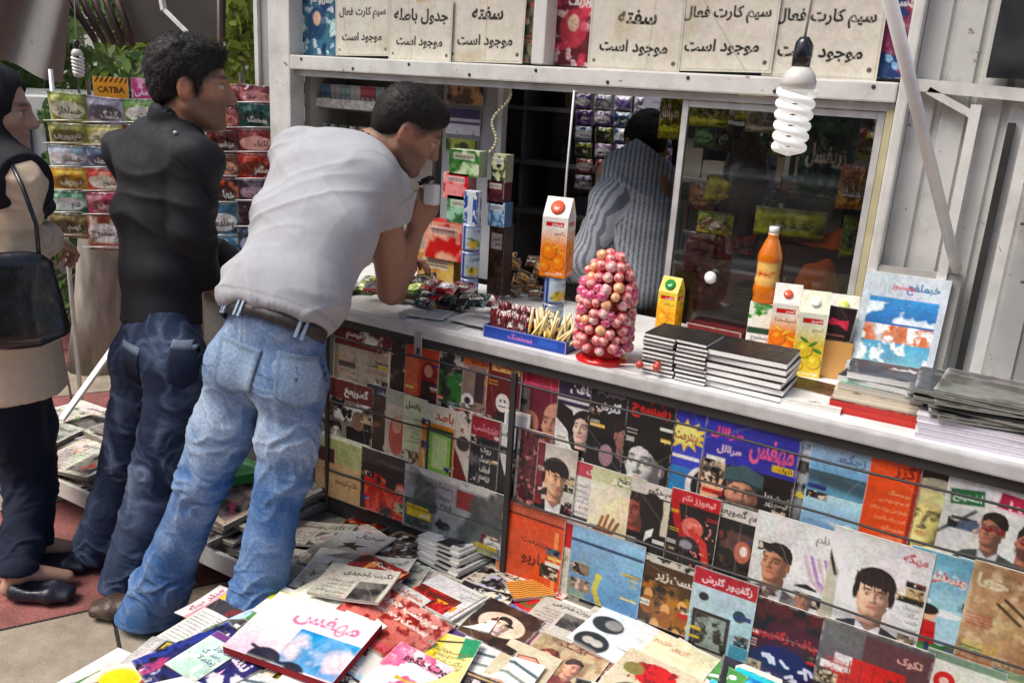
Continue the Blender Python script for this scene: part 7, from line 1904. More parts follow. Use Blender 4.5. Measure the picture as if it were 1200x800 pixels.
def blockbox(name, base, size, ang, top, front, side, label, cat, group=None, m=None, tilt=None):
 """a closed box with painted faces; colours or canvases"""
 base = np.asarray(base, float); a = math.radians(ang); w, d, h = size
 R = np.array([[math.cos(a), -math.sin(a), 0], [math.sin(a), math.cos(a), 0], [0, 0, 1]])
 if tilt is not None: R = R @ tilt
 V = []; F = []; C = []; n = 0
 def add(o, u, v, cv):
  nonlocal n
  if not isinstance(cv, Cv): k = Cv(1, 3, cv); cv = k
  vv, f, c = sheet_mesh(cv, lambda x, y: o + x[:, None] * u + (1 - y)[:, None] * v); V.append(vv); F.append(f + n); C.append(c); n += len(vv)
 X, Y, Z = np.array([w, 0, 0.]), np.array([0, d, 0.]), np.array([0, 0, h])
 o = -X / 2 - Y / 2
 add(o, X, Z, front); add(o + X, Y, Z, side); add(o + X + Y, -X, Z, front); add(o + Y, -Y, Z, side); add(o + Z, X, Y, top); add(o + Y, X, -Y, (120, 110, 100))
 V = np.vstack(V) @ R.T + base
 ob = link_mesh(name, V, np.vstack(F), m or M_CARD, None, np.vstack(C), False, loc=base)
 return tag(ob, label, cat, group)
def pouch(name, c, w, h, cv, u=(1, 0, 0), v=(0, 0, 1), fat=.018, label=None, cat='snack packet', group=None, parent=None, m=None, seed=0):
 """a pillow packet, sealed at both ends"""
 u = unit(u); v = unit(v); nrm = np.cross(u, v); c = np.asarray(c, float)
 def side(s):
  def f(x, y):
   e = np.clip(np.minimum(x, 1 - x) / .22, 0, 1) ** .6 * np.clip(np.minimum(y, 1 - y) / .25, 0, 1) ** .7
   cr = 1.1 * (fbm(np.stack([x * 5 + seed * 3.1, y * 4, x * 0 + s], 1), seed, 3) - .5) + .1 * np.sin(x * 31 + 9 * noise3(np.stack([x * 3, y * 3, x * 0 + seed], 1), 2)) * np.exp(-((np.minimum(y, 1 - y)) / .2) ** 2)
   zz = s * fat * e * (1 + cr)
   return c + ((x - .5) * w)[:, None] * u + ((.5 - y) * h)[:, None] * v + zz[:, None] * nrm
  return f
 V, F, C = sheet_mesh(cv, side(1)); V2, F2, C2 = sheet_mesh(cv, side(-.6))
 o = link_mesh(name, np.vstack([V, V2]), np.vstack([F, F2[:, ::-1] + len(V)]), m or M_PLASTIC, parent, np.vstack([C, C2]), True, None if parent else c)
 if label: tag(o, label, cat, group)
 return o
def pk(col, col2, seed, text=None, n=26, a=.75):
 cv = Cv(a, int(n * 1.35)); cv.rect(0, 0, 1, 9, col); cv.nz(4, col2, seed, .5, .62)
 cv.rect(0, 0, 1, .05, tuple(v * .7 for v in col)); cv.rect(0, a - .05, 1, a, tuple(v * .7 for v in col))
 if text: cv.text(text, .12, a * .3, .88, a * .72, (40, 26, 20) if sum(col) > 380 else (240, 236, 226), 1, True, .03)
 else: cv.ell(.5, a * .5, .44, a * .26, tuple(v * .6 for v in col) if seed % 2 else tuple(min(255, v * 1.4 + 20) for v in col2), .8); cv.rect(0, a * .78, 1, a * .86, tuple(min(255, v * 1.5) for v in col)); cv.scrib(.14, a * .34, .86, a * .68, (240, 236, 226) if seed % 2 else (60, 26, 24), seed, 1, .08)
 cv.printed(seed, .5, 0)
 return cv
def C3(u, v, y): return PY(u, v, y)
def fruit(col, leaf, top, band=(200, 40, 40)):
 def f(a=2.6, n=34):
  n = max(n, 56); c = Cv(a, n); c.rect(0, 0, 1, 9, top); c.rect(.15, a * .30, .85, a * .36, band); c.scrib(.18, a * .30, .82, a * .36, WH, 3, 1)
  c.grad(top, col, box=(0, a * .36, 1, a * .62)); c.rect(0, a * .62, 1, 9, col)
  for x, y, r in ((.36, a * .68, .30), (.74, a * .82, .26), (.2, a * .88, .2)):
   dk = tuple(v * .72 for v in col); lt = tuple(min(255, v * 1.15 + 30) for v in col); c.ell(x, y, r, r * 1.05, dk); c.ell(x - .02, y - .02, r * .9, r * .95, col); c.ell(x - .3 * r, y - .35 * r, r * .35, r * .3, lt, .8, 0, 5)
  for x, y, q in ((.3, a * .56, 30), (.62, a * .6, -35), (.8, a * .68, 20)): c.ell(x, y, .17, .06, leaf, 1, q); c.ell(x, y - .01, .15, .02, tuple(min(255, v * 1.3 + 20) for v in leaf), .7, q)
  c.scrib(.12, a * .40, .9, a * .47, tuple(v * .5 for v in col), 9, 1, .03); c.scrib(.1, a * .93, .9, a * .98, WH, 6); c.printed(7, .5, 0)
  return c
 return f
def build_counter():
 rg = random.Random(5); zc = ZC + .0006
 # ---- black notebooks in three stacks
 def notebook(c, w, d, th, ang, label, group, thick=.0018):
  o = thing('notebook', c, label, 'notebook', group)
  a = math.radians(ang); R = np.array([[math.cos(a), -math.sin(a), 0], [math.sin(a), math.cos(a), 0], [0, 0, 1]])
  for z_, nm in ((thick / 2, 'cover'), (th - thick / 2, 'cover')):
   b = MB(); b.box(np.asarray(c) + (0, 0, z_), (w, d, thick), lin((34, 28, 26)), R); b.build(nm, M_LEATHER, o)
  b = MB(); b.box(np.asarray(c) + (0, 0, th / 2), (w - .001, d - .001, th - 2 * thick - .0004), lin((240, 238, 234)), R); b.build('page_block', M_PAGES, o)
 for (u, v, w, d, nst, th, lab) in ((768, 440, .085, .13, 10, .0105, 'black notebook in the leftmost of the three notebook stacks'), (806, 449, .082, .13, 10, .0105, 'black notebook in the middle notebook stack'),
         (868, 462, .200, .15, 6, .0165, 'large black notebook in the widest notebook stack')):
  p = PZ(u, v, zc)
  for k in range(nst):
   notebook((p[0] + rg.uniform(-.003, .003), max(p[1], YF + .01) + d / 2 + rg.uniform(-.002, .004), zc + k * (th + .0006)), w, d, th, rg.uniform(-2.5, 2.5), lab, 'stacked black notebooks')
 # brown flat book and white book beside them
 p = PZ(942, 478, zc)
 cv = Cv(.7, 40); cv.rect(0, 0, 1, 9, (226, 224, 220)); cv.scrib(.2, .5, .7, .62, (30, 28, 30), 3, 1, .05); cv.printed(1, .3)
 lay_flat = lambda cv, c, w, h, ang, th, lab, z, **k: booklet(k.pop('name', 'book'), cv, np.array([c[0], c[1], z + th]) - np.array([math.cos(math.radians(ang)), math.sin(math.radians(ang)), 0]) * w / 2 - np.array([math.sin(math.radians(ang)), -math.cos(math.radians(ang)), 0]) * h / 2,
    np.array([math.cos(math.radians(ang)), math.sin(math.radians(ang)), 0]) * w, np.array([math.sin(math.radians(ang)), -math.cos(math.radians(ang)), 0]) * h, (0, 0, 1), th, lab, k.pop('cat', 'book'), **k)
 lay_flat(cv, (p[0] + .0, p[1] + .055), .16, .11, 4, .014, 'white book at the counter edge right of the notebooks', zc)
 cv = Cv(.7, 40); cv.rect(0, 0, 1, 9, (96, 66, 44)); cv.nz(3, (60, 42, 32), 4, .45, .6); cv.printed(1, .5)
 lay_flat(cv, (p[0] - .005, p[1] + .13), .15, .10, -4, .02, 'flat brown book behind the white book', zc)
 # ---- cartons and bottle at the right
 def at(u, v, y=None):
  p = PZ(u, v, zc); p[1] -= .01; return p
 p = at(888, 410)
 f = Cv(2.0, 34); f.rect(0, 0, 1, 9, (226, 232, 222)); f.nz(3, (90, 150, 80), 3, .45, .55, (0, 0, 1, .6)); f.rect(0, .95, 1, 9, (36, 74, 52)); f.rect(0, 1.2, 1, 1.6, (226, 230, 226)); f.scrib(.1, 1.22, .9, 1.5, (40, 60, 110), 3, 1); f.printed(3, .5, 0)
 top = blockbox('drink_carton', p, (.070, .064, .150), 10, (220, 226, 220), f, f, 'green and white drink carton carrying the orange bottle', 'carton')
 # bottle
 bz = p + (0, 0, .1508); ax = unit((.02, .0, 1))
 cv = Cv(2.4, 40); cv.rect(0, 0, 1, 9, (206, 124, 44)); cv.rect(0, .95, 1, 1.75, (236, 190, 120)); cv.scrib(.08, 1.1, .42, 1.5, (190, 60, 40), 5, 1, .05); cv.scrib(.6, 1.1, .92, 1.5, (190, 60, 40), 6, 1, .05); cv.rect(0, .95, 1, 1.0, (240, 226, 200)); cv.printed(2, .3, 0)
 prof = lambda t: (1 if t < .66 else max(.42, 1 - ((t - .66) / .30) ** 1.3 * .62)) * (1 - .05 * math.sin(t * 26) * (t < .3)) * (.94 if .35 < t < .6 else 1)
 bo = cyl_wrap('juice_bottle', bz, .035, .200, cv, M_PLASTIC, None, 32, prof, loc=bz, turn=1.2)
 tag(bo, 'orange drink bottle with a white cap standing on the green and white carton', 'bottle')
 b = MB(); b.lathe(bz + (0, 0, .198), [(0, 0), (.0145, 0), (.0145, .018), (.012, .021), (0, .021)], lin((236, 236, 232))); b.build('cap', M_GLOSS, bo, True)
 for (u, v, h, ang, col, leaf, tp, cc, lab) in ((912, 420, .205, 14, (232, 130, 40), (226, 170, 60), (240, 236, 226), (216, 90, 50), 'juice carton with an orange picture and an orange cap, left of two others'),
           (942, 437, .215, 14, (222, 190, 70), (60, 120, 50), (240, 240, 214), (236, 236, 226), 'juice carton with a pineapple picture between two others'),
           (975, 436, .205, 14, (232, 180, 70), (226, 190, 110), (240, 238, 220), (200, 206, 90), 'juice carton with a yellow picture behind the dark lip print card')):
  p = at(u, v); fc = fruit(col, leaf, tp)
  carton(p + np.array([0, .012, 0]), .074, .066, h * 1.08, ang, fc(3.0), fc(3.0), lab, .013, group='juice cartons on the counter', capc=cc)
 p = C3(980, 398, at(975, 430)[1] - .055); cv = Cv(.95, 36); cv.rect(0, 0, 1, 9, (44, 26, 26)); [cv.line([(.2, .55 - .05 * i), (.4, .36 + .05 * i), (.6, .42 + .02 * i), (.82, .4 + .07 * i)], .05, (220, 70, 96)) for i in range(4)]; cv.scrib(.2, .74, .8, .86, (200, 120, 120), 3, 1)
 cv.printed(3, .3, .2); q = at(976, 436)
 bx = blockbox('tan_box', (p[0], q[1] - .03, zc), (.095, .045, .105), 10, (60, 40, 30), (214, 160, 90), (196, 150, 86), 'tan box under the lip print card', 'box')
 booklet('card', cv, (p[0] - .048, q[1] - .046, zc + .197), (.094, .012, 0), (-.004, -.012, -.090), (0, -1, .1), .004, 'dark card with a pink lip print standing on the tan box', 'card')
 # ---- leaning ocean book
 y0 = 2.33
 a_, b_, c_ = C3(1016, 318, y0 + .07), C3(1113, 335, y0 + .07), C3(998, 418, y0)
 cv = Cv(1.25, 84); cv.rect(0, 0, 1, 9, (196, 206, 212)); cv.scrib(.12, .05, .9, .24, (60, 110, 150), 4, 1, .03); cv.scrib(.3, .1, .6, .2, (190, 60, 70), 6, 1, .02); cv.grad((70, 150, 200), (46, 110, 170), box=(.1, .3, .92, .62)); cv.nz(5, (226, 236, 240), 4, .5, .6, (.1, .36, .92, .6)); cv.nz(4, (206, 120, 70), 6, .42, .55, (.1, .62, .92, .82)); cv.grad((90, 160, 190), (150, 196, 206), box=(.1, .82, .92, 1.2)); cv.nz(9, (240, 244, 240), 8, .52, .6, (.1, .62, .92, 1.15)); cv.printed(4, .5, .3)
 wv = b_ - a_; wv[1] = .01; wv[2] = 0; dv = c_ - a_; dv[0] = 0
 dv = dv * (.225 / np.linalg.norm(dv)); o_ = np.array([a_[0], y0 + .07, zc + .225 - .016 + .05])
 bk = booklet('picture_book', cv, np.array([a_[0] - .004, y0 + .105, zc + .292]), (.205, 0.02, 0), (0.0, -.09, -.262), (0, -1, .33), .02, 'pale book with a blue seascape leaning on the white wall', 'book')
 b = MB(); b.prism([(a_[0] - .004, y0 + .1285, zc + .305), (a_[0] + .222, y0 + .151, zc + .305), (a_[0] + .222, y0 + .058, zc + .03), (a_[0] - .004, y0 + .036, zc + .03)], (0, 0, 0), (0, .006, .001), lin((150, 146, 140)))
 tag(b.build('backing_board', M_CARD, None, loc=(a_[0], y0 + .1, zc)), 'grey backing board behind the seascape book', 'board')
 # ---- pile of books under it
 p = at(1004, 488); z = zc
 for k, (w, d, th, top, edge, lab, ang) in enumerate(((.20, .14, .030, (150, 40, 40), (196, 60, 54), 'thick red book at the bottom of the pile by the binder clip', 2), (.20, .145, .022, (206, 186, 160), (226, 214, 190), 'cream book second in the pile by the binder clip', 3),
            (.19, .14, .018, (130, 170, 150), (196, 190, 180), 'pale green book in the pile under the seascape book', 1), (.20, .13, .012, (40, 40, 44), (226, 226, 222), 'black book above the pale green one', -5), (.19, .135, .014, (70, 70, 74), (236, 234, 230), 'grey book topping the pile under the seascape book', 6))):
  cv = Cv(d / w, 40); cv.rect(0, 0, 1, 9, top); cv.nz(4, tuple(v * .6 for v in top), k, .5, .62); cv.scrib(.1, .1, .8, .3, WH, k, 1, .03); cv.printed(k, .6)
  lay_flat(cv, (p[0] + .03 + .004 * k, p[1] + d / 2 + .012 + .006 * k), w, d, ang, th, lab, z, edge=edge); z += th + .0012
 # ---- sprawling stack of grey magazines on white paper
 p = at(1120, 522)
 for k in range(4):
  cv = Cv(.8, 24); cv.rect(0, 0, 1, 9, (222, 220, 226)); cv.printed(k, .2)
  lay_flat(cv, (p[0] + .055 + rg.uniform(-.004, .004), p[1] + .11), .29, .20, 3 + rg.uniform(-2, 2), .013, 'ream of white paper under the grey magazines at the right end of the counter', zc + k * .0135, name='paper_ream', cat='paper', group='white paper reams on the counter', edge=(222, 216, 226))
 z = zc + 4 * .0135 + .001
 for k in range(9):
  cv = Cv(.75, 40); g = rg.choice([(86, 88, 84), (110, 112, 106), (70, 72, 70), (130, 130, 124)]); cv.rect(0, 0, 1, 9, g); cv.nz(4, tuple(v * .7 for v in g), k, .45, .6); cv.scrib(.1, .1, .9, .2, (160, 160, 156), k); cv.printed(k, .7)
  lay_flat(cv, (p[0] + .06 + rg.uniform(-.03, .03), p[1] + .12 + rg.uniform(-.01, .02)), .30, .215, rg.uniform(-9, 10), .0055, 'grey magazine in the fanned pile on the white paper reams', z, name='magazine', cat='magazine', group='fanned pile of grey magazines', edge=(150, 150, 140), curl=rg.uniform(.006, .02)); z += .0062
 p = at(1062, 494); p = np.array([p[0] - .018, p[1] - .004, zc]); o = thing('binder_clip', p, 'black binder clip at the foot of the book pile', 'binder clip')
 b = MB(); b.box(p + (0, 0, .012), (.028, .022, .024), (.015, .015, .016), bev=.004); b.build('jaw', M_GLOSS, o)
 for q in (-1, 1): b = MB(); b.tube([p + (.008, -.006 * q, .018), p + (.03, -.010 * q, .012), p + (.046, 0 - .004 * q, .010), p + (.03, .010, .012)], .0022, (.02, .02, .02), 6); b.build('lever', M_GLOSS, o, True)
 # ---- yellow carton with a green cap
 p = at(783, 392); fc = fruit((236, 170, 50), (226, 130, 40), (240, 206, 90)); carton(p, .062, .055, .185, -4, fc(3.0), fc(3.0), 'yellow juice carton with a green cap beside the lollipop stand', .017, capc=(40, 140, 60))
 # dark red box behind the notebooks
 p = at(838, 402); cv = Cv(.34, 40); cv.rect(0, 0, 1, 9, (110, 22, 26)); cv.scrib(.28, .08, .7, .28, (226, 200, 196), 7, 1, .03); cv.printed(2, .5)
 blockbox('cardboard_box', p + np.array([0, .03, 0]), (.17, .10, .055), -2, (90, 24, 28), cv, (90, 18, 22), 'dark red box behind the black notebooks', 'box')
 p = at(722, 402)
 # ---- column of two blue cans and a carton
 def can(c, lab, grp, r=.033, h=.082, seed=0):
  cv = Cv(h / (2 * math.pi * r), 72); cv.rect(0, 0, 1, 9, (34, 74, 150)); a = cv.a
  for q in (0, .5): cv.rect(.06 + q, .03, .40 + q, a - .03, (196, 216, 226)); cv.ell(.22 + q, a * .70, .12, .075, (226, 190, 80)); cv.nz(16, (80, 140, 60), seed, .52, .6, (.08 + q, a * .45, .38 + q, a * .8)); cv.scrib(.09 + q, a * .12, .37 + q, a * .34, (30, 60, 130), seed + 2, 1)
  cv.printed(seed, .3, 0)
  o = cyl_wrap('drink_can', c, r, h, cv, M_GLOSS, None, 36, lambda t: .94 if t < .03 or t > .97 else 1, loc=c, turn=-.5)
  tag(o, lab, 'can', grp); b = MB(); b.lathe(np.asarray(c) + (0, 0, h - .002), [(0, 0), (r * .93, 0), (r * .93, .004), (r * .86, .004), (r * .84, .001), (0, .001)], (.6, .6, .6)); b.build('lid', M_ALU, o, True)
  return np.asarray(c) + (0, 0, h + .0025)
 p = PY(648, 362, 2.26); p[2] = zc
 p = can(p, 'lower of the two blue pineapple cans under the tall white carton', 'blue pineapple juice cans'); p = can(p, 'upper of the two blue pineapple cans under the tall white carton', 'blue pineapple juice cans', seed=3)
 fc = fruit((234, 136, 40), (226, 150, 60), (240, 234, 224)); carton(p, .080, .07, .235, 8, fc(2.9, 44), fc(2.9), 'tall white juice carton with an orange cap standing on two blue cans', .022, capc=(214, 84, 44))
 p = PY(549, 352, 2.34); p[2] = zc
 for k in range(3): p = can(p, ('bottom', 'middle', 'top')[k] + ' blue pineapple can of the stack by the leaning man\'s hand', 'blue pineapple juice cans', .031, .088, k)
 cv = Cv(2, 30); cv.rect(0, 0, 1, 9, (50, 90, 160)); cv.rect(.3, 0, .7, 9, (214, 226, 236)); cv.nz(5, (226, 236, 240), 3, .5, .6); cv.printed(2, .4, 0)
 blockbox('drink_carton', p, (.046, .04, .105), 10, (200, 214, 226), cv, cv, 'slim blue and white carton on top of the can stack', 'carton')
 # boxes round that stack
 zz = lambda u, v, y: PY(u, v, y)
 def bx(u0, v0, u1, v1, y, col, c2, lab, d=.05, seed=1, stand=True):
  a, c = PY(u0, v1, y), PY(u1, v0, y); w, h = c[0] - a[0], c[2] - a[2]
  cv = Cv(h / w, 26); cv.rect(0, 0, 1, 9, col); cv.nz(4, c2, seed, .46, .56); cv.rect(.15, .12 * h / w, .85, .34 * h / w, (230, 226, 216), .8); cv.scrib(.18, .16 * h / w, .82, .30 * h / w, tuple(v * .5 for v in col), seed, 2); cv.printed(seed, .5, 0)
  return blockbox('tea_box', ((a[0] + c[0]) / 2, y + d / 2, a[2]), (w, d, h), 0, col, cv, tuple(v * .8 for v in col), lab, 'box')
 zb = PY(535, 300, 2.36)[2]
 bx(523, 232, 552, 264, 2.36, (150, 196, 170), (60, 120, 80), 'pale green box, lowest above the red sweets boxes', seed=2); bx(519, 205, 549, 231.5, 2.36, (222, 150, 150), (196, 50, 60), 'pink and red checked box in the box column', seed=3); bx(526, 178, 562, 204.5, 2.36, (190, 206, 170), (70, 120, 60), 'green and white box topping the box column', seed=4)
 bx(571, 238, 592, 264, 2.40, (80, 120, 160), (170, 200, 220), 'blue box below the maroon box, right of the cans', seed=5); bx(570, 213, 591, 237.5, 2.40, (100, 36, 50), (60, 20, 30), 'maroon box between a blue and a green one', seed=6); bx(575, 182, 593, 212.5, 2.40, (186, 190, 150), (40, 60, 40), 'green picture box right of the can stack', seed=7)
 for k, (v0, v1) in enumerate(((264.5, 272), (264.5, 272))): pass
 # red sweets boxes and tan packets under the box column
 bx(497, 264.5, 543, 300, 2.34, (190, 34, 36), (226, 170, 150), 'bright red sweets box behind the leaning man\'s elbow', .08, 8)
 bx(488, 300.5, 532, 344, 2.35, (196, 140, 70), (226, 190, 120), 'tan biscuit box under the bright red box', .08, 9); bx(570, 264.5, 592, 345, 2.44, (70, 50, 44), (110, 80, 60), 'brown cardboard box under the blue box', .06, 10)
 bx(534, 300.5, 552, 346, 2.40, (120, 70, 50), (70, 40, 36), 'brown packet box beside the biscuit box', .05, 11)
 # ---- heap of packets at the left end of the counter
 pc = [((60, 70, 150), (200, 206, 226)), ((40, 60, 40), (150, 190, 100)), ((110, 130, 50), (220, 220, 130)), ((40, 30, 34), (190, 60, 50)), ((150, 40, 40), (236, 200, 180)), ((36, 40, 50), (120, 160, 140)), ((90, 40, 60), (220, 160, 150)), ((30, 30, 34), (200, 190, 170))]
 nm_ = ['blue', 'dark green', 'olive', 'black and red', 'red', 'dark grey', 'plum', 'black']
 pos = [(405, 348, 0), (424, 352, 1), (432, 330, 2), (446, 350, 3), (498, 352, 5), (512, 345, 4), (526, 356, 6), (540, 350, 7), (505, 334, 4), (524, 338, 4), (542, 338, 6), (484, 356, 7), (560, 352, 5), (414, 338, 0), (440, 342, 1), (572, 352, 6)]
 for i, (u, v, k) in enumerate(pos):
  y = 2.16 + .04 * (i % 4); q = PY(u, v, y); q[2] = max(q[2], zc + .014)
  t = rg.uniform(-.5, .5)
  pouch('snack_packet', q, .075, .055, pk(pc[k][0], pc[k][1], i + 3), (math.cos(t), math.sin(t), .1), (-math.sin(t) * .8, math.cos(t) * .8, .6), .014, '%s packet in the heap at the left end of the counter' % nm_[k], 'snack packet', 'snack packets heaped on the counter', seed=i)
 for i in range(34):
  u = rg.uniform(398, 560); k = rg.choice([1, 3, 5, 7, 0, 4]); y = 2.13 + rg.uniform(0, .16); q = PZ(u, rg.uniform(338, 366), zc + .018); q[2] = zc + .020 + rg.uniform(0, .045); q[1] = y + .02
  if math.hypot(q[0] + 1.59, q[1] - 2.05) < .10: continue
  t = rg.uniform(-.8, .8); pouch('snack_packet', q, .07, .05, pk(pc[k][0], pc[k][1], i + 13), (math.cos(t), math.sin(t), .15), (-math.sin(t) * .7, math.cos(t) * .7, .7), .012, 'packet in the second layer of the heap at the left end of the counter', 'snack packet', 'second layer of the counter heap', seed=i)
 for i in range(26):
  u, v = rg.uniform(590, 650), rg.uniform(300, 350); q = PY(u, v, 2.52 + rg.uniform(0, .1)); q[2] = max(q[2], ZC + .02)
  pouch('snack_packet', q, .05, .04, pk((96, 64, 44), (170, 130, 80), i + 30, None, 14), (1, 0, rg.uniform(-.3, .3)), (0, .4, .9), .012, 'small brown sweet packet in the dim heap behind the counter cans', 'snack packet', 'brown sweet packets behind the counter', seed=i)
 b = MB(); b.box(((PY(590, 330, 2.56)[0] + PY(650, 330, 2.56)[0]) / 2, 2.60, (ZC + .0) - .05), (.30, .20, .09), lin((70, 50, 40))); tag(b.build('sweets_tray', M_CARD, None, loc=PY(620, 350, 2.56)), 'brown tray under the heap of small sweet packets', 'tray')
 # papers lying on the counter
 for k, (u, v, ang) in enumerate(((520, 378, 4), (545, 374, -8), (500, 370, 14), (560, 380, 0))):
  p = PZ(u, v, zc); cv = Cv(.7, 26); cv.rect(0, 0, 1, 9, (206, 206, 206)); cv.scrib(.1, .1, .9, .6, (130, 130, 136), k, 5); cv.printed(k, .3)
  lay_flat(cv, p, .15, .11, ang, .003, ('first', 'second', 'third', 'fourth')[k] + ' sheet of paper on the counter left of the blue sweets box', zc + k * .004, name='paper_sheet', cat='paper', group='papers on the counter')
 # ---- blue sweets display box
 p0, p1 = PZ(557, 394, zc), PZ(668, 417, zc); w = .275; c = np.array([(p0[0] + p1[0]) / 2, max(p0[1], p1[1], YF + .02) + .062, zc])
 o = thing('display_box', c, 'open blue sweets display box with pink lettering at the counter edge', 'display box'); Bl = lin((26, 66, 160))
 b = MB()
 cv = Cv(.14, 70); cv.rect(0, 0, 1, 9, (26, 66, 165)); cv.scrib(.22, .02, .6, .12, (226, 130, 190), 7, 1, .014); cv.rect(.68, .03, .9, .10, (40, 90, 190))
 booklet_v, F_, C_ = sheet_mesh(cv, lambda x, y: np.array([c[0] - w / 2, c[1] - .062, zc + .036]) + x[:, None] * np.array([w, 0, 0]) + y[:, None] * np.array([0, 0, -.035]))
 b.add(booklet_v, F_.tolist(), C_)
 b.box(c + (0, -.0595, .018), (w, .004, .0355), Bl); b.box(c + (0, .06, .03), (w, .004, .06), Bl); b.box(c + (-w / 2 + .002, 0, .018), (.004, .115, .0355), Bl); b.box(c + (w / 2 - .002, 0, .018), (.004, .115, .0355), Bl); b.box(c + (0, 0, .002), (w - .01, .115, .003), Bl)
 b.box(c + (-.02, 0, .018), (.003, .113, .034), Bl); b.build('tray_body', M_CARD, o)
 st = None
 for i in range(46):
  x = c[0] + rg.uniform(.0, w / 2 - .012); y = c[1] + rg.uniform(-.048, .046); L = .075; t = rg.uniform(-.5, .5); base = np.array([x, y, zc + .006 + .030 * rg.random()])
  d = unit((math.sin(t) * .9, rg.uniform(.1, .8), rg.uniform(.25, .7)))
  if st is None:
   b = MB(); b.tube([(0, 0, 0), (0, 0, .006), (0, 0, .069), (0, 0, .075)], np.array([.001, .0045, .0045, .001]), np.array([lin((226, 196, 90)), lin((226, 190, 80)), lin((240, 232, 190)), lin((226, 196, 90))]), 8); st = b.build('sweet_stick', M_PLASTIC, None, True, loc=(0, 0, 0)); s_ = st
  else: s_ = st.copy(); COL.objects.link(s_)
  s_.location = base; s_.rotation_euler = Vector(d).to_track_quat('Z', 'Y').to_euler(); tag(s_, 'yellow wrapped sweet stick in the right half of the blue display box', 'sweet', 'yellow sweet sticks')
 for i in range(12):
  x = c[0] - w / 2 + .018 + (i % 6) * .018; y = c[1] + (-.03 if i < 6 else .022); q = np.array([x, y, zc + .045 + (0 if i < 6 else .012)])
  cv = pk((116, 30, 32), (60, 16, 22), i, None, 16, 1.5); pouch('sweet_packet', q, .038, .07, cv, (.9, rg.uniform(-.3, .4), rg.uniform(-.3, .3)), (-.2, .35, .9), .006, 'dark red sweet packet standing in the left half of the blue display box', 'sweet', 'dark red sweet packets', seed=i)
 # ---- lollipop cone
 p = PZ(700, 424, zc); p = np.array([p[0], max(p[1], YF + .075), zc]); H_ = .285
 o = thing('lollipop_stand', p, 'conical lollipop stand with a red round base', 'stand')
 b = MB(); b.lathe(p, [(0, 0), (.070, 0), (.072, .006), (.060, .016), (.03, .020), (0, .021)], lin((206, 24, 22)), 28); b.build('base', M_GLOSS, o, True)
 b = MB(); b.lathe(p + (0, 0, .02), [(0, 0), (.052, 0), (.050, H_ * .6), (.035, H_ * .9), (0, H_ * .92)], lin((196, 60, 60)), 24); b.build('cone', M_CARD, o, True)
 protos = []
 for k, (c0, c1) in enumerate((((222, 84, 96), (244, 190, 180)), ((206, 60, 110), (240, 170, 190)), ((230, 150, 110), (244, 214, 160)), ((216, 110, 140), (244, 220, 200)))):
  V = []; C = []; nu, nv = 14, 10
  b = MB(); b.sphere((0, 0, 0), .0150, lin(c0), nu, nv); Vv = np.vstack(b.V); n_ = noise3(Vv * 190, k + 3); Vv *= 1 + .16 * (noise3(Vv * 120, k + 8) - .5)[:, None]; b.V = [Vv]; b.C = [lin(c0) * (1 - np.clip((n_ - .45) * 4, 0, 1))[:, None] + lin(c1) * np.clip((n_ - .45) * 4, 0, 1)[:, None]]
  b.tube([(0, 0, -.014), (0, 0, -.022)], .004, lin(c1), 6)
  pr = b.build('lollipop', M_PLASTIC, None, True, loc=(0, 0, 0)); s2 = MB(); s2.tube([(0, 0, -.018), (0, 0, -.062)], .0018, (.8, .78, .74), 6); sk = s2.build('stick', M_CARD, pr, True)
  protos.append((pr, sk))
 n = 0; usedp = set()
 rows = 11
 for r_ in range(rows):
  t = r_ / (rows - 1); zz_ = zc + .050 + t * (H_ - .045); R_ = (.070 if t < .6 else .070 - .042 * ((t - .6) / .4) ** 1.4); m_ = max(5, int(2 * math.pi * R_ / .0285))
  for i in range(m_):
   a = 2 * math.pi * (i + .5 * (r_ % 2)) / m_ + rg.uniform(-.13, .13); k = 0 if rg.random() < .45 else rg.randrange(4)
   if r_ in (5, 6) and rg.random() < .4: k = 1
   pr, sk = protos[k]
   if k not in usedp: q, usedp = pr, usedp | {k}
   else: q = pr.copy(); COL.objects.link(q); s3 = sk.copy(); COL.objects.link(s3); s3.parent = q
   d = unit((math.cos(a) + rg.uniform(-.25, .25), math.sin(a) + rg.uniform(-.25, .25), .15 + .9 * max(0, t - .6) + rg.uniform(-.2, .2))); q.location = p + np.array([R_ * math.cos(a), R_ * math.sin(a), zz_ - zc + rg.uniform(-.007, .007)]); q.rotation_euler = Vector(d).to_track_quat('Z', 'Y').to_euler()
   q.scale = [rg.uniform(.86, 1.12)] * 3; tag(q, 'pink wrapped lollipop stuck in the conical lollipop stand', 'lollipop', 'lollipops on the stand'); n += 1
 for k, (pr, sk) in enumerate(protos):
  if k not in usedp: bpy.data.objects.remove(sk); bpy.data.objects.remove(pr)
 # loose lollipops lying by its base
 for i in range(12):
  q = p + np.array([.09 + rg.uniform(-.02, .05), rg.uniform(-.04, .06), .008 + .006 * rg.random()]); t = rg.uniform(-.8, .8); d = np.array([math.cos(t), math.sin(t), .25])
  b = MB(); b.tube([q, q + unit(d) * .06], .0022, lin((226, 200, 180)), 6); b.sphere(q + unit(d) * .065, (.011, .011, .011), lin((190, 70, 60)), 10, 7); tag(b.build('lollipop', M_PLASTIC, None, True, loc=q), 'loose lollipop lying beside the red base of the stand', 'lollipop', 'loose lollipops by the stand')
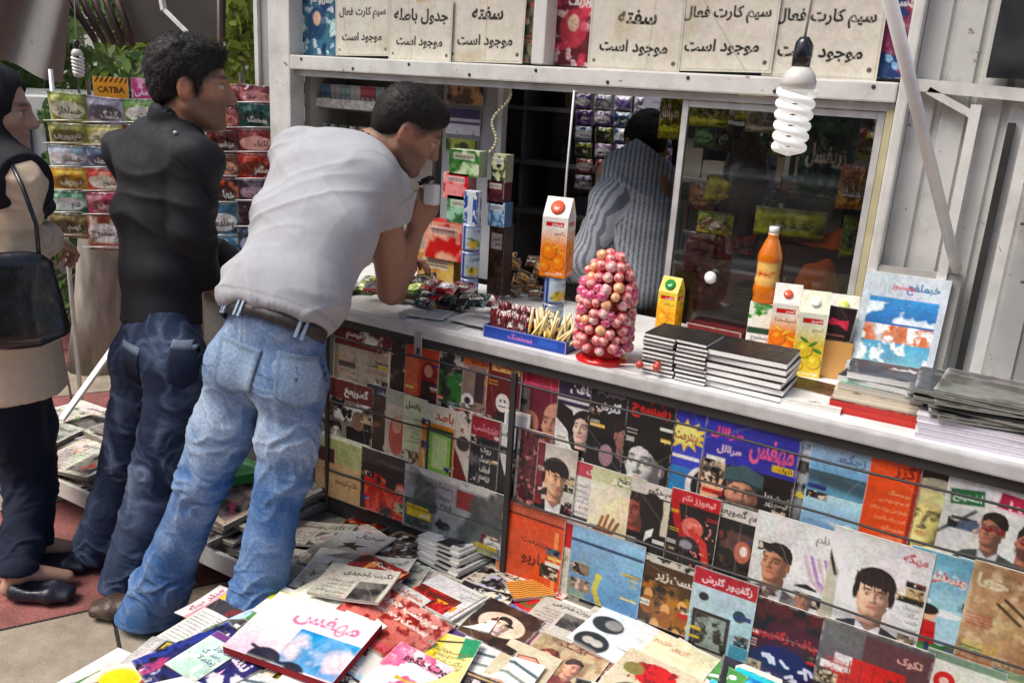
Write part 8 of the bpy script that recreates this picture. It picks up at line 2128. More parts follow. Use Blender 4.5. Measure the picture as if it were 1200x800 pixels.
 # white knob on the pane
 p = PY(833, 325, YW + .012); b = MB(); b.lathe(p, [(0, -.014), (.016, -.012), (.019, -.004), (.016, .006), (.010, .016), (0, .016)], (.8, .8, .78), 20, (0, 1, 0)); tag(b.build('suction_knob', M_GLOSS, None, True, loc=p), 'round white knob on the right window pane', 'knob')
# ------------------------------------------------------------------ things inside the kiosk and on its front
def build_kiosk_goods():
 rg = random.Random(9)
 # signs above the window
 SG = [((393, 1), (456, 68), ('سیم کارت فعال', 'موجود است'), 'leftmost paper sign above the window, partly creased', .00), ((457, 1), (530, 72), ('جدول باطله', 'موجود است'), 'paper sign between the narrow leftmost sign and a one word sign', .006),
  ((528, -2), (613, 76), ('سفته', 'موجود است'), 'paper sign left of the white upper mullion with a single word on top', .003), ((694, -3), (796, 83), ('سفته', 'موجود است'), 'paper sign right of the red floral magazine with a single word on top', .002),
  ((795, -3), (904, 88), ('سیم کارت فعال', 'موجود است'), 'paper sign left of the big spiral lamp', .005), ((903, -3), (1026, 93), ('سیم کارت فعال', 'موجود است'), 'paper sign partly behind the big spiral lamp', .001)]
 for k, (a, b_, tx, lab, dy) in enumerate(SG):
  y = YW + .052 - dy; p, q = PY(*a, y), PY(*b_, y); w, h = q[0] - p[0], p[2] - q[2] + .015
  cv = Cv(h / w, 130); cv.rect(0, 0, 1, 9, (214, 208, 194)); A = cv.a
  cv.rect(.015, .015, .985, A - .015, (150, 144, 132)); cv.rect(.022, .022, .978, A - .022, (214, 208, 194))
  cv.text(persian(tx[0]), .07 if len(tx[0]) > 6 else .3, A * .14, .93 if len(tx[0]) > 6 else .72, A * .44, (24, 22, 22), 1, True, .034); cv.text(persian(tx[1]), .12, A * .55, .86, A * .84, (24, 22, 22), 1, True, .034)
  cv.ell(.93, A - .09, .022, .022, (96, 90, 80)); cv.ell(.07, A - .08, .018, .018, (120, 112, 100)); cv.rect(.42, -.02, .56, .05, (196, 178, 130), .7, 4 * (-1) ** k); cv.nz(3, (170, 150, 118), k + 20, .60, .8, None, .45); cv.line([(.1 + .2 * k % .7, 0), (.25 + .13 * k % .6, A)], .008, (176, 168, 152)); cv.printed(k, .22, .6)
  booklet('paper_sign', cv, (p[0], y, p[2] + .015 - .004 * (k % 2)), (w, 0, (.006, -.004, .003, -.006, .005, -.002)[k]), ((.003, -.002, -.003, .002, -.002, .003)[k], 0, -h), (0, -1, 0), .002, lab, 'sign', 'printed paper signs above the window', curl=(.004, .010, .003, .008, .005, .009)[k])
 def art(a, b_, fn, lab, dy=.0):
  y = YW + .062 - dy; p, q = PY(*a, y), PY(*b_, y); w, h = q[0] - p[0], p[2] - q[2]; cv = Cv(h / w, 56); fn(cv); cv.printed(int(a[0]), .8, .3)
  booklet('magazine', cv, (p[0], y, p[2]), (w, 0, 0), (0, 0, -h), (0, -1, 0), .003, lab, 'magazine', 'magazines behind the upper panes')
 def flo(bg, c1, c2):
  def f(c): c.rect(0, 0, 1, 9, bg); c.nz(6, c1, 3, .5, .58); c.nz(9, c2, 6, .56, .62); c.ell(.5, c.a * .5, .25, .3, c1, .8); c.ell(.5, c.a * .42, .1, .13, (226, 190, 170)); c.scrib(.1, .06, .9, .25, WH, 3, 1, .04)
  return f
 art((349, -10), (394, 66), flo((70, 120, 140), (30, 70, 110), (190, 214, 216)), 'teal floral magazine left of the signs')
 art((608, -10), (627, 74), flo((130, 130, 110), (50, 80, 60), (200, 90, 90)), 'narrow mottled magazine left of the white upper mullion'); art((643, -10), (701, 79), flo((110, 36, 46), (196, 70, 90), (226, 190, 190)), 'red floral magazine right of the white upper mullion')
 art((1020, -10), (1082, 94), flo((46, 70, 120), (150, 60, 90), (150, 190, 220)), 'deep blue patterned magazine right of the signs')
 # cigarettes on the shelf behind the leaning man
 z0 = PY(347, 118, 2.66)[2] - .006; x = PY(352, 118, 2.66)[0]; cols = [(110, 40, 40), (60, 40, 40), (130, 170, 200), (90, 150, 190), (220, 222, 226), (150, 190, 210), (226, 226, 226), (190, 60, 80)]
 for i in range(19):
  c = cols[min(7, i // 2)] if i < 16 else cols[rg.randrange(8)]
  cv = Cv(1.5, 12); cv.rect(0, 0, 1, 9, c); cv.rect(0, .2, 1, .6, tuple(min(255, v + 60) for v in c)); cv.rect(.2, .8, .8, 1.1, (230, 228, 220))
  blockbox('cigarette_pack', (x + .0125, 2.65, z0), (.0235, .06, .080), 0, c, cv, c, 'cigarette pack in the row on the upper left shelf', 'cigarette pack', 'cigarette packs on the upper shelf'); x += .0252
 z0 = PY(350, 168, 2.66)[2] + .0065; x = PY(362, 160, 2.66)[0]
 for i, c in enumerate([(200, 150, 110), (214, 170, 120), (196, 190, 170), (170, 190, 180), (190, 200, 190), (220, 210, 180), (200, 180, 130), (190, 120, 70), (180, 190, 200)]):
  cv = Cv(1.6, 20); cv.rect(0, 0, 1, 9, c); cv.nz(5, tuple(v * .6 for v in c), i, .5, .6); cv.rect(0, .3, 1, .8, (226, 214, 190), .6); cv.printed(i, .4, 0)
  o = cyl_wrap('sweets_jar', (x, 2.65, z0), .022, .085, cv, M_PLASTIC, None, 18, lambda t: 1 if t < .8 else .85, loc=(x, 2.65, z0)); tag(o, 'small jar of sweets on the second shelf behind the leaning man', 'jar', 'jars on the second shelf'); x += .05
 # sheet and pictures on the inner board
 def sheet(u0, v0, u1, v1, y, fn, lab, nm='notice_sheet', cat='notice'):
  p, q = PY(u0, v0, y), PY(u1, v1, y); w, h = q[0] - p[0], p[2] - q[2]; cv = Cv(h / w, 40); fn(cv); cv.printed(int(u0), .5, .2)
  return booklet(nm, cv, (p[0], y, p[2]), (w, 0, 0), (0, 0, -h), (0, -1, 0), .002, lab, cat)
 def s1(c): c.rect(0, 0, 1, 9, (206, 204, 216)); c.rect(0, 0, 1, .25, (70, 60, 110)); c.rect(0, .32, 1, .38, (70, 60, 110)); c.scrib(.08, .48, .94, .80, (60, 50, 140), 6, 1, .04)
 sheet(523, 125, 562, 160, 2.692, s1, 'white notice with violet writing on the inner board')
 def s2(c): c.rect(0, 0, 1, 9, (110, 86, 70)); c.nz(5, (196, 160, 120), 3, .45, .55); c.nz(6, (40, 30, 30), 6, .5, .6)
 sheet(524, 96, 566, 124, 2.692, s2, 'brown picture above the violet notice', 'picture', 'picture')
 def s3(c): c.rect(0, 0, 1, 9, (70, 84, 50)); c.nz(5, (170, 180, 90), 3, .5, .6)
 sheet(522, 161, 560, 180, 2.692, s3, 'olive picture below the violet notice', 'picture', 'picture')
 # garland
 pts = [PY(596 - 24 * t + 6 * math.sin(t * 9), 100 + 78 * t, 2.50) for t in np.linspace(0, 1, 22)]; b = MB(); b.tube(pts, .0016, (.4, .38, .3), 5)
 for q in pts[1:]: b.sphere(q, (.006, .006, .007), lin((190, 186, 150)), 7, 5)
 o = b.build('bead_string', M_PLASTIC, None, True, loc=pts[0]); tag(o, 'string of pale beads hanging beside the open window', 'bead string')
 # thin white pull cord
 b = MB(); b.tube([PY(673, 106, 2.45), PY(664, 205, 2.45), PY(660, 260, 2.45)], .0035, (.75, .75, .72), 8); tag(b.build('pull_cord', M_GLOSS, None, True, loc=PY(673, 106, 2.45)), 'white cord hanging above the tall orange carton', 'cord')
 # strips of packets behind the vendor
 cl = [((96, 70, 130), (220, 200, 230)), ((150, 120, 160), (236, 226, 240)), ((140, 50, 60), (226, 190, 180)), ((190, 150, 60), (110, 60, 50)), ((60, 90, 140), (220, 226, 236)), ((200, 196, 214), (90, 70, 130)), ((60, 66, 50), (180, 190, 80))]
 for r_ in range(6):
  for k in range(5):
   u, v = 684 + k * 23 + rg.uniform(-1, 1), 119 + r_ * 19 + k * 1.5; q = PY(u, v, 3.50); kk = [5, 0, 4, 1, 2, 3][r_] if rg.random() < .7 else rg.randrange(7)
   if r_ == 5 and k > 1: continue
   pouch('sachet', q, .082, .066, pk(*cl[kk], r_ * 7 + k, None, 22), (1, .05, 0), (0, -.05, 1), .010, '%s sachet hanging in strips behind the vendor' % ('violet', 'lilac', 'dark red', 'ochre', 'blue', 'pale', 'olive')[kk], 'sachet', 'sachets hanging behind the vendor', seed=k)
 def s4(c): c.rect(0, 0, 1, 9, (206, 206, 224)); c.scrib(.1, .2, .9, 1.2, (120, 120, 160), 3, 4, .04)
 sheet(755, 108, 779, 146, 3.42, s4, 'pale lilac price sheet above the vendor\'s head')
 # bags behind the right pane
 bags = [(832, 128, .15, .13, (200, 206, 60), 'yellow green bag hanging at the top behind the right pane'), (788, 130, .10, .22, (150, 150, 50), 'olive yellow bag hanging right of the lilac price sheet'), (846, 222, .13, .10, (236, 210, 40), 'bright yellow bag behind the right pane'), (838, 262, .14, .09, (150, 150, 60), 'olive bag under the bright yellow one'),
   (925, 262, .26, .11, (206, 200, 50), 'wide yellow bag with dark lettering behind the right pane'), (970, 180, .20, .30, (40, 66, 46), 'dark green sack behind the right pane'), (1010, 280, .14, .16, (120, 130, 40), 'olive green sack at the right end of the pane'), (900, 140, .16, .10, (196, 186, 150), 'pale bag hanging beside the spiral lamp, behind the pane'), (870, 285, .12, .10, (170, 60, 40), 'red bag beside the big brown bottle'), (1000, 220, .10, .16, (196, 120, 40), 'amber bag near the yellowed window jamb')]
 for i, (u, v, w, h, c, lab) in enumerate(bags):
  q = PY(u, v, 2.82 + .05 * (i % 3)); w *= .86; h *= .86; pouch('bag', q, w, h, pk(c, tuple(min(255, v_ * 1.5 + 20) for v_ in c) if i % 2 else tuple(v_ * .5 for v_ in c), i + 60, None, 36, h / w), (1, .1, 0), (0, 0, 1), .04, lab, 'bag', seed=i)
 for i in range(24):
  u, v = 822 + (i % 8) * 28 + rg.uniform(-6, 6), 118 + (i // 8) * 52 + rg.uniform(-10, 10); c = rg.choice([(120, 70, 40), (190, 170, 60), (60, 90, 60), (150, 60, 44), (90, 110, 140), (200, 190, 170), (110, 90, 60), (70, 56, 50)])
  q = PY(u, v, 3.0 + .03 * (i % 4)); pouch('goods_bag', q, rg.uniform(.07, .12), rg.uniform(.07, .13), pk(c, tuple(min(255, v_ * 1.5 + 16) for v_ in c), i + 90, None, 24, 1.1), (1, rg.uniform(-.2, .2), 0), (0, 0, 1), .025, 'small bag of goods hanging in the rows behind the right pane', 'bag', 'small goods bags behind the right pane', seed=i)
 def s5(c): c.rect(0, 0, 1, 9, (170, 180, 214)); c.rect(0, .3, 1, .42, (60, 70, 120)); c.scrib(.1, .6, .9, 2.4, (110, 120, 170), 3, 6, .05)
 sheet(871, 178, 903, 246, 3.06, s5, 'tall pale blue sheet behind the right pane, standing in for a reflection')  # sheet put in where the pane mirrors something pale blue
 # big dark bottle shape and orange cloth on the shelf
 q = PY(862, 300, 2.96); b = MB(); b.lathe(q, [(0, 0), (.075, 0), (.08, .02), (.08, .30), (.06, .37), (.03, .41), (.028, .47), (0, .47)], lin((60, 42, 34)), 22); tag(b.build('big_bottle', M_PLASTIC, None, True, loc=q), 'large dark brown bottle behind the right pane', 'bottle')
 b = MB(); b.box((q[0] + .02, q[1] + .05, q[2] - .02), (.5, .3, .035), lin((60, 54, 50))); b.box((q[0] - .2, q[1] + .05, (q[2] - .04) / 2), (.04, .28, q[2] - .04), lin((60, 54, 50))); b.box((q[0] + .24, q[1] + .05, (q[2] - .04) / 2), (.04, .28, q[2] - .04), lin((60, 54, 50))); tag(b.build('bench', M_CARD, None, loc=(q[0], q[1], 0)), 'dark bench inside the kiosk carrying the big brown bottle', 'bench')
 c = PY(955, 312, 2.80)
 def drape(a_, w_): return np.array([c[0] + (a_ - .5) * .36, c[1] + .10 * math.sin(a_ * 9) * w_ + .12 * (1 - w_), c[2] + .10 - .22 * w_ + .012 * math.sin(a_ * 23)])
 b = MB(); b.grid(drape, 36, 16, lin((226, 104, 26))); V, F = np.vstack(b.V), b.F; b.add(V + (0, .004, 0), [f[::-1] for f in F], lin((226, 104, 26))); tag(b.build('orange_cloth', M_KNIT, None, True, loc=c), 'orange cloth draped over goods behind the right pane', 'cloth')
 b = MB(); b.box((c[0], c[1] + .16, (c[2] + .05) / 2), (.40, .24, c[2] + .05), lin((70, 30, 26))); tag(b.build('crate', M_CARD, None, loc=(c[0], c[1] + .16, 0)), 'dark red crate under the orange cloth', 'crate')
 # boxes on the back shelves
 for zi, z in enumerate((1.02, 1.26, 1.52, 1.76)):
  x = KX0 + .5
  while x < -.35:
   w = rg.uniform(.06, .16); h = rg.uniform(.08, .19); g = rg.choice([(60, 50, 46), (90, 70, 60), (50, 60, 70), (110, 90, 70), (130, 120, 110), (70, 40, 40)])
   if rg.random() < .75: blockbox('stock_box', (x + w / 2, KY1 - .21, z + .0095), (w - .006, .18, h), 0, g, g, g, 'dim stock box on the back shelves of the kiosk', 'box', 'stock boxes on the back shelves')
   x += w
 # spiral lamp in front of the window
 def spiral_lamp(p, k, lab, cordtop, glow):
  o = thing('spiral_lamp', p, lab, 'lamp')
  b = MB(); b.lathe(p, [(0, 0), (.020, 0), (.021, .03), (.018, .055), (.010, .066), (0, .068)], (.012, .012, .013), 18); V = (np.vstack(b.V) - p) * k + p; b.V = [V]; b.build('socket', M_GLOSS, o, True)
  b = MB(); b.lathe(p, [(0, -.045), (.037, -.045), (.040, -.030), (.034, -.012), (.022, .002), (0, .003)], (.62, .60, .55), 22); b.V = [(np.vstack(b.V) - p) * k + p]; b.build('ballast', M_GLOSS, o, True)
  pts = []
  for s_ in (0, 1):
   for i in range(90):
    t = i / 89; a = s_ * math.pi + t * 2 * math.pi * 2.6; r = .036 - .006 * t; pts_ = np.array([r * math.cos(a), r * math.sin(a), -.052 - t * .125])
    pts.append((s_, pts_))
  for s_ in (0, 1):
   q = [x for i, x in pts if i == s_]; q = [q[0] + (0, 0, .008)] + q + [np.array([0, 0, -.185])]
   b = MB(); b.tube(np.array(q) * k + p, .0098 * k, (.85, .85, .83), 10); b.build('lamp_tube', LAMP if glow else mat('lamp glass', (.8, .8, .78), .25), o, True)
  b = MB(); b.tube([p + (0, 0, .066 * k), p * .5 + cordtop * .5 + (.003, 0, 0), cordtop], .0028, (.5, .5, .47), 6); b.build('cord', M_GLOSS, o, True)
 global LAMP
 LAMP = bpy.data.materials.new('fluorescent tube'); LAMP.use_nodes = True; bs = LAMP.node_tree.nodes['Principled BSDF']; bs.inputs['Base Color'].default_value = (.85, .85, .83, 1); bs.inputs['Roughness'].default_value = .3; bs.inputs['Emission Color'].default_value = (1, .98, .94, 1); bs.inputs['Emission Strength'].default_value = .22
 p = PY(938, 80, 1.86); spiral_lamp(p, .90, 'big white spiral energy saving lamp hanging before the window signs', p + np.array([.0, .04, .5]), True)
 p = PY(90, 58, 2.35); spiral_lamp(p, .60, 'small white spiral lamp hanging at the upper left', p + np.array([0, .02, .6]), False)
 # cigarette / carton in the leaning man's hand
 q = PY(506, 228, 2.10); o = thing('drink_carton', q - (0, 0, .03), 'small white drink carton with a black top in the leaning man\'s hand', 'carton')
 b = MB(); b.box(q, (.042, .028, .062), (.72, .72, .70), bev=.004); b.build('carton_body', M_CARD, o)
 b = MB(); b.box(q + np.array([-.018, -.004, .040]), (.045, .03, .016), (.02, .02, .022), np.array([[.9, 0, -.43], [0, 1, 0], [.43, 0, .9]]), bev=.003); b.build('lid', M_GLOSS, o)
 b = MB(); b.tube([q + np.array([-.022, -.012, .03]), PY(484, 203, 2.075)], .0042, (.8, .8, .78), 8); b.build('straw', M_GLOSS, o, True)
# ------------------------------------------------------------------ street behind: trees, rack of snacks, awning, car
M_LEAF = bpy.data.materials.new('leaves'); M_LEAF.use_nodes = True
_n = M_LEAF.node_tree; _b = _n.nodes['Principled BSDF']; _a = _n.nodes.new('ShaderNodeAttribute'); _a.attribute_name = 'Col'
_b.inputs['Roughness'].default_value = .55; _n.links.new(_a.outputs['Color'], _b.inputs['Base Color'])
_t = _n.nodes.new('ShaderNodeBsdfTranslucent'); _n.links.new(_a.outputs['Color'], _t.inputs['Color']); _mx = _n.nodes.new('ShaderNodeMixShader'); _mx.inputs[0].default_value = .45
_n.links.new(_b.outputs[0], _mx.inputs[1]); _n.links.new(_t.outputs[0], _mx.inputs[2]); _n.links.new(_mx.outputs[0], _n.nodes['Material Output'].inputs['Surface'])
M_BARK = mat('bark', (.30, .27, .23), .9, var=.45, vscale=14, bump=1.0, bscale=34, stretch=(1, 1, .25), stain=.7, stain_col=(.10, .085, .07))
def leaves(centres, radii, n, size, seed, col=(.08, .14, .03), col2=(.22, .30, .06)):
 rg = np.random.default_rng(seed); k = rg.integers(0, len(centres), n); C = np.asarray(centres)[k]; R = np.asarray(radii)[k]
 d = rg.normal(0, 1, (n, 3)); d /= np.linalg.norm(d, axis=1, keepdims=True); p = C + d * (R * rg.random(n) ** .45)[:, None] * np.array([1, 1, .8])
 u = rg.normal(0, 1, (n, 3)); u /= np.linalg.norm(u, axis=1, keepdims=True); v = np.cross(u, rg.normal(0, 1, (n, 3))); v /= np.linalg.norm(v, axis=1, keepdims=True)
 s = size * rg.uniform(.6, 1.4, n)[:, None]
 V = np.stack([p - u * s, p + v * s * .45, p + u * s, p - v * s * .45], 1).reshape(-1, 3)
 F = np.arange(4 * n).reshape(n, 4); t = (rg.random(n) * (.5 + .5 * noise3(p * 1.7, seed)))[:, None]
 cc = np.repeat(np.asarray(col) * (1 - t) + np.asarray(col2) * t, 4, 0)
 return V, F, cc
def tree(base, h, r, trunk_r, label, seed, n=5200, size=.07, lean=(0, 0), group=None, low=.35, kind='street_tree'):
 base = np.asarray(base, float); rg = random.Random(seed)
 o = thing(kind, base, label, 'tree', group)
 top = base + (lean[0], lean[1], h * .62)
 b = MB(); pts = [base + (top - base) * t + np.array([.05 * math.sin(t * 5 + seed), .05 * math.cos(t * 4 + seed), 0]) * (t > 0) for t in np.linspace(0, 1, 9)]
 b.tube(pts, np.linspace(trunk_r, trunk_r * .5, 9) * np.array([1.35, 1.08, 1, 1, 1, 1, 1, 1, 1]), (.2, .17, .14), 14)
 cs, rs = [], []
 for i in range(9):
  a = i * 2.4 + seed; s = base + (top - base) * rg.uniform(.55, 1.0); e = s + np.array([math.cos(a) * r * rg.uniform(.5, .9), math.sin(a) * r * rg.uniform(.5, .9), h * rg.uniform(.05, .33)])
  m = (s + e) / 2 + (0, 0, .12 * r); b.tube([s, m, e], np.array([trunk_r * .4, trunk_r * .26, trunk_r * .1]), (.2, .17, .14), 8)
  cs += [e, m]; rs += [r * rg.uniform(.32, .5), r * rg.uniform(.25, .4)]
 for i in range(5): cs.append(top + np.array([rg.uniform(-.6, .6) * r, rg.uniform(-.6, .6) * r, h * rg.uniform(low - .35, .33)])); rs.append(r * rg.uniform(.35, .5))
 b.build('trunk', M_BARK, o, True)
 V, F, C = leaves(cs, rs, n, size, seed); link_mesh('crown', V, F, M_LEAF, o, C)
 return o
def build_background():
 rg = random.Random(3)
 # trees behind the kiosk
 def gp(u, dist):   # ground point in the direction of photo column u at a distance
  d = CAM_ROWS @ np.array([u - 600.0, 250.0, -FOCAL]); d = unit(d[:2] if False else np.array([d[0], d[1]])); return np.array([d[0] * dist, d[1] * dist, 0])
 tree(gp(152, 8.0), 6.2, 1.1, .10, 'slim tree behind the snack rack, trunk rising left of the man in black', 3, 5000, .055, group=None)
 q = gp(98, 5.0); o = thing('tree_stump', q, 'leaning grey tree trunk below the left end of the snack rack', 'tree trunk')
 b = MB(); b.tube([q + (-.03, 0, 0), q + (0, 0, .3), q + (.05, .03, .8), q + (.09, .03, 1.1)], np.array([.17, .13, .115, .10]), (.2, .17, .14), 16); b.build('trunk', M_BARK, o, True)
 tree(gp(285, 9.5), 5.5, 2.2, .12, 'bright leafy tree between the man in black and the kiosk corner', 8, 9000, .07)
 tree(gp(-60, 9), 6, 2.3, .14, 'tree beyond the woman at the left edge', 15, 7000, .08); tree(gp(210, 15), 7, 3, .18, 'broad tree in the far distance behind the man in black', 18, 9000, .10)
 def shrub(u, d, h, w, lab, seed, n, col, col2):
  q = gp(u, d); rg_ = random.Random(seed); o = thing('shrub', q, lab, 'shrub'); cs = [q + np.array([rg_.uniform(-w, w), rg_.uniform(-w, w), h * rg_.uniform(.12, .95)]) for i in range(14)]
  bb = MB()
  for i in range(5): bb.tube([q, (q + cs[i]) / 2 + (.05, 0, .1), cs[i]], np.array([.025, .015, .006]), (.2, .17, .14), 6)
  bb.build('stem', M_BARK, o, True); V, F, C = leaves(cs, [w * rg_.uniform(.5, .8) for c in cs], n, .05, seed, col, col2); link_mesh('crown', V, F, M_LEAF, o, C)
 shrub(283, 6.8, 3.2, .55, 'bright yellow green shrub between the man in black and the kiosk corner', 51, 5200, (.16, .22, .03), (.40, .44, .08))
 shrub(108, 5.6, 2.3, .30, 'leafy shrub under the small spiral lamp', 52, 1700, (.07, .14, .04), (.2, .3, .1)); shrub(178, 8.0, 2.8, .5, 'sunlit shrub right of the slim tree trunk', 53, 4200, (.16, .22, .04), (.38, .42, .12))
 shrub(-15, 8.5, 2.8, .6, 'tall shrub behind the woman\'s headscarf', 54, 4000, (.07, .13, .04), (.2, .28, .08))
 # low hedge beyond
 hv = [];
 for i in range(26): p = gp(-260 + i * 26, 10.5 + .5 * math.sin(i * 1.7)); hv.append(p + (0, 0, .25 + .2 * math.sin(i * 2.3)))
 V, F, C = leaves(hv, [.6] * len(hv), 8000, .06, 31, (.08, .15, .03), (.22, .28, .06)); o = link_mesh('hedge', V, F, M_LEAF, None, C, loc=hv[0]); tag(o, 'leafy green hedge across the far side of the bright pavement', 'hedge')
 # wall far behind
 a, c = gp(-420, 19), gp(420, 17); b = MB(); b.bar(a + (0, 0, 1.3), c + (0, 0, 1.3), .25, 2.6); tag(b.build('boundary_wall', mat('pale render', (.74, .73, .69), .85, var=.15, vscale=1.2, stain=.5), None, loc=a), 'pale boundary wall far behind the trees', 'wall')
 # white parked car, seen in pieces between the woman and the rack
 cpos = gp(50, 6.6); t = math.atan2(.85, .52); R = np.array([[math.cos(t), -math.sin(t), 0], [math.sin(t), math.cos(t), 0], [0, 0, 1]])
 o = thing('parked_car', cpos, 'white parked car half hidden behind the woman and the snack rack', 'car')
 prof = [(-2.05, .35), (-2.1, .62), (-2.0, .86), (-1.25, .95), (-.65, 1.40), (.75, 1.42), (1.45, .98), (1.95, .92), (2.05, .62), (2.02, .35)]
 def sec(s, y): return [R @ np.array([x * (1 if z < 1 else .98), y * (.82 if z > 1.1 else 1), z]) + cpos for x, z in prof]
 b = MB(); ys = (-.82, -.78, 0, .78, .82); n = len(prof); VV = []
 for y in ys: VV += sec(1, y) if abs(y) < .8 else [R @ np.array([x * .985, y * (.80 if z > 1.1 else 1), z * .985 + .01]) + cpos for x, z in prof]
 FF = [(k * n + i, k * n + i + 1, (k + 1) * n + i + 1, (k + 1) * n + i) for k in range(4) for i in range(n - 1)] + [tuple(range(n))[::-1], tuple(4 * n + i for i in range(n))] + [(k * n + n - 1, k * n, (k + 1) * n, (k + 1) * n + n - 1) for k in range(4)]
 b.add(VV, FF, (.75, .75, .74)); b.build('body', mat('white car paint', (.76, .76, .75), .22, coat=.6, var=.03), o)
 gm = mat('car window', (.03, .035, .04), .08)
 for s in (-1, 1):
  for x0, x1, x2, x3 in ((-.98, -.05, -.05, -.55), (.02, 1.12, .70, .02)):
   b = MB(); poly = [R @ np.array([x, s * (.823 if z < 1.1 else .69), z]) + cpos for x, z in ((x0, .99), (x1, .99), (x2, 1.34), (x3, 1.34))]; b.prism(poly, (0, 0, 0), R @ np.array([0, s * .008, 0])); b.build('window', gm, o)
  for x in (-1.3, 1.25):
   b = MB(); w0 = R @ np.array([x, s * .70, .31]) + cpos; b.lathe(w0, [(0, 0), (.31, 0), (.31, .16), (.2, .17), (.19, .15), (0, .15)], (.03, .03, .03), 22, R @ np.array([0, s, 0])); wh = b.build('wheel', mat('tyre rubber', (.03, .03, .03), .8), o, True)
   b = MB(); b.lathe(w0 + R @ np.array([0, s * .155, 0]), [(0, 0), (.185, 0), (.17, .012), (.05, .02), (0, .02)], (.5, .5, .5), 18, R @ np.array([0, s, 0])); b.build('rim', M_ALU, wh, True)
  b = MB(); b.box(R @ np.array([2.03, s * .55, .74]) + cpos, (.05, .3, .13), (.7, .7, .68), R, .015); b.build('headlight', M_GLOSS, o)
 for x, m_ in ((1.12, gm), (-.98, gm)):
  s = 1 if x > 0 else -1
  b = MB(); poly = [R @ np.array([xx, yy, zz]) + cpos for xx, yy, zz in ((x + s * .30, -.68, 1.00), (x + s * .30, .68, 1.00), (x - s * .24, .60, 1.37), (x - s * .24, -.60, 1.37))]; b.prism(poly, (0, 0, 0), R @ np.array([s * .02, 0, .02])); b.build('windscreen', gm, o)
 # green bin
 q = gp(50, 9.2); o = thing('litter_bin', q, 'green street bin behind the woman\'s face', 'bin'); b = MB(); b.lathe(q, [(0, 0), (.17, 0), (.22, 1.38), (.23, 1.46), (.17, 1.54), (0, 1.56)], (.04, .14, .08), 20); b.build('bin_body', mat('green plastic', (.04, .15, .085), .5), o, True)
 b = MB(); b.lathe(q + (0, 0, 1.36), [(.22, 0), (.235, 0), (.235, .05), (.22, .05)], (.03, .1, .06), 20); b.build('rim', mat('green plastic', (.04, .15, .085), .5), o, True)
 # ---- rack of snack packets, turned towards the camera
 Rr = PY(322, 150, 2.50); Rr[2] = 0; ang = math.radians(216); e = np.array([math.cos(ang), math.sin(ang), 0]); nrm = np.array([-e[1], e[0], 0]);
 if nrm @ (CAM_POS - Rr) < 0: nrm = -nrm
 def on_rack(u, v, off=0.0):
  d = CAM_ROWS @ np.array([u - 600.0, 400.0 - v, -FOCAL]); o_ = Rr + nrm * off; t_ = ((o_ - CAM_POS) @ nrm) / (d @ nrm); return CAM_POS + d * t_
 A_, B_ = on_rack(56, 90), on_rack(322, 90)
 rk = thing('snack_rack', (A_ + B_) / 2 * (1, 1, 0), 'wire rack of snack packets behind the man in black', 'rack')
 for p in (A_, (A_ + B_) / 2, B_): b = MB(); b.tube([p * (1, 1, 0) - nrm * .03, p * (1, 1, 0) - nrm * .03 + (0, 0, 1.58)], .009, (.3, .3, .3), 8); b.build('upright', M_ALU, rk, True)
 L = [  # u0, u1 columns; rows top-down: (v0, v1, colour, second, kind)
  ((60, 101), [(112, 144, (150, 160, 90), (200, 206, 150), 'olive'), (147, 170, (170, 166, 96), (120, 126, 60), 'khaki'), (173, 197, (150, 166, 180), (214, 220, 226), 'grey blue'), (199, 224, (214, 164, 60), (240, 206, 110), 'golden'), (226, 250, (70, 130, 100), (160, 196, 170), 'sea green'), (252, 276, (120, 110, 80), (180, 170, 120), 'tan')]),
  ((104, 144), [(117, 146, (150, 144, 160), (196, 190, 200), 'mauve'), (149, 172, (166, 160, 96), (206, 196, 140), 'sand'), (175, 198, (110, 126, 150), (190, 200, 214), 'steel blue'), (200, 225, (210, 90, 80), (240, 170, 150), 'coral'), (228, 252, (206, 90, 120), (240, 180, 190), 'rose'), (254, 290, (130, 70, 60), (220, 200, 180), 'rust')]),
  ((147, 188), [(119, 146, (110, 140, 80), (200, 210, 160), 'green'), (149, 173, (120, 70, 60), (180, 130, 110), 'brick'), (176, 199, (90, 80, 90), (160, 150, 160), 'smoky'), (202, 226, (150, 60, 60), (220, 150, 140), 'scarlet'), (229, 254, (60, 60, 70), (140, 140, 150), 'charcoal')]),
  ((244, 279), [(101, 124, (150, 80, 80), (220, 180, 170), 'dusty pink'), (127, 152, (120, 50, 50), (170, 110, 100), 'red brown'), (155, 180, (96, 40, 40), (150, 90, 80), 'dark red'), (183, 208, (120, 84, 70), (160, 120, 100), 'cocoa'), (211, 238, (60, 46, 46), (214, 110, 70), 'black and orange'), (242, 276, (70, 110, 130), (190, 214, 220), 'pale teal'), (279, 308, (80, 130, 160), (200, 220, 226), 'sky blue')]),
  ((281, 319), [(102, 123, (110, 36, 46), (190, 120, 120), 'maroon'), (124, 152, (40, 84, 76), (120, 150, 140), 'bottle green'), (154, 180, (130, 50, 50), (200, 130, 120), 'wine red'), (183, 211, (150, 50, 40), (210, 110, 90), 'tomato red'), (213, 236, (50, 40, 50), (120, 100, 110), 'black'), (238, 266, (60, 40, 50), (150, 120, 120), 'plum'), (268, 304, (44, 50, 66), (130, 140, 160), 'navy')])]
 used = {}
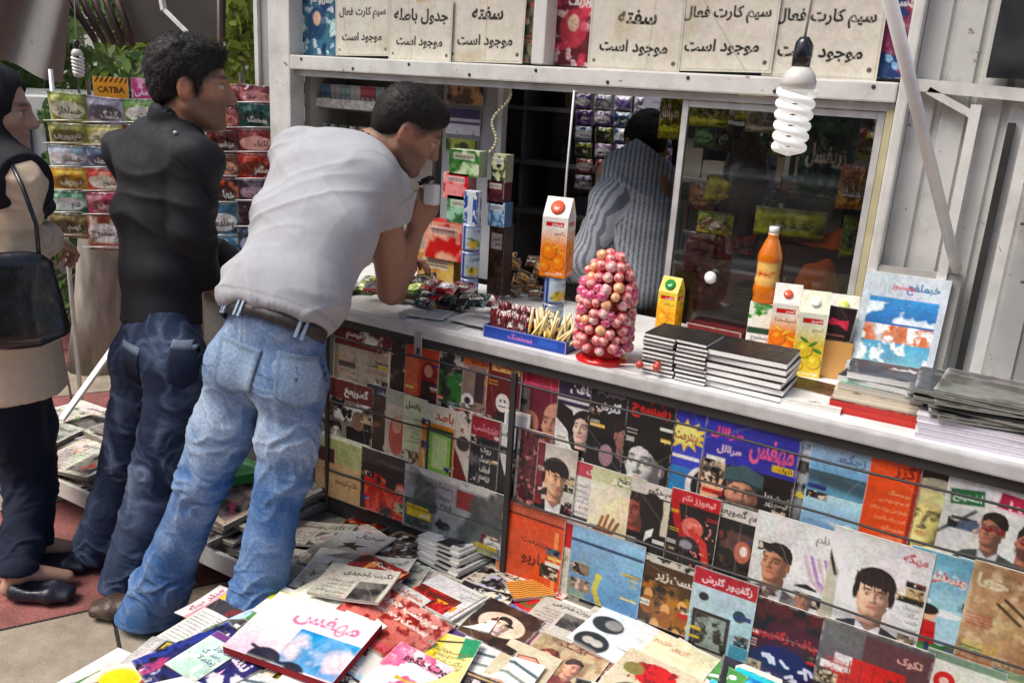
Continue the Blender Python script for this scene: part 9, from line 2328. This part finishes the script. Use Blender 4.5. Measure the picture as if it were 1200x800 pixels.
 for ci, ((u0, u1), rows) in enumerate(L):
  for k, (v0, v1, c, c2, nm) in enumerate(rows):
   p, q = on_rack(u0, (v0 + v1) / 2, .02), on_rack(u1, (v0 + v1) / 2, .02); w = np.linalg.norm((q - p)[:2]) * 1.10; ctr = (p + q) / 2; h = (on_rack(u0, v0)[2] - on_rack(u0, v1)[2]) * 1.0
   s = rg.uniform(-.06, .06)
   pouch('snack_packet', ctr, w, h * 1.24, pk(c, c2, ci * 9 + k, None, 34, h / w), -e + np.array([0, 0, s]), np.array([0, 0, 1]) - nrm * -.18, .015, '%s snack packet on the rack behind the man in black' % nm, 'snack packet', 'packets on the snack rack', seed=k + ci)
  for k, (v0, v1, *r_) in enumerate(rows):
   p, q = on_rack(u0 - 2, v1 + 1, .0), on_rack(u1 + 2, v1 + 1, .0); b = MB(); b.tube([p, q], .0035, (.3, .3, .3), 6); b.tube([p + nrm * .05 + (0, 0, .015), q + nrm * .05 + (0, 0, .015)], .0025, (.3, .3, .3), 6); b.build('wire_shelf', M_ALU, rk, True)
 for u0, u1, v0, v1, c, tx, lab in ((108, 151, 89, 117, (222, 160, 66), 'CATBA', 'orange card lettered CATBA on top of the snack rack'), (153, 191, 91, 117, (196, 80, 140), None, 'magenta card beside the orange lettered one on the snack rack')):
  p, q = on_rack(u0, v0, .01), on_rack(u1, v1, .01); w = np.linalg.norm((q - p)[:2]); h = p[2] - q[2]; cv = Cv(h / w, 60); cv.rect(0, 0, 1, 9, c)
  if tx:
   for i in range(7): cv.line([(.08 + i * .14, .14), (.16 + i * .14, .02)], .05, (60, 40, 20))
   cv.text(tx, .1, h / w * .36, .9, h / w * .82, (50, 34, 22), 1, True, .03)
  else: cv.nz(4, (236, 190, 214), 3, .5, .6); cv.scrib(.1, .3, .9, .6, (240, 220, 230), 5, 1, .06)
  cv.printed(3, .3, .2); ee = -e * w
  booklet('price_card', cv, p, ee, (0, 0, -h), nrm, .004, lab, 'card')
 # ---- folded awning, tarpaulin and rods at the upper left
 def yp(u, v, y): return PY(u, v, y)
 o = thing('folded_awning', PY(180, 0, 2.7), 'dark brown folded awning hanging above the snack rack', 'awning')
 b = MB()
 Y = 2.75; P4 = [yp(142, -40, Y), yp(258, -40, Y + .1), yp(256, 44, Y + .1), yp(143, 50, Y)]
 b.prism(P4, (0, 0, 0), (0.01, .03, 0), lin((60, 52, 46))); b.build('canvas', mat('dark canvas', (.045, .038, .032), .8, var=.4, vscale=5, bump=.4, bscale=30), o)
 for k in range(5):
  b = MB(); b.tube([yp(70 + k * 14, -30, Y - .05), yp(88 + k * 14, 10 + k * 2, Y - .05), yp(112 + k * 11, 48 + k * 1.5, Y - .04)], .016, lin((70, 44, 36)), 8); b.build('fold_rib', mat('brown tube', (.07, .035, .028), .5, var=.3), o, True)
 b = MB(); b.bar(yp(184, -30, Y - .12), yp(192, 12, Y - .12), .02, .02); b.build('hinge_arm', M_PAINT, o)
 b = MB(); b.bar(yp(191, 10, Y - .12), yp(219, 38, Y - .12), .014, .014); b.build('hinge_arm', M_PAINT, o)
 b = MB(); b.tube([yp(257, -30, Y), yp(258, 90, Y), yp(258, 300, Y)], .012, lin((60, 50, 40)), 8); tag(b.build('thin_post', mat('brown tube', (.07, .035, .028), .5), None, True, loc=yp(258, 300, Y)), 'thin dark post at the right edge of the folded awning', 'post')
 # grey tarpaulin
 def tarp(a_, w_):
  u = -60 + a_ * (146 - 14 * w_) ; v = -60 + w_ * (118 + 36 * a_ + 5 * math.sin(a_ * 9)); return PY(u, v, 2.55 + .05 * math.sin(a_ * 11 + w_ * 2) + .08 * w_)
 b = MB(); b.grid(tarp, 40, 30); V, F = np.vstack(b.V), b.F; b.add(V + (.003, .006, 0), [f[::-1] for f in F]); tag(b.build('tarpaulin', mat('grey tarpaulin', (.20, .195, .185), .8, var=.22, vscale=2.2, bump=.4, bscale=12, stain=.5, stain_col=(.12, .1, .09)), None, True, loc=PY(0, 0, 2.55)), 'slack grey tarpaulin hanging above the woman at the left', 'tarpaulin')
 # white prop leaning by the far tray
 b = MB(); b.bar(PY(72, 492, 1.80), PY(140, 398, 2.10), .028, .012); tag(b.build('wooden_prop', mat('white wood', (.72, .72, .70), .5, stain=.4), None, loc=PY(72, 492, 1.80)), 'white wooden bar slanting up behind the man in black', 'bar')
 # across the street, behind the photographer: what the panes mirror
 for i, (x, y, h) in enumerate(((-2.2, -8.2, 6.5), (1.6, -9.0, 7), (-6.2, -9.3, 7), (5.2, -8.6, 6))):
  tree((x, y, 0), h, 2.4, .16, ('street tree opposite the kiosk, first from the left', 'tallest street tree opposite the kiosk', 'street tree opposite the kiosk by the far end', 'street tree opposite the kiosk at the near end')[i], 40 + i, 3800, .14)
 b = MB(); b.box((0, -17, 3.2), (60, .5, 6.4)); tag(b.build('street_wall', mat('brown brick front', (.16, .12, .09), .85, var=.3, vscale=1.0), None, loc=(0, -17, 0)), 'long brown wall across the street', 'wall')
build_wall()
build_tray()
build_leaning_man()
build_black_shirt_man()
build_woman()
build_vendor()
build_counter()
build_kiosk_goods()
build_background()
